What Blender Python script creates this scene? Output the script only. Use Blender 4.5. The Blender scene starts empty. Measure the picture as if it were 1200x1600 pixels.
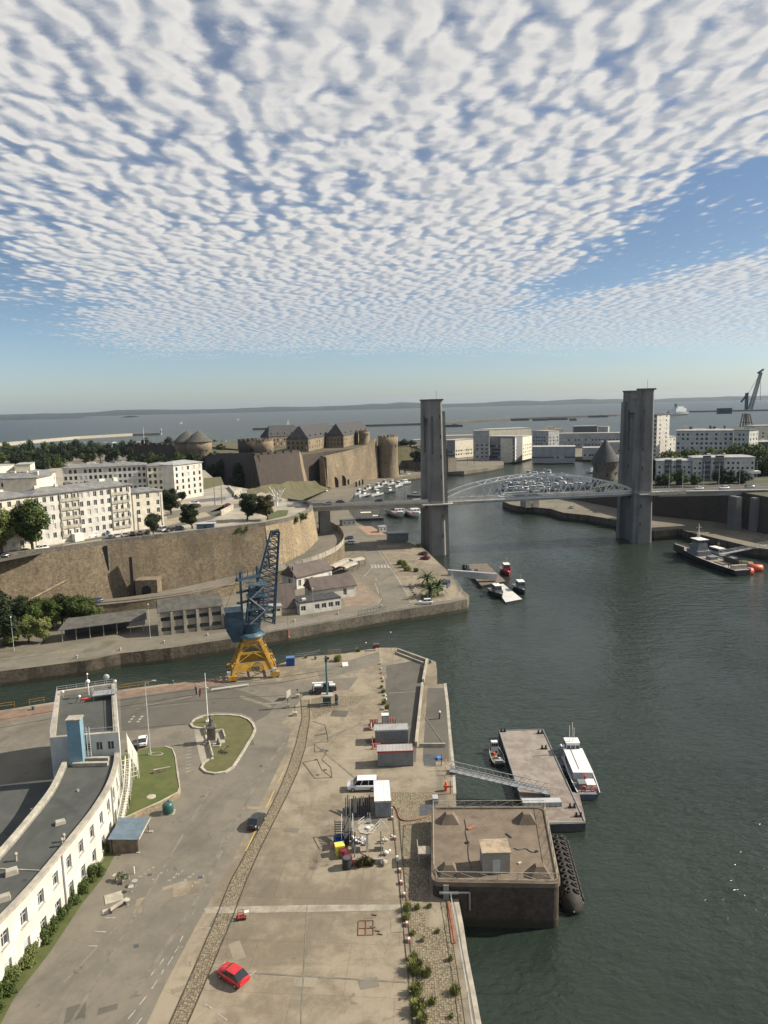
import bpy,bmesh,math,random
from mathutils import Vector,Matrix,noise as mnoise
R=math.radians
C=bpy.context.scene.collection
random.seed(7)
# camera
HAZE=0.000028;F=1130.0;PITCH=math.atan(170/F);ROLL=R(1.4);CAMH=66.0
cam_d=bpy.data.cameras.new('camera');cam=bpy.data.objects.new('camera',cam_d);C.objects.link(cam)
cam_d.sensor_fit='VERTICAL';cam_d.sensor_height=24;cam_d.lens=24*F/1600
cam_d.clip_start=0.5;cam_d.clip_end=60000
cam.matrix_world=Matrix.Translation((0,0,CAMH))@Matrix.Rotation(math.pi/2-PITCH,4,'X')@Matrix.Rotation(-ROLL,4,'Z')
bpy.context.scene.camera=cam
sc=bpy.context.scene
sc.view_settings.view_transform='Standard';sc.view_settings.look='None'
sc.view_settings.gamma=1;sc.view_settings.exposure=0.50
sc.cycles.volume_bounces=0
sc.cycles.max_bounces=6;sc.cycles.diffuse_bounces=2;sc.cycles.glossy_bounces=2
SUN_AZ=R(8);SUN_EL=R(37)
sdir=Vector((math.cos(SUN_EL)*math.cos(SUN_AZ),math.cos(SUN_EL)*math.sin(SUN_AZ),math.sin(SUN_EL)))
sun_d=bpy.data.lights.new('sun','SUN');sun_d.energy=5.0;sun_d.angle=R(0.5);sun_d.color=(1.0,0.91,0.77)
sun=bpy.data.objects.new('sun',sun_d);C.objects.link(sun)
sun.rotation_euler=sdir.to_track_quat('Z','Y').to_euler();sun.location=(0,0,300)
# node helper
class NT:
 def __init__(s,tree):s.t=tree;s.n=tree.nodes;s.l=tree.links
 def node(s,typ,**kw):
  n=s.n.new(typ)
  for k,v in kw.items():
   if k.startswith('i_'):
    key=k[2:];key=int(key)if key.isdigit()else key.replace('_',' ')
    n.inputs[key].default_value=v
   else:setattr(n,k,v)
  return n
 def val(s,x,sock):
  if isinstance(x,(int,float)):sock.default_value=x
  elif isinstance(x,(tuple,list)):
   sock.default_value=x if len(sock.default_value)==len(x)else tuple(x)+(1,)*(len(sock.default_value)-len(x))
  else:s.l.new(x,sock)
 def m(s,op,a,b=None,c=None,clamp=False):
  n=s.n.new('ShaderNodeMath');n.operation=op;n.use_clamp=clamp
  s.val(a,n.inputs[0])
  if b is not None:s.val(b,n.inputs[1])
  if c is not None:s.val(c,n.inputs[2])
  return n.outputs[0]
 def vm(s,op,a,b=None):
  n=s.n.new('ShaderNodeVectorMath');n.operation=op;s.val(a,n.inputs[0])
  if b is not None:s.val(b,n.inputs[3]if op=='SCALE' else n.inputs[1])
  return n.outputs[0]
 def mix(s,f,a,b,bt='MIX'):
  n=s.n.new('ShaderNodeMix');n.data_type='RGBA';n.blend_type=bt
  s.val(f,n.inputs[0]);s.val(a,n.inputs[6]);s.val(b,n.inputs[7]);return n.outputs[2]
 def ramp(s,f,lo,hi,a=0.0,b=1.0):
  n=s.n.new('ShaderNodeMapRange');n.interpolation_type='SMOOTHSTEP'
  s.val(f,n.inputs[0])
  for i,x in zip((1,2,3,4),(lo,hi,a,b)):s.val(x,n.inputs[i])
  return n.outputs[0]
 def noise(s,vec,scale,detail=3,rough=0.55,dist=0.0):
  n=s.n.new('ShaderNodeTexNoise');s.val(vec,n.inputs['Vector'])
  n.inputs['Scale'].default_value=scale;n.inputs['Detail'].default_value=detail
  n.inputs['Roughness'].default_value=rough;n.inputs['Distortion'].default_value=dist
  return n.outputs[0]
 def sep(s,v):
  n=s.n.new('ShaderNodeSeparateXYZ');s.val(v,n.inputs[0]);return n.outputs
 def comb(s,x,y,z):
  n=s.n.new('ShaderNodeCombineXYZ')
  for q,i in zip((x,y,z),range(3)):s.val(q,n.inputs[i])
  return n.outputs[0]
# sky: Nishita + a sheet of altocumulus
world=bpy.data.worlds.new('World');sc.world=world;world.use_nodes=True
W=NT(world.node_tree);W.n.clear()
sky=W.n.new('ShaderNodeTexSky');sky.sky_type='NISHITA';sky.sun_disc=False
sky.sun_elevation=SUN_EL;sky.sun_rotation=math.pi/2-SUN_AZ
sky.air_density=1.0;sky.dust_density=0.6;sky.ozone_density=1.3;sky.altitude=60
tc=W.n.new('ShaderNodeTexCoord')
d=W.vm('NORMALIZE',tc.outputs['Generated'])
dx,dy,dz=W.sep(d)
zc=W.m('MAXIMUM',dz,0.012)
px_,py_=W.m('DIVIDE',dx,zc),W.m('DIVIDE',dy,zc)
P=W.comb(px_,py_,0.0)
def cloud_density(P):
 big=W.noise(P, 0.75,3,0.55)
 warp=W.n.new('ShaderNodeTexNoise');W.val(P,warp.inputs['Vector']);warp.inputs['Scale'].default_value=2.6;warp.inputs['Detail'].default_value=2
 Pw=W.vm('ADD',P,W.vm('SCALE',W.vm('SUBTRACT',warp.outputs[1],(0.5,0.5,0.5)),0.13))
 dsum=W.m('MULTIPLY',W.m('SUBTRACT',big,0.5),0.9)
 for k,(sc_,rnd_,amp,mul)in enumerate(((7.2,0.95,0.52,(1.3,0.66,1.0)),(14.5,1.0,0.30,(1.2,0.66,1.0)))):
  vo=W.n.new('ShaderNodeTexVoronoi');vo.feature='SMOOTH_F1';vo.voronoi_dimensions='2D'
  W.val(W.vm('MULTIPLY',Pw,mul),vo.inputs['Vector']);vo.inputs['Scale'].default_value=sc_;vo.inputs['Smoothness'].default_value=0.6;vo.inputs['Randomness'].default_value=rnd_
  dsum=W.m('ADD',dsum,W.m('MULTIPLY',W.m('SUBTRACT',1.0,W.m('MULTIPLY',vo.outputs['Distance'],1.4)),amp))
 Pm=W.vm('MULTIPLY',Pw,(1.25,0.7,1.0));mid=W.noise(Pm,3.4,2,0.5);fine=W.noise(Pw,22.0,6,0.68)
 dsum=W.m('ADD',dsum,W.m('MULTIPLY',mid,0.5))
 return W.m('ADD',dsum,W.m('MULTIPLY',W.m('SUBTRACT',fine,0.5),0.42))
den=cloud_density(P)
den2=cloud_density(W.vm('ADD',P,(0.05,-0.02,0.0)))
edge=W.m('MULTIPLY',W.m('SUBTRACT',W.noise(P,1.3,6,0.68),0.5),3.0)
lx=W.m('ADD',W.m('ADD',px_,W.m('MULTIPLY',py_,0.31)),0.72)
left=W.ramp(W.m('ADD',lx,edge),-0.9,0.7)
gx=W.ramp(W.m('ADD',px_,W.m('MULTIPLY',edge,0.5)),1.15,1.8)
gl=W.m('ADD',W.m('MULTIPLY',W.m('SUBTRACT',px_,1.3),3.9),W.m('MULTIPLY',W.m('SUBTRACT',py_,9.4),1.56))
gl=W.ramp(W.m('ADD',gl,W.m('MULTIPLY',edge,1.5)),-3.0,1.4,1.0,0.0)
gap=W.m('MULTIPLY',W.m('MULTIPLY',gx,gl),W.ramp(W.m('SUBTRACT',py_,W.m('MULTIPLY',px_,0.0)),2.7,3.5))
q1=W.vm('LENGTH',W.vm('MULTIPLY',W.vm('SUBTRACT',P,(-0.5,3.9,0)),(1.3,0.75,1)))
n_=W.n.new('ShaderNodeVectorMath');n_.operation='LENGTH';W.l.new(W.vm('MULTIPLY',W.vm('SUBTRACT',P,(-0.45,3.7,0)),(1.2,0.8,1)),n_.inputs[0])
hole=W.ramp(n_.outputs[1],0.0,0.85,0.20,0.0)
n2_=W.n.new('ShaderNodeVectorMath');n2_.operation='LENGTH';W.l.new(W.vm('MULTIPLY',W.vm('SUBTRACT',P,(-1.35,2.9,0)),(1.0,0.8,1)),n2_.inputs[0])
hole2=W.ramp(n2_.outputs[1],0.0,1.0,0.12,0.0)
far=W.ramp(W.m('ADD',py_,W.m('ADD',W.m('MULTIPLY',edge,4.0),W.m('MULTIPLY',px_,-0.25))),9.5,19.0,1.0,0.0)
cover=W.m('MULTIPLY',W.m('MULTIPLY',left,W.m('SUBTRACT',1.0,gap)),far)
th=W.m('SUBTRACT',1.10,W.m('MULTIPLY',cover,0.80))
th=W.m('ADD',th,W.m('ADD',hole,hole2))
alpha=W.ramp(W.m('SUBTRACT',den,th),-0.28,0.30)
alpha=W.m('MAXIMUM',alpha,W.m('MULTIPLY',W.ramp(cover,0.2,1.0),W.ramp(W.m('SUBTRACT',den,th),-0.75,0.0,0.0,0.30)))
thick=W.ramp(W.m('SUBTRACT',den,th),0.20,0.80)
lit=W.ramp(W.m('SUBTRACT',den,den2),-0.30,0.26)
ccol=W.mix(lit,(5.2,5.5,6.0,1),(9.6,9.3,8.8,1))
ccol=W.mix(W.m('MULTIPLY',thick,0.38),ccol,(5.7,5.8,6.0,1))
lowf=W.ramp(dz,0.03,0.22)
hz=W.ramp(dz,0.0,0.20,1.0,0.0)
skyc=W.mix(1.0,sky.outputs[0],W.mix(hz,(0.84,0.90,1.0,1),(1.0,1.16,1.45,1)),'MULTIPLY')
ccol=W.mix(W.m('MULTIPLY',W.m('SUBTRACT',1.0,lowf),0.5),ccol,skyc)
col=W.mix(W.m('MULTIPLY',alpha,0.93),skyc,ccol)
bg=W.n.new('ShaderNodeBackground');W.l.new(col,bg.inputs[0]);bg.inputs[1].default_value=0.063
wo=W.n.new('ShaderNodeOutputWorld');W.l.new(bg.outputs[0],wo.inputs[0])
world.cycles.sampling_method='MANUAL';world.cycles.sample_map_resolution=512
# picture point -> place (heights are real heights)
def ray(u,v):
 x=(u-600)/F;y=-(v-800)/F
 c,s=math.cos(ROLL),math.sin(ROLL);x,y=c*x+s*y,-s*x+c*y
 cp,sp=math.cos(PITCH),math.sin(PITCH)
 return Vector((x,cp+sp*y,-sp+cp*y))
def at(u,v,z=0.0):
 r=ray(u,v);t=(z-CAMH)/r.z;return Vector((r.x*t,r.y*t,z))
def atY(u,v,Y):
 r=ray(u,v);t=Y/r.y;return Vector((r.x*t,Y,CAMH+r.z*t))
def topz(u,v,Y):return atY(u,v,Y).z
def pts(l,z):return[at(u,v,z)for u,v in l]
# mesh builder
class MB:
 def __init__(s):s.v=[];s.f=[];s.m=[];s.sm=[]
 def face(s,ps,m=0,sm=False):
  i=len(s.v);s.v+=[tuple(p)for p in ps];s.f.append(tuple(range(i,i+len(ps))));s.m.append(m);s.sm.append(sm)
 def grid(s,rows,m=0,sm=False,close=False):
  i=len(s.v);n=len(rows[0])
  for r in rows:s.v+=[tuple(p)for p in r]
  for a in range(len(rows)-1):
   for b in range(n if close else n-1):
    c=(b+1)%n
    s.f.append((i+a*n+b,i+a*n+c,i+(a+1)*n+c,i+(a+1)*n+b));s.m.append(m);s.sm.append(sm)
 def box(s,x0,x1,y0,y1,z0,z1,m=0,M=None):
  p=[Vector((x,y,z))for z in(z0,z1)for x,y in((x0,y0),(x1,y0),(x1,y1),(x0,y1))]
  if M is not None:p=[M@q for q in p]
  i=len(s.v);s.v+=[tuple(q)for q in p]
  for f in((0,3,2,1),(4,5,6,7),(0,1,5,4),(1,2,6,5),(2,3,7,6),(3,0,4,7)):
   s.f.append(tuple(i+k for k in f));s.m.append(m);s.sm.append(False)
 def cbox(s,c,sz,m=0,rz=0.0,taper=1.0):
  M=Matrix.Translation(c)@Matrix.Rotation(rz,4,'Z');a,b,h=sz[0]/2,sz[1]/2,sz[2]
  p=[M@Vector(q)for q in((-a,-b,0),(a,-b,0),(a,b,0),(-a,b,0),(-a*taper,-b*taper,h),(a*taper,-b*taper,h),(a*taper,b*taper,h),(-a*taper,b*taper,h))]
  i=len(s.v);s.v+=[tuple(q)for q in p]
  for f in((0,3,2,1),(4,5,6,7),(0,1,5,4),(1,2,6,5),(2,3,7,6),(3,0,4,7)):
   s.f.append(tuple(i+k for k in f));s.m.append(m);s.sm.append(False)
 def prism(s,poly,z0,z1,m=0,mt=None,top=True,bottom=False,poly2=None):
  poly=[(p[0],p[1])for p in poly]
  ar=sum(poly[i][0]*poly[(i+1)%len(poly)][1]-poly[(i+1)%len(poly)][0]*poly[i][1]for i in range(len(poly)))
  p2=[(p[0],p[1])for p in poly2]if poly2 else poly
  if ar<0:poly=poly[::-1];p2=p2[::-1]
  n=len(poly);za=z0 if isinstance(z0,(list,tuple))else[z0]*n;zb=z1 if isinstance(z1,(list,tuple))else[z1]*n
  if ar<0:za=list(za)[::-1];zb=list(zb)[::-1]
  for i in range(n):
   j=(i+1)%n
   s.face([(*poly[i],za[i]),(*poly[j],za[j]),(*p2[j],zb[j]),(*p2[i],zb[i])],m)
  if top:s.face([(*p2[i],zb[i])for i in range(n)],m if mt is None else mt)
  if bottom:s.face([(*poly[i],za[i])for i in range(n)][::-1],m)
 def tube(s,a,b,r,n=6,m=0,r2=None,caps=True,sm=True):
  a,b=Vector(a),Vector(b);d=(b-a)
  if d.length<1e-6:return
  q=d.to_track_quat('Z','Y');r2=r if r2 is None else r2
  ra=[a+q@Vector((r*math.cos(2*math.pi*k/n+math.pi/n),r*math.sin(2*math.pi*k/n+math.pi/n),0))for k in range(n)]
  rb=[b+q@Vector((r2*math.cos(2*math.pi*k/n+math.pi/n),r2*math.sin(2*math.pi*k/n+math.pi/n),0))for k in range(n)]
  s.grid([ra,rb],m,sm and n>4,True)
  if caps:s.face(ra[::-1],m);s.face(rb,m)
 def path(s,ps,r,n=6,m=0):
  for a,b in zip(ps[:-1],ps[1:]):s.tube(a,b,r,n,m)
 def lathe(s,prof,c=(0,0,0),n=16,m=0,cap=True,a0=0.0,a1=2*math.pi):
  c=Vector(c);full=abs(a1-a0-2*math.pi)<1e-4
  k=n if full else n+1
  rows=[[c+Vector((r*math.cos(a0+(a1-a0)*i/n),r*math.sin(a0+(a1-a0)*i/n),z))for i in range(k)]for r,z in prof]
  s.grid(rows,m,True,full)
  if cap and prof[-1][0]>1e-3:s.face(rows[-1],m)
  if cap and prof[0][0]>1e-3:s.face(rows[0][::-1],m)
 def ball(s,c,r,n=8,m=0,sq=(1,1,1)):
  rows=[]
  for a in range(n//2+1):
   t=math.pi*a/(n//2)
   rows.append([(c[0]+r*sq[0]*math.sin(t)*math.cos(2*math.pi*k/n),c[1]+r*sq[1]*math.sin(t)*math.sin(2*math.pi*k/n),c[2]-r*sq[2]*math.cos(t))for k in range(n)])
  s.grid(rows,m,True,True)
 def torus(s,c,R1,r,q=None,n=14,k=6,m=0):
  q=q or Matrix.Identity(3);c=Vector(c);rows=[]
  for i in range(n+1):
   a=2*math.pi*i/n
   rows.append([c+q@Vector(((R1+r*math.cos(2*math.pi*j/k))*math.cos(a),(R1+r*math.cos(2*math.pi*j/k))*math.sin(a),r*math.sin(2*math.pi*j/k)))for j in range(k)])
  s.grid(rows,m,True,True)
 def mesh(s,name,mats,M=None):
  me=bpy.data.meshes.new(name)
  v=s.v if M is None else[tuple(M@Vector(p))for p in s.v]
  me.from_pydata(v,[],s.f)
  mats=mats if isinstance(mats,(list,tuple))else[mats]
  for mm in mats:me.materials.append(mm)
  me.polygons.foreach_set('material_index',[min(k,len(mats)-1)for k in s.m])
  me.polygons.foreach_set('use_smooth',s.sm);me.update();return me
 def build(s,name,mats,parent=None,label=None):
  o=bpy.data.objects.new(name,s.mesh(name,mats));C.objects.link(o)
  if parent is not None:o.parent=parent
  if label:o['label']=label
  return o
def tag(o,label,cat,group=None):
 o['label']=label;o['category']=cat
 if group:o['group']=group
 return o
def thing(name,label,cat,loc=(0,0, 0),rz=0.0,group=None):
 o=bpy.data.objects.new(name,None);C.objects.link(o);o.location=loc;o.rotation_euler=(0,0,rz)
 o.empty_display_size=0.5
 return tag(o,label,cat,group)
def inst(me,name,parent,loc=(0,0,0),rot=(0,0,0),sc=(1,1,1)):
 o=bpy.data.objects.new(name,me);C.objects.link(o);o.parent=parent;o.location=loc;o.rotation_euler=rot;o.scale=sc;return o
def kind(o,k='structure'):o['kind']=k;return o
def dup(root,loc=None,rz=None,label=None,group=None,sc_=None):
 r=root.copy();C.objects.link(r)
 if loc is not None:r.location=loc
 if rz is not None:r.rotation_euler=(0,0,rz)
 if sc_ is not None:r.scale=(sc_,sc_,sc_)if isinstance(sc_,(int,float))else sc_
 if label:r['label']=label
 if group:r['group']=group
 for ch in list(root.children):
  c=ch.copy();C.objects.link(c);c.parent=r
  for g in list(ch.children):
   e=g.copy();C.objects.link(e);e.parent=c
 return r
def frame(a,b):
 """angle of the line a->b seen from above"""
 return math.atan2(b[1]-a[1],b[0]-a[0])
# materials
def mat(name,col,rough=0.85,var=0.18,scale=0.6,col2=None,bump=0.0,bscale=4.0,metal=0.0,stain=0.0,spec=0.5,vert=False,fine=0.0,coat=0.0):
 m=bpy.data.materials.new(name);m.use_nodes=True;t=NT(m.node_tree);b=t.n['Principled BSDF']
 b.inputs['Roughness'].default_value=rough;b.inputs['Metallic'].default_value=metal
 b.inputs['Specular IOR Level'].default_value=spec;b.inputs['Coat Weight'].default_value=coat
 g=t.n.new('ShaderNodeNewGeometry');pos=g.outputs['Position']
 c=tuple(col)+(1,);c2=tuple(col2)+(1,)if col2 else tuple(x*(1-var)for x in col)+(1,)
 c1=c if col2 else tuple(min(1,x*(1+var*0.6))for x in col)+(1,)
 f=t.ramp(t.noise(pos,scale,5,0.62),0.36,0.64)
 out=t.mix(f,c1,c2)
 if fine:
  f2=t.noise(pos,scale*9,3,0.7);out=t.mix(fine,out,t.mix(f2,tuple(x*0.35 for x in col)+(1,),tuple(min(1,x*1.7)for x in col)+(1,)))
 if stain:
  vv=t.vm('MULTIPLY',pos,(1,1,0.12 if vert else 1.0));f3=t.ramp(t.noise(vv,scale*2.6,4,0.7),0.52,0.78)
  out=t.mix(t.m('MULTIPLY',f3,stain),out,tuple(x*0.32 for x in col)+(1,))
 t.l.new(out,b.inputs['Base Color'])
 if bump:
  bn=t.n.new('ShaderNodeBump');bn.inputs['Strength'].default_value=min(1,bump);bn.inputs['Distance'].default_value=bump*0.3
  t.l.new(t.noise(pos,bscale,4,0.6),bn.inputs['Height']);t.l.new(bn.outputs[0],b.inputs['Normal'])
 return m
def masonry(name,col,mortar,bw=0.7,bh=0.32,var=0.35,bump=0.4,stain=0.5,scale=0.25,moss=None,dark=(0.05,0.045,0.035),tide=False):
 m=bpy.data.materials.new(name);m.use_nodes=True;t=NT(m.node_tree);b=t.n['Principled BSDF'];b.inputs['Roughness'].default_value=0.92
 g=t.n.new('ShaderNodeNewGeometry');pos=g.outputs['Position'];x,y,z=t.sep(pos);nx,ny,nz=t.sep(g.outputs['Normal'])
 use_x=t.m('GREATER_THAN',t.m('ABSOLUTE',ny),t.m('ABSOLUTE',nx))
 along=t.m('ADD',t.m('MULTIPLY',x,use_x),t.m('MULTIPLY',y,t.m('SUBTRACT',1.0,use_x)))
 br=t.n.new('ShaderNodeTexBrick');t.l.new(t.comb(along,z,0.0),br.inputs['Vector'])
 br.inputs['Color1'].default_value=tuple(c*(1+var*.5)for c in col)+(1,);br.inputs['Color2'].default_value=tuple(c*(1-var)for c in col)+(1,)
 br.inputs['Mortar'].default_value=tuple(mortar)+(1,);br.inputs['Scale'].default_value=1.0
 br.inputs['Brick Width'].default_value=bw;br.inputs['Row Height'].default_value=bh;br.inputs['Mortar Size'].default_value=0.03
 out=br.outputs[0]
 out=t.mix(0.62,out,t.mix(t.ramp(t.noise(pos,1.3,6,.75),.3,.7),tuple(c*.38 for c in col)+(1,),tuple(min(1,c*1.6)for c in col)+(1,)))
 sk=t.ramp(t.noise(t.vm('MULTIPLY',pos,(1,1,.07)),.7,5,.7),.48,.72);out=t.mix(t.m('MULTIPLY',sk,.5),out,tuple(c*.4 for c in col)+(1,))
 f=t.ramp(t.noise(t.vm('MULTIPLY',pos,(1,1,.35)),scale,5,.65),.44,.68)
 out=t.mix(t.m('MULTIPLY',f,stain),out,tuple(dark)+(1,))
 f4=t.ramp(t.noise(pos,scale*2.7,4,.65),.55,.7);out=t.mix(t.m('MULTIPLY',f4,.45),out,tuple(min(1,c*1.6)for c in col)+(1,))
 if moss:
  f5=t.ramp(t.noise(pos,scale*1.7,5,.7),.58,.72);out=t.mix(t.m('MULTIPLY',f5,.6),out,tuple(moss)+(1,))
 t.l.new(out,b.inputs['Base Color'])
 if tide:
  zz=t.m('ADD',z,t.m('MULTIPLY',t.noise(pos,.6,4,.7),1.4));out=t.mix(t.ramp(zz,1.5,2.1,.85,0.0),out,(.028,.030,.016,1))
 t.l.new(out,b.inputs['Base Color'])
 bn=t.n.new('ShaderNodeBump');bn.inputs['Strength'].default_value=.8;bn.inputs['Distance'].default_value=bump*.3
 t.l.new(t.m('ADD',t.m('MULTIPLY',br.outputs[1],-.5),t.noise(pos,3.0,4,.7)),bn.inputs['Height']);t.l.new(bn.outputs[0],b.inputs['Normal'])
 return m
M={}
M['white']=mat('white_paint',(.72,.70,.64),.6,.1,1.0)
M['cream']=mat('cream_render',(.66,.61,.49),.85,.14,.5,stain=.18,vert=True)
M['facade']=mat('white_render',(.58,.56,.50),.85,.14,.4,stain=.30,vert=True,fine=.05)
M['facade2']=mat('off_white_render',(.52,.52,.49),.85,.12,.4,stain=.25,vert=True)
M['glass']=mat('window_glass',(.035,.045,.055),.15,.5,.35,spec=.6)
M['wframe']=mat('window_frame_white',(.62,.62,.60),.5,.05,1)
M['shutter']=mat('closed_shutter',(.45,.45,.43),.7,.1,1)
M['zinc']=mat('zinc_roof',(.19,.19,.185),.6,.25,.5,stain=.35)
M['zincl']=mat('pale_roof',(.34,.34,.33),.6,.15,.4,stain=.25)
M['slate']=mat('slate_roof',(.062,.062,.064),.75,.3,.8,fine=.3,spec=.2)
M['slateold']=mat('weathered_slate_roof',(.10,.096,.086),.85,.35,.5,fine=.35,stain=.3,spec=.2)
M['tile']=mat('brown_roof',(.10,.078,.068),.8,.25,.4,fine=.25,stain=.3)
M['conc']=mat('concrete',(.30,.27,.225),.9,.22,.25,stain=.45,bump=.05,fine=.15)
M['concl']=mat('pale_concrete',(.36,.33,.27),.9,.25,.5,stain=.45,fine=.15)
M['conct']=mat('tower_concrete',(.185,.18,.17),.9,.22,.09,stain=.6,vert=True,fine=.12)
M['dgrey']=mat('dark_grey',(.07,.075,.08),.6,.2,1)
M['grey']=mat('mid_grey',(.18,.19,.20),.6,.15,1)
M['lgrey']=mat('light_grey_paint',(.40,.41,.42),.5,.12,1)
M['steel']=mat('galvanised_steel',(.42,.43,.43),.45,.15,1,metal=.5)
M['black']=mat('black',(.018,.018,.02),.5,.3,1)
M['rubber']=mat('black_rubber',(.03,.027,.024),.8,.4,2,fine=.3)
M['red']=mat('red_paint',(.45,.03,.025),.4,.15,1)
M['orange']=mat('orange_red_paint',(.62,.11,.05),.45,.15,1)
M['blue']=mat('blue_paint',(.02,.08,.32),.5,.2,1)
M['yellow']=mat('yellow_plastic',(.70,.62,.10),.5,.1,1)
M['cyel']=mat('ochre_crane_paint',(.44,.25,.035),.55,.25,.8,stain=.3,fine=.1)
M['cblue']=mat('blue_crane_paint',(.018,.05,.085),.5,.3,.8,stain=.2)
M['cblue2']=mat('pale_blue_crane_paint',(.06,.115,.155),.5,.3,.8,stain=.35)
M['wood']=mat('grey_wood',(.15,.12,.09),.85,.3,1)
M['rust']=mat('rusty_steel',(.22,.09,.05),.85,.4,.7,col2=(.30,.15,.10),fine=.2)
M['carw']=mat('white_car_paint',(.72,.72,.71),.25,.03,1,coat=.6)
M['carb']=mat('black_car_paint',(.012,.012,.015),.2,.1,1,coat=.8)
M['carr']=mat('red_car_paint',(.55,.015,.02),.22,.05,1,coat=.8)
M['carg']=mat('silver_car_paint',(.33,.34,.36),.3,.05,1,coat=.6,metal=.3)
M['carn']=mat('dark_blue_car_paint',(.03,.05,.10),.25,.05,1,coat=.6)
M['card']=mat('dark_red_car_paint',(.16,.015,.025),.25,.05,1,coat=.6)
M['cglass']=mat('car_glass',(.02,.025,.03),.08,.1,1,spec=.7)
M['pale']=mat('pale_stone',(.40,.37,.30),.9,.25,.8,stain=.4)
# setting: water, land
def water_mat():
 m=bpy.data.materials.new('harbour_water');m.use_nodes=True;t=NT(m.node_tree);b=t.n['Principled BSDF']
 g=t.n.new('ShaderNodeNewGeometry');pos=g.outputs['Position']
 f=t.ramp(t.noise(pos,.012,4,.6),.35,.65)
 t.l.new(t.mix(f,(.017,.026,.020,1),(.027,.038,.031,1)),b.inputs['Base Color'])
 b.inputs['Roughness'].default_value=.10;b.inputs['IOR'].default_value=1.333
 cd=t.n.new('ShaderNodeCameraData');x,y,z=t.sep(pos)
 dist=t.m('SQRT',t.m('ADD',t.m('MULTIPLY',x,x),t.m('MULTIPLY',y,y)))
 patch=t.ramp(t.noise(t.vm('MULTIPLY',pos,(1,.45,1)),.02,4,.6),.35,.68,.35,1.0)
 pr=t.vm('MULTIPLY',pos,(.8,1.25,1))
 h1=t.noise(pr,.95,3,.55,.5);h2=t.noise(pr,.28,3,.5,.3)
 hh=t.m('ADD',t.m('MULTIPLY',h1,.35),t.m('MULTIPLY',h2,.65))
 bn=t.n.new('ShaderNodeBump');bn.inputs['Strength'].default_value=1.0
 t.l.new(t.m('MULTIPLY',patch,t.ramp(dist,60,900,1.05,1.5)),bn.inputs['Distance'])
 t.l.new(hh,bn.inputs['Height']);t.l.new(bn.outputs[0],b.inputs['Normal'])
 t.l.new(t.ramp(dist,80,1500,.13,.34),b.inputs['Roughness'])
 return m
M['water']=water_mat()
mb=MB();mb.face([(-12000,-800,0),(12000,-800,0),(12000,14000,0),(-12000,14000,0)])
kind(mb.build('water',M['water']))
def ground_mat(name,base,lite,dark,slab=True,ang=0.0,rough=.92):
 m=bpy.data.materials.new(name);m.use_nodes=True;t=NT(m.node_tree);b=t.n['Principled BSDF'];b.inputs['Roughness'].default_value=rough
 g=t.n.new('ShaderNodeNewGeometry');pos=g.outputs['Position']
 mp=t.n.new('ShaderNodeMapping');t.l.new(pos,mp.inputs[0]);mp.inputs['Rotation'].default_value=(0,0,ang);p=mp.outputs[0]
 a=t.ramp(t.m('ADD',t.m('MULTIPLY',t.noise(p,.055,6,.62,.4),.55),t.m('MULTIPLY',t.noise(p,.35,6,.7,.3),.45)),.40,.60);out=t.mix(a,base+(1,),lite+(1,))
 w=t.ramp(t.noise(t.vm('MULTIPLY',p,(1.0,.3,1)),.16,6,.66,.6),.50,.72);out=t.mix(t.m('MULTIPLY',w,.75),out,dark+(1,))
 w2=t.ramp(t.noise(t.vm('MULTIPLY',p,(.5,1.6,1)),.11,6,.7,1.2),.55,.70);out=t.mix(t.m('MULTIPLY',w2,.5),out,tuple(min(1,c*1.15)for c in lite)+(1,))
 fn=t.noise(p,2.6,5,.75);out=t.mix(.26,out,t.mix(fn,tuple(c*.45 for c in base)+(1,),tuple(c*1.55 for c in base)+(1,)))
 ob=t.ramp(t.noise(p,.42,3,.55,.8),.66,.74);out=t.mix(t.m('MULTIPLY',ob,.55),out,tuple(c*.38 for c in base)+(1,))
 if slab:
  br=t.n.new('ShaderNodeTexBrick');t.l.new(p,br.inputs['Vector']);br.inputs['Scale'].default_value=1
  br.inputs['Brick Width'].default_value=11;br.inputs['Row Height'].default_value=7.5;br.inputs['Mortar Size'].default_value=.05;br.inputs['Mortar Smooth'].default_value=.4
  br.inputs['Color1'].default_value=(.94,.95,.95,1);br.inputs['Color2'].default_value=(1.04,1.02,1.0,1);br.inputs['Mortar'].default_value=(.72,.7,.68,1)
  out=t.mix(.8,out,t.mix(1.0,out,br.outputs[0],'MULTIPLY'))
 vo=t.n.new('ShaderNodeTexVoronoi');vo.feature='DISTANCE_TO_EDGE';t.l.new(p,vo.inputs['Vector']);vo.inputs['Scale'].default_value=.12
 ck=t.ramp(vo.outputs[0],.0,.005,1,0);ck=t.m('MULTIPLY',ck,t.ramp(t.noise(p,.09,2,.5),.45,.6));out=t.mix(t.m('MULTIPLY',ck,.4),out,tuple(c*.5 for c in base)+(1,))
 t.l.new(out,b.inputs['Base Color'])
 bn=t.n.new('ShaderNodeBump');bn.inputs['Strength'].default_value=.35;bn.inputs['Distance'].default_value=.05
 t.l.new(fn,bn.inputs['Height']);t.l.new(bn.outputs[0],b.inputs['Normal']);return m
M['quay']=ground_mat('quay_concrete',(.165,.138,.099),(.320,.274,.200),(.098,.083,.062),True,.08)
M['asph']=ground_mat('worn_asphalt',(.135,.122,.097),(.195,.172,.135),(.084,.077,.065),False,.4)
M['asphd']=ground_mat('dark_asphalt',(.085,.079,.066),(.115,.104,.085),(.058,.054,.047),False,.4)
M['land']=ground_mat('city_ground',(.125,.112,.082),(.19,.168,.125),(.075,.075,.045),False,.2)
M['plaza']=mat('pale_paving',(.31,.28,.22),.9,.25,.12,fine=.15,stain=.4)
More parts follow.
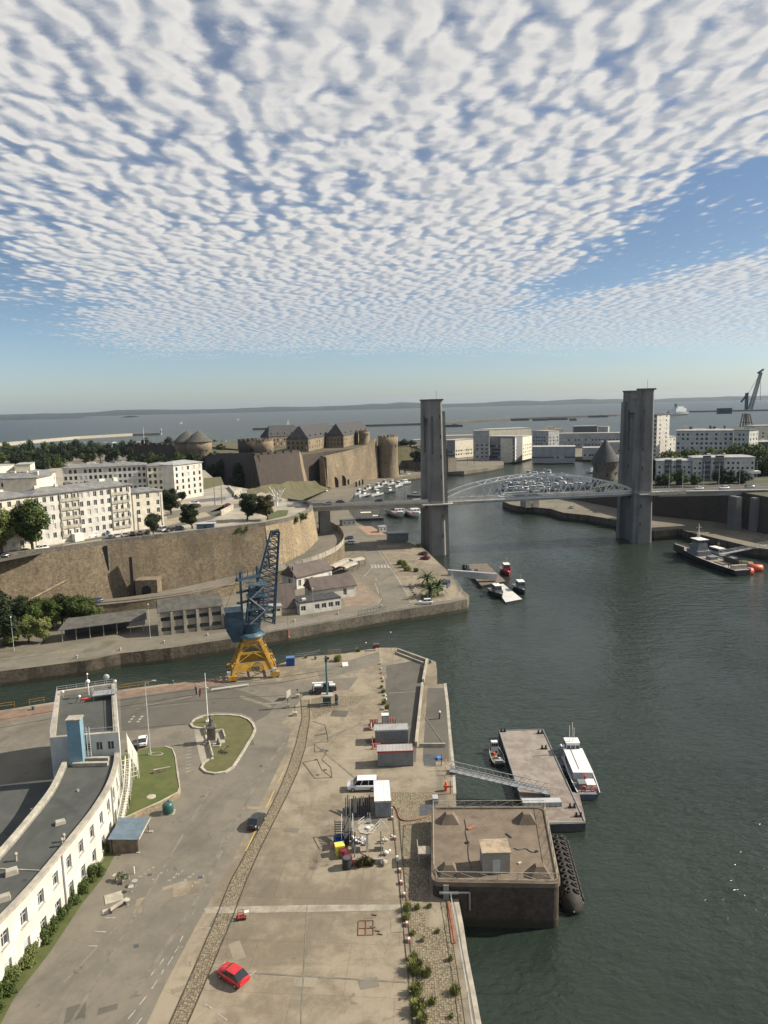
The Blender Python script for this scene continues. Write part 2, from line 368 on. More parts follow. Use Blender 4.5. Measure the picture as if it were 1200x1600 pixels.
M['bare']=mat('bare_earth',(.30,.25,.17),.95,.25,.2,fine=.3,stain=.3)
M['cobble']=masonry('granite_setts',(.30,.25,.17),(.10,.085,.06),.3,.3,.5,.3,.35,.3)
def cobble_ground():
 m=bpy.data.materials.new('granite_sett_paving');m.use_nodes=True;t=NT(m.node_tree);b=t.n['Principled BSDF'];b.inputs['Roughness'].default_value=.9
 g=t.n.new('ShaderNodeNewGeometry');vo=t.n.new('ShaderNodeTexVoronoi');t.l.new(g.outputs['Position'],vo.inputs['Vector']);vo.inputs['Scale'].default_value=3.8
 vo.inputs['Randomness'].default_value=.55
 r=t.sep(vo.outputs['Color'])[0]
 out=t.mix(r,(.15,.12,.08,1),(.30,.25,.165,1));e=t.ramp(vo.outputs['Distance'],.32,.55);out=t.mix(t.m('MULTIPLY',e,.8),out,(.07,.058,.04,1))
 f=t.ramp(t.noise(g.outputs['Position'],.3,4,.65),.45,.7);out=t.mix(t.m('MULTIPLY',f,.5),out,(.20,.18,.12,1))
 t.l.new(out,b.inputs['Base Color']);return m
M['cobble']=cobble_ground()
M['grass']=mat('lawn_grass',(.062,.080,.020),.95,.3,.5,col2=(.105,.110,.034),fine=.4)
M['grassdry']=mat('dry_lawn_grass',(.085,.088,.032),.95,.3,.5,col2=(.13,.112,.048),fine=.35)
M['qwall']=masonry('quay_wall_stone',(.19,.165,.125),(.10,.085,.06),1.4,.6,.35,.5,.65,.12,moss=(.07,.08,.035),tide=True)
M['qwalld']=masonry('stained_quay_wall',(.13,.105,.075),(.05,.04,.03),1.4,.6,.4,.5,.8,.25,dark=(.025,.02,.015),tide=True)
M['rampart']=masonry('rampart_stone',(.215,.170,.112),(.11,.09,.065),.9,.42,.5,.6,.65,.09,moss=(.12,.115,.06),dark=(.085,.07,.045))
M['rampart_sun']=masonry('golden_sunlit_stone',(.34,.265,.165),(.22,.17,.11),.8,.35,.35,.4,.25,.09)  # rampart stone lightened and gilded, sunlight put into the bastion's colour
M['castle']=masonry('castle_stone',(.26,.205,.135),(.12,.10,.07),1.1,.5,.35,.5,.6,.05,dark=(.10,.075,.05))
M['castle_shade']=masonry('shaded_castle_stone',(.062,.050,.041),(.08,.065,.05),1.1,.5,.3,.4,.5,.05,dark=(.07,.055,.042))  # castle stone darkened, shade put into the colour of walls turned from the sun
M['gwall']=masonry('grey_stone',(.18,.16,.13),(.09,.08,.065),.7,.35,.35,.4,.5,.15)
QZ=4.0
NQ=[(900,1990),(775,1680),(750,1598),(737,1530),(725,1460),(717,1408),(715,1330),(713,1259),(710,1197),(704,1139),(701,1100),(697,1068),(681,1069),(683,1050),(681,1034),(652,1023),(620,1012),(590,1012),(540,1021),(465,1027),(430,1040),(353,1056),(300,1063),(187,1078),(83,1097),(0,1110),(-160,1140)]
nq=pts(NQ,QZ)+[Vector((-160,100,QZ)),Vector((-160,-260,QZ)),Vector((40,-260,QZ))]
mb=MB();mb.prism(nq,-3,QZ,0,1);kind(mb.build('quay',[M['qwall'],M['quay']]))
CG=[(-190,1082),(0,1049),(133,1032),(187,1021), (267,1012),(300,1007),(367,997),(450,983),(600,957),(700,942),(730,936),(733,930),(716,916),(704,896),(674,868),(662,857),(640,848),(612,838),(594,832),(558,817),(546,800),(540,785),(552,768),(570,757),(600,749),(658,741),(694,737),(725,736),(762,731),(786,726),(787,721),(770,719),(745,718),(748,712),(835,712),(925,715),(1040,722)]
cgp=pts(CG,QZ)
far_edge=[(1040,686),(900,690),(800,690),(700,693),(640,694),(480,694),(320,700),(200,704),(60,708),(-200,716)]
cgp+=pts(far_edge,QZ)+[Vector((-900,1000,QZ)),Vector((-900,200,QZ))]
mb=MB();mb.prism(cgp,-3,QZ,0,1)
for i,f in enumerate(mb.f):
 c=sum((Vector(mb.v[k])for k in f),Vector())/len(f)
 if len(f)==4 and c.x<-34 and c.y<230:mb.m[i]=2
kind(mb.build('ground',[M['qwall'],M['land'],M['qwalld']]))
RQ=[(785,783),(789,779),(800,777),(830,776),(861,777),(905,782),(960,793),(1023,806),(1125,816),(1155,824),(1200,835),(1330,860),(1330,900),(1200,858),(1177,855),(1069,829),(1065,826),(1023,830),(985,826),(975,815),(960,812),(920,805),(880,801),(861,795),(832,792),(811,791),(797,788)]
mb=MB();mb.prism(pts(RQ,QZ),-3,QZ,0,1);kind(mb.build('quay',[M['qwalld'],M['land']]))
# city plateau behind the rampart
PZ=23.5
RT=[(-120,888),(0,872),(80,861),(140,853),(168,849),(230,842),(300,834),(360,827),(413,821)]
RB=[(451,813),(471,806),(482,800),(487,795),(483,789),(470,785),(452,782)]
rt=pts(RT,PZ);rbt=pts(RB,PZ)
back=[(440,778),(395,765),(345,757),(335,748),(320,735),(200,722),(60,725),(-150,735)]
bk=pts(back,PZ)
mb=MB();mb.prism(rt+rbt+bk+[Vector((-700,420,PZ)),Vector((-700,150,PZ))],QZ-1,PZ,0,1)
kind(mb.build('city_plateau',[M['gwall'],M['plaza']]))
# far hills across the roadstead
M['hill']=mat('wooded_hills',(.016,.028,.026),.95,.4,.004,col2=(.034,.046,.040),fine=.2)
def hills(name,u0,u1,D,hfun,depth,seed,n=120):
 mb=MB();rows=[]
 for k in range(5):
  r=[]
  for i in range(n+1):
   u=u0+(u1-u0)*i/n;x=(u-600)/F*D*1.02;t=k/4
   h=hfun(u)*(0,.55,.85,1.0,.8)[k]
   h*=.8+.5*mnoise.noise(Vector((x*.0016,seed,0)))+(.16*mnoise.noise(Vector((x*.009,k*3.1,seed)))if k else 0)
   r.append((x,D+depth*t+90*mnoise.noise(Vector((x*.001,k,seed))),max(h,-1 if k else-1)))
  rows.append(r)
 mb.grid(rows,0,True);return kind(mb.build(name,M['hill']))
hills('hills',-700,2100,8200,lambda u:62+(u<330)*0,900,1.3)
hills('headland',-600,130,6200,lambda u:30*min(1,max(0,(150-u)/200))+6,500,4.7,60)
hills('islet',203,230,6100,lambda u:14*max(0,1-((u-216)/14)**2),90,2.2,12)
# breakwaters
M['bw']=mat('breakwater_stone',(.13,.12,.10),.95,.25,.01)
def wall_line(name,pl,w,z,label,cat,m):
 mb=MB();P_=[at(u,v,0)for u,v in pl]
 a=[];b=[]
 for i,p in enumerate(P_):
  d_=(P_[min(i+1,len(P_)-1)]-P_[max(i-1,0)]);d_.z=0;d_.normalize();nrm=Vector((-d_.y,d_.x,0))
  a.append(p+nrm*w/2);b.append(p-nrm*w/2)
 mb.prism(a+b[::-1],-2,z,0);return tag(mb.build(name,m),label,cat)
wall_line('breakwater',[(-60,702),(0,697),(120,686),(205,681)],16,6,'pale stone breakwater at the left running out to a small light','breakwater',M['pale'])
wall_line('breakwater',[(205,681),(250,679.5)],14,5,'short dark end of the left breakwater','breakwater',M['bw'])
wall_line('breakwater',[(395,672),(560,667),(660,664),(800,656),(960,650),(1040,645),(1300,640)],22,6,'long low breakwater crossing the roadstead behind the castle and bridge','breakwater',M['bw'])
# lift bridge
BL=Vector((22.0,316.3,0));BR=Vector((118.5,332.6,0));bang=frame(BL,BR);bd=(BR-BL).normalized();bn_=Vector((-bd.y,bd.x,0));SPAN=(BR-BL).length
def bpt(s,w,z):p=BL+bd*s+bn_*w;return Vector((p.x,p.y,z))
br=thing('lift_bridge','long grey road bridge, its steel truss lift span between tall concrete pylons','bridge',(BL.x,BL.y,0),bang)
def dz_(x):return 22.9 if-5<x<SPAN+8 else(22.9+(0.6*min(1,(-x)/40)if x<0 else-1.6*min(1,(x-SPAN-8)/60)))
def deck(x0,x1,y0,y1,th_,name,n=8,m=None,extra=0):
 mb=MB()
 xs=[x0+(x1-x0)*i/n for i in range(n+1)]
 ring=[]
 for x in xs:
  z=dz_(x);ring.append([(x,y0,z-.35),(x,y0,z+.05),(x,y1,z+.05),(x,y1,z-.35),(x,y1-1.6,z-.55),(x,y1-2.2,z-th_),(x,y0+2.2,z-th_),(x,y0+1.6,z-.55)])
 mb.grid(ring,0,False,True);mb.face(ring[0][::-1]);mb.face(ring[-1])
 return mb.build(name,[m or M['lgrey2']],br)
M['lgrey2']=mat('bridge_paint_grey',(.58,.59,.58),.6,.12,.3,stain=.15)
M['deckside']=mat('bridge_concrete',(.40,.39,.36),.8,.15,.3,stain=.3)
deck(-64,-5,-6,6,2.3,'approach_deck',10,M['deckside'])
deck(-5,SPAN+8,-6,6,1.5,'lift_deck',6)
deck(SPAN+8,SPAN+120,-6,6,2.6,'approach_deck',12,M['deckside'])
for x0,x1 in((-64,-5),(-5,SPAN+8),(SPAN+8,SPAN+120)):
 mb=MB();n=8
 for i in range(n):
  a=x0+(x1-x0)*i/n;b=x0+(x1-x0)*(i+1)/n
  mb.face([(a,-3.9,dz_(a)+.07),(b,-3.9,dz_(b)+.07),(b,3.9,dz_(b)+.07),(a,3.9,dz_(a)+.07)])
 mb.build('roadway',M['asphd'],br)
 for sy in(-5.85,5.85):
  mb=MB()
  for i in range(n):
   a=x0+(x1-x0)*i/n;b=x0+(x1-x0)*(i+1)/n
   for h in(1.1,.75,.45):mb.tube((a,sy,dz_(a)+h),(b,sy,dz_(b)+h),.05 if h<1 else.08,4)
  k=int((x1-x0)/1.5)
  for i in range(k+1):
   a=x0+(x1-x0)*i/k;mb.box(a-.05,a+.05,sy-.05,sy+.05,dz_(a),dz_(a)+1.1)
  mb.build('railing',M['lgrey'],br)
 for sy in(-4.0,3.9):
  mb=MB()
  for i in range(n):
   a=x0+(x1-x0)*i/n;b=x0+(x1-x0)*(i+1)/n
   mb.face([(a,sy,dz_(a)+.22),(b,sy,dz_(b)+.22),(b,sy+.12,dz_(b)+.22),(a,sy+.12,dz_(a)+.22)])
   mb.face([(a,sy,dz_(a)),(b,sy,dz_(b)),(b,sy,dz_(b)+.22),(a,sy,dz_(a)+.22)])
  mb.build('kerb',M['concl'],br)
TX0,TX1=4.6,SPAN-6.0
def hz(s):return 1.3+8.0*(4*s*(1-s))**.85
for sy in(-4.9,4.9):
 mb=MB();N=12;zb=23.0
 P_=[(TX0+(TX1-TX0)*i/24,sy,zb+hz(i/24))for i in range(25)]
 for a,b in zip(P_[:-1],P_[1:]):mb.tube(a,b,.45,4,0)
 mb.tube((TX0,sy,zb),P_[0],.34,4);mb.tube((TX1,sy,zb),P_[-1],.34,4);mb.box(TX0-.3,TX1+.3,sy-.28,sy+.28,zb-.5,zb+.5)
 for i in range(N):
  s0,s1,sm_=i/N,(i+1)/N,(i+.5)/N
  X=lambda s:TX0+(TX1-TX0)*s
  mb.tube((X(s0),sy,zb),(X(sm_),sy,zb+hz(sm_)),.25,4);mb.tube((X(s1),sy,zb),(X(sm_),sy,zb+hz(sm_)),.25,4)
  if 0<i:mb.tube((X(s0),sy,zb+hz(s0)),(X(s0-.42/N),sy,zb+hz(s0)*.35),.11,4);mb.tube((X(s0),sy,zb+hz(s0)),(X(s0+.42/N),sy,zb+hz(s0)*.35),.11,4)
 mb.build('truss',M['lgrey2'],br)
mb=MB()
for i in range(3,14):
 s=i/16;x=TX0+(TX1-TX0)*s;mb.tube((x,-4.9,23+hz(s)),(x,4.9,23+hz(s)),.14,4)
 if i<13:
  s2=(i+1)/16;x2=TX0+(TX1-TX0)*s2;mb.tube((x,-4.9,23+hz(s)),(x2,4.9,23+hz(s2)),.08,4)
mb.build('cross_bracing',M['lgrey2'],br)
def pylon(x,y,side,top,w0,w1,dep,extra=0.0):
 mb=MB();zs=[-3,20,45,top]
 def W(z):return w0+(w1-w0)*(z+3)/(top+3)
 def ring(z):
  w=W(z)/2;d_=dep/2
  return[(x-w,y-d_*.55,z),(x-w+.9,y-d_,z),(x+w-.9,y-d_,z),(x+w,y-d_*.55,z),(x+w,y+d_,z),(x-w,y+d_,z)]
 rr=[ring(z)for z in zs];mb.grid(rr,0,False,True);mb.face(rr[-1])
 for q in(-.22,.26):
  a,b=W(0)*q,W(top)*q
  mb.face([(x+a-.25,y-dep/2-.12,-2),(x+a+.25,y-dep/2-.12,-2),(x+b+.2,y-dep/2-.12,top-.5),(x+b-.2,y-dep/2-.12,top-.5)],0)
  mb.face([(x+a+.25,y-dep/2-.12,-2),(x+a+.25,y-dep/2,-2),(x+b+.2,y-dep/2,top-.5),(x+b+.2,y-dep/2-.12,top-.5)],0)
  mb.face([(x+a-.25,y-dep/2,-2),(x+a-.25,y-dep/2-.12,-2),(x+b-.2,y-dep/2-.12,top-.5),(x+b-.2,y-dep/2,top-.5)],0)
 p=mb.build('pylon',[M['conct']],br)
 mb=MB();fx0=x+side*W(0)/2;fx1=x+side*W(top)/2
 a=[(fx0,y-dep*.3),(fx0+side*1.5,y-dep*.3),(fx0+side*1.5,y+dep*.35),(fx0,y+dep*.35)]
 b=[(fx1,y-dep*.3),(fx1+side*1.25,y-dep*.3),(fx1+side*1.25,y+dep*.35),(fx1,y+dep*.35)]
 mb.prism(a,-2,top-4.5,0,poly2=b);mb.build('guide_flange',M['conct'],p)
 for i in range(7):
  mb=MB();z=8+i*8.5
  if z>top-6:break
  if abs(z-23)<4:continue
  xx=x+side*(W(z)/2-1.4);mb.box(xx-.22,xx+.22,y-dep/2-.16,y-dep/2-.02,z,z+1.6);mb.build('slit_window',M['black'],p)
 mb=MB();mb.box(x-W(52)*.42,x-W(52)*.26,y-dep/2-.14,y-dep/2-.01,44,60);mb.build('recess',M['dgrey'],p)  # flat dark slab, its colour stands for the shade inside a recess
 for q in range(9):
  mb=MB();z=62-q*6.4
  if z<10:continue
  mb.box(x-W(z)/2+.8,x+W(z)/2-.8,y-dep/2-.05,y-dep/2+.02,z,z+.09);mb.build('band',M['grey'],p)
 mb=MB();mb.box(x-w1/2-.3,x+w1/2+.3,y-dep/2-.3,y+dep/2+.3,top,top+.7);mb.build('coping',M['dgrey'],p)
 return p
for x,sd in((0,1),(SPAN,-1)):
 off=-.3 if sd>0 else-1.6
 pylon(x+off,-6.6,sd,66.5 if sd>0 else 69.0,7.6 if sd>0 else 8.0,5.3 if sd>0 else 6.2,4.4)
 pylon(x+off-.2,6.2,sd,66.5 if sd>0 else 68.3,7.6,5.6,4.4)
 mb=MB();mb.box(x+off-2.2,x+off+1.7,-5,5,59,65.5);mb.build('tie_wall',M['conct'],br);mb=MB();mb.box(x+off-3.0,x+off+2.7,-5,5,-3,19.8);mb.build('tie_wall',M['conct'],br)
 mb=MB();zb=22.7;mb.box(x+off-7 if sd>0 else x-5,x+12 if sd>0 else x+off+8,-10.6,-6.0,zb-.4,zb);mb.build('footway_gallery',M['deckside'],br);mb=MB();mb.box(x+off-7 if sd>0 else x-5,x+12 if sd>0 else x+off+8,6.0,10.6,zb-.4,zb);mb.build('footway_gallery',M['deckside'],br);mb=MB()
 for h in(.5,.85,1.2):
  xa,xb=(x+off-7,x+12)if sd>0 else(x-5,x+off+8)
  mb.tube((xa,-10.5,zb+h),(xb,-10.5,zb+h),.06,4);mb.tube((xa,-10.5,zb+h),(xa-3,-6,zb+h),.06,4);mb.tube((xb,-10.5,zb+h),(xb+1,-6,zb+h),.06,4)
 for i in range(14):xx=xa+(xb-xa)*i/13;mb.box(xx-.05,xx+.05,-10.55,-10.45,zb,zb+1.2)
 mb.build('gallery_railing',M['lgrey'],br)
 mb=MB();mb.tube((x+off+.5,-6.6,67 if sd>0 else 69),(x+off+.5,-6.6,71 if sd>0 else 73.5),.07,4);mb.build('antenna',M['grey'],br)
for x0,x1 in((6,14),(SPAN-1,SPAN+17)):
 mb=MB();mb.box(x0,x1,-10.95,-10.7,22.0,23.6);mb.build('fascia_panel',M['pale'],br)
for xs,w_,d_ in((-48.5,4.6,3.2),(SPAN+62,9,5)):
 mb=MB();z=dz_(xs)-2.4
 for sy in((-1,1)if w_>5 else(0,)):
  c=(xs,sy*3.2,-1);mb.cbox(c,(w_,d_ if w_>5 else 7,z+1),0,0,.94 if w_>5 else 1)
  if w_>5:
   for q in(-.4,-.2,0,.2,.4):mb.cbox((xs+q*w_,sy*3.2-d_/2-.1,0),(.5,.3,z),0)
 if w_>5:mb.box(xs-8,xs+8,-5,5,z-1.6,z+.1)
 mb.build('pier',M['conct'],br)
def lamp(loc,h,label,group,rz=0,arms=2,r=.11,m='lgrey'):
 t=thing('street_lamp',label,'street lamp',loc,rz,group)
 mb=MB();mb.tube((0,0,0),(0,0,h),r,6,r2=r*.6);mb.tube((0,0,0),(0,0,.7),r*1.6,6);mb.build('pole',M[m],t)
 for s in((-1,1)if arms==2 else(1,)):
  if arms:
   mb=MB();mb.tube((0,0,h),(s*1.6,0,h+.35),.05,4);mb.build('arm',M[m],t)
   mb=MB();mb.box(s*1.6-.35,s*1.6+.35,-.14,.14,h+.28,h+.42);mb.build('lamp_head',M['lgrey'],t)
 if not arms:mb=MB();mb.ball((0,0,h+.15),.22,8);mb.build('lamp_head',M['white'],t)
 return t
lamp_spots=[(1051,'between the right pylons and a tree',11),(1072,'second from the pylons',11),(1107,'in front of the balconied apartments',12.5),(1131,'right of the balconied apartments',12.5),(1162,'beside the road ramp',12.5),(1188,'nearest the right edge',12.5)]
for u,w_,h in lamp_spots:
 p=None
 best=min(range(100,260),key=lambda s:abs((lambda q:600+F*q.x/q.y)(bpt(s,5,0))-(u-2)))
 q=bpt(best,5.2,dz_(best));lamp(q,h,'tall pale lamp on the bridge deck '+w_,'lamps along the bridge',bang)
for s,w_ in((-31,'left of the left pylons, near the pontoons'),(-12,'just left of the left pylons'),(-34.5,'furthest left over the water')):
 lamp(bpt(s,5.2,dz_(s)),10,'thin lamp on the bridge deck '+w_,'lamps along the bridge',bang)
# vehicles
def car_meshes(L=4.1,W=1.75,H=1.48,style='hatch'):
 """body lofted from cross sections; returns dict of MB"""
 w=W/2;mb=MB();gl=MB()
 if style=='van':
  prof=[(-L/2,.55,.95,1.0),(-L/2+.12,.35,1.0,1.0),(-L/2+.9,.3,1.12,1.0),(-L/2+1.0,.3,1.15,1.0),(L/2-.1,.3,1.15,1.0),(L/2,.45,1.1,.98)]
  roof=[(-L/2+.95,1.15,.98),(-L/2+1.65,H-.04,.86),(L/2-.25,H,.86),(L/2-.02,1.1,.97)]
 elif style=='suv':
  prof=[(-L/2,.5,.85,.86),(-L/2+.15,.3,.95,.98),(-L/2+1.1,.25,1.02,1.0),(L/2-.3,.25,1.05,1.0), (L/2,.5,.98,.9)]
  roof=[(-L/2+1.05,1.02,.95),(-L/2+1.8,H-.03,.78),(L/2-.7,H,.78),(L/2-.12,1.04,.92)]
 else:
  prof=[(-L/2,.45,.68,.82),(-L/2+.12,.28,.78,.95),(-L/2+.75,.22,.90,1.0),(L/2-.35,.22,.96,1.0),(L/2,.45,.90,.86)]
  roof=[(-L/2+.85,.90,.93),(-L/2+1.65,H-.05,.74),(L/2-1.0,H,.74),(L/2-.22,.95,.88)]
 rows=[]
 for x,zl,zh,k in prof:
  rows.append([(x,-w*k*.92,zl),(x,-w*k,(zl+zh)/2),(x,-w*k*.95,zh),(x,0,zh+.04),(x,w*k*.95,zh),(x,w*k,(zl+zh)/2),(x,w*k*.92,zl)])
 mb.grid(rows,0,True);mb.face(rows[0]);mb.face(rows[-1][::-1])
 r=roof;a,b=r[1],r[2]
 mb.grid([[(a[0]-.02,-w*a[2],a[1]),(a[0]-.02,0,a[1]+.05),(a[0]-.02,w*a[2],a[1])],[((a[0]+b[0])/2,-w*a[2],a[1]+.03),((a[0]+b[0])/2,0,a[1]+.09),((a[0]+b[0])/2,w*a[2],a[1]+.03)],[(b[0]+.02,-w*b[2],b[1]),(b[0]+.02,0,b[1]+.05),(b[0]+.02,w*b[2],b[1])]],0,True)
 for s in(-1,1):
  side=[(r[0][0],s*w*r[0][2],r[0][1]),(r[3][0],s*w*r[3][2],r[3][1]),(b[0],s*w*b[2],b[1]),(a[0],s*w*a[2],a[1])]
  gl.face(side if s<0 else side[::-1])
  for t0,t1,w_ in((0,0,.09),(.45,.42,.10),(1,1,.16))if style!='van' else((0,0,.09),(.30,.27,.12),(.62,.6,.12),(1,1,.5)):
   xb=r[0][0]+(r[3][0]-r[0][0])*t0;xt=a[0]+(b[0]-a[0])*t1
   yb,yt=s*(w*(r[0][2]+(r[3][2]-r[0][2])*t0)+.012),s*(w*(a[2])+.012)
   q=[(xb-w_*(t0),yb,r[0][1]),(xb+w_*(1-t0)+.02,yb,r[0][1]),(xt+w_*(1-t1)+.02,yt,a[1]),(xt-w_*(t1),yt,a[1])]
   mb.face(q if s<0 else q[::-1])
 gl.face([(r[0][0],-w*r[0][2],r[0][1]),(a[0],-w*a[2],a[1]),(a[0],w*a[2],a[1]),(r[0][0],w*r[0][2],r[0][1])])
 gl.face([(r[3][0],w*r[3][2],r[3][1]),(b[0], w*b[2],b[1]),(b[0],-w*b[2],b[1]),(r[3][0],-w*r[3][2],r[3][1])])
 lights=[]
 wh=MB();rr=.31 if style=='hatch' else.35
 wh.tube((0,-.11,0),(0,.11,0),rr,14,0);wh.tube((0,-.125,0),(0,.125,0),rr*.6,10,1)
 hl=MB();hl.box(-.05,.05,-.2,.2,-.07,.07)
 return mb,gl,wh,hl,rr,prof,w
CARM={}
def car(kind_,paint,loc,rz,label,group=None,cat='car',L=None,name=None):
 """the car's nose points along local -X"""
 L0={'hatch':4.0,'suv':4.5,'van':5.0}[kind_]
 key=(kind_,paint)
 if key not in CARM:
  H={'hatch':1.48,'suv':1.66,'van':1.97}[kind_];Wd={'hatch':1.75,'suv':1.86,'van':1.95}[kind_]
  mb,gl,wh,hl,rr,prof,w=car_meshes(L0,Wd,H,kind_)
  CARM[key]=(mb.mesh('car_body',M[paint]),gl.mesh('car_glass',M['cglass']),wh.mesh('wheel',[M['rubber'],M['steel']]),hl.mesh('light',M['white']),hl.mesh('rear_light',M['red']),rr,prof,w)
 body,glass,wheel,hlm,rlm,rr,prof,w=CARM[key]
 t=thing(name or('parked_car' if kind_!='van' else 'van'),label,cat,loc,rz,group)
 if L:t.scale=(L/L0,)*3
 bo=inst(body,'body',t);inst(glass,'windows',bo)
 for sx in(-1,1):
  for sy in(-1,1):inst(wheel,'wheel',t,(sx*L0*.31-.03,sy*(w-.10),rr))
 for sy in(-1,1):
  inst(hlm,'headlight',t,(-L0/2+.03,sy*w*.62,.62 if kind_=='hatch' else.75));inst(rlm,'rear_light',t,(L0/2-.03,sy*w*.66,.75 if kind_=='hatch' else.95))
 return t
def car_at(kind_,paint,nose,tail,z,label,group=None,cat='car',L=None):
 a=at(*nose,z);b=at(*tail,z);c=(a+b)/2
 return car(kind_,paint,c,frame(a,b),label,group,cat,L)
car_at('hatch','carr',(348,1519),(381,1541),QZ+.01,'bright red hatchback parked alone beside the cobbled track',cat='car',L=3.9)
car_at('hatch','carb',(408,1277),(393,1299),QZ+.01,'glossy black car driving along the cobbled track in the near yard')
car_at('van','carw',(546,1233),(588,1232),QZ+.01,'white minibus parked between the grey cabins and the white storage container',cat='van')
car_at('hatch','carw',(224,1152),(222,1172),QZ+.01,'small white car parked beside the lamp mast at the lawn edge')
car_at('suv','carw',(653,944),(677,943),QZ+.01,'white estate car parked near the palms at the quay corner')
car_at('hatch','card',(652,866),(671,868),QZ+.01,'dark car nearest the left bridge pylons')
car_at('hatch','card',(655,873),(674,875),QZ+.01,'dark red car beside the grass verge in front of the bridge pylons')
car_at('suv','carw',(540,850),(554,850),QZ+.01,'white van like car in the shadow under the bridge',cat='car')
car_at('suv','carn',(539,843),(551,842),QZ+.01,'dark car behind the white one in the shadow under the bridge')
car_at('hatch','carw',(398,888),(416,885),8.2,'white car climbing the ramp at the foot of the rampart behind the crane jib')
car_at('hatch','carg',(122,946),(139,943),7.8,'dark car parked on the ledge below the rampart',)
car_at('hatch','carn',(143,943),(158,940),7.8,'car with green tinted glass on the ledge below the rampart')
G='cars parked in front of the apartments'
row=[('van','carw',(78,848),(98,845),'small white delivery van furthest left by the apartments'),('hatch','carg',(104,846),(124,842),'silver car next to the small white delivery van'),('hatch','carw',(134,841),(153,838),'white car by the apartment entrance'),('suv','carn',(156,838),(178,833),'dark blue car in front of the apartment door'),('suv','carw',(51,862),(77,858),'white estate car beneath the big tree'),('hatch','card',(14,868),(30,866), 'red car half hidden under the big tree'),('hatch','carb',(30,865),(46,864),'black car beneath the big tree'),('hatch','carb',(-4,873),(13,870),'black car at the left edge above the rampart')]
for k_,p_,n_p,t_p,lb in row:car_at(k_,p_,n_p,t_p,PZ+.02,lb,G,'van' if k_=='van' else 'car')
cols=[('carn','dark'),('carw','white'),('carw','second white'),('carb','black'),('carg','silver'),('carb','black')]
for i,(p_,w_)in enumerate(cols):
 u=171+i*11.7;v=842-i*1.7
 nth=('leftmost','second','third','fourth','fifth','last')[i]
 car_at('hatch',p_,(u-4,v-5),(u+5,v+5.0),PZ+.02,f'{w_} car, {nth} in the row nose to the wall above the rampart','cars nose to the terrace wall')
car_at('van','carw',(245,829),(257,831),PZ+.02,'white van parked at the right end of the apartment street',G,'van')
for k_,p_,n_p,t_p,lb in[('hatch','carb',(259,832),(272,829),'black car left of the pine by the blue kiosk'),('hatch','carn',(272,829),(284,827),'dark blue car under the pine by the blue kiosk'),('suv','carw',(297,789),(309,788),'white car on the terrace road behind the round pines'),('hatch','card',(300,793),(314,792),'dark red car on the terrace road behind the round pines'),('hatch','card',(348,792),(361,791),'dark red car near the pale retaining walls')]:
 car_at(k_,p_,n_p,t_p,PZ+.02,lb,'cars on the terrace','car')
for k_, p_,n_p,t_p,lb in[('hatch','carw',(476,768),(487,771),'white car parked at the bend below the castle mound'),('hatch','carg',(481,775),(493,778),'silver car parked below the castle mound'),('hatch','carb',(485,776),(496,775),'black car parked below the castle mound'),('suv','carw',(505,770),(514,766),'white van at the castle road junction'),('suv','carb',(510,766),(516,763),'black car at the castle road junction'),('hatch','carb',(577,745),(587,743),'dark car on the road at the castle wall foot'),('hatch','carw',(591,742),(600,740),'white car at the foot of the round castle tower'),('hatch','carw',(531,757),(539,756),'white car by the castle gate arches')]:
 car_at(k_,p_,n_p,t_p,QZ+.05,lb,'cars below the castle')
for s,w_,p_,k_,lb in[(31,-2,'carw','suv','white car crossing the lift span near the left pylons'),(80,2,'carb','hatch','black car crossing the lift span'),(-24,1.8,'carb','hatch','black car on the bridge left of the pylons'),(-47,-1.8,'carg','hatch','silver car on the left approach of the bridge'),(-41,2,'carb','hatch','black car on the left approach of the bridge'),(127,-1.8,'carw','hatch','white car on the right approach nearest the pylons'),(140,-1.8,'carw','suv','second white car from the pylons on the right approach'),(156,1.8,'carg','suv','silver car on the right approach'),(166,-1.8,'carb','suv','black car on the right approach behind the lamp')]:
 q=bpt(s,w_,dz_(s)+.1);car(k_,p_,q,bang+(math.pi if w_>0 else 0),lb,'cars on the bridge')
car_at('hatch','carw',(889,793),(898,795),QZ+.05,'white car alone on the right bank quay under the bridge')
# near yard: surfaces
M['quaypatch']=ground_mat('pale_concrete_repair',(.21,.18,.13),(.28,.24,.18),(.15,.13,.10),False,.3)
def sheet(name,px,z,m,k='structure'):
 mb=MB();P_=pts(px,z);mb.prism(P_,z-.002,z,0,bottom=False);o=mb.build(name,m);return kind(o,k)
def strip(name,L_,R_,z,m):
 mb=MB();rows=[[at(a[0],a[1],z),at(b[0],b[1],z)]for a,b in zip(L_,R_)];mb.grid(rows,0);return kind(mb.build(name,m))
sheet('road',[(-160,1143),(83,1101),(190,1084),(300,1070),(356,1066),(470,1064),(560,1058),(545,1078),(478,1083),(466,1098),(440,1130),(455,1140),(444,1180),(415,1240),(355,1360),(310,1440),(262,1530),(210,1640),(-300,2300),(-700,1700),(-400,1250)],QZ+.006,M['asph'])
sheet('road',[(188,1092),(300,1076),(352,1072),(396,1085),(432,1100),(420,1116),(398,1128),(392,1120),(376,1114),(340,1112),(310,1117),(292,1132),(228,1140),(190,1142)],QZ+.011,M['asphd'])
TLl=[(470,1093),(472,1122),(461,1168),(449,1203),(434,1240),(412,1283),(387,1328),(360,1378),(335,1440),(300,1521),(264,1602),(225,1690),(150,1860)]
TLr=[(483,1093),(484,1122),(477,1168),(466,1205),(451,1238),(430,1280),(407,1326),(385,1376),(361,1440),(327,1521),(292,1602),(256,1690),(190,1860)]
strip('cobbled_track',TLl,TLr,QZ+.016,M['cobble'])
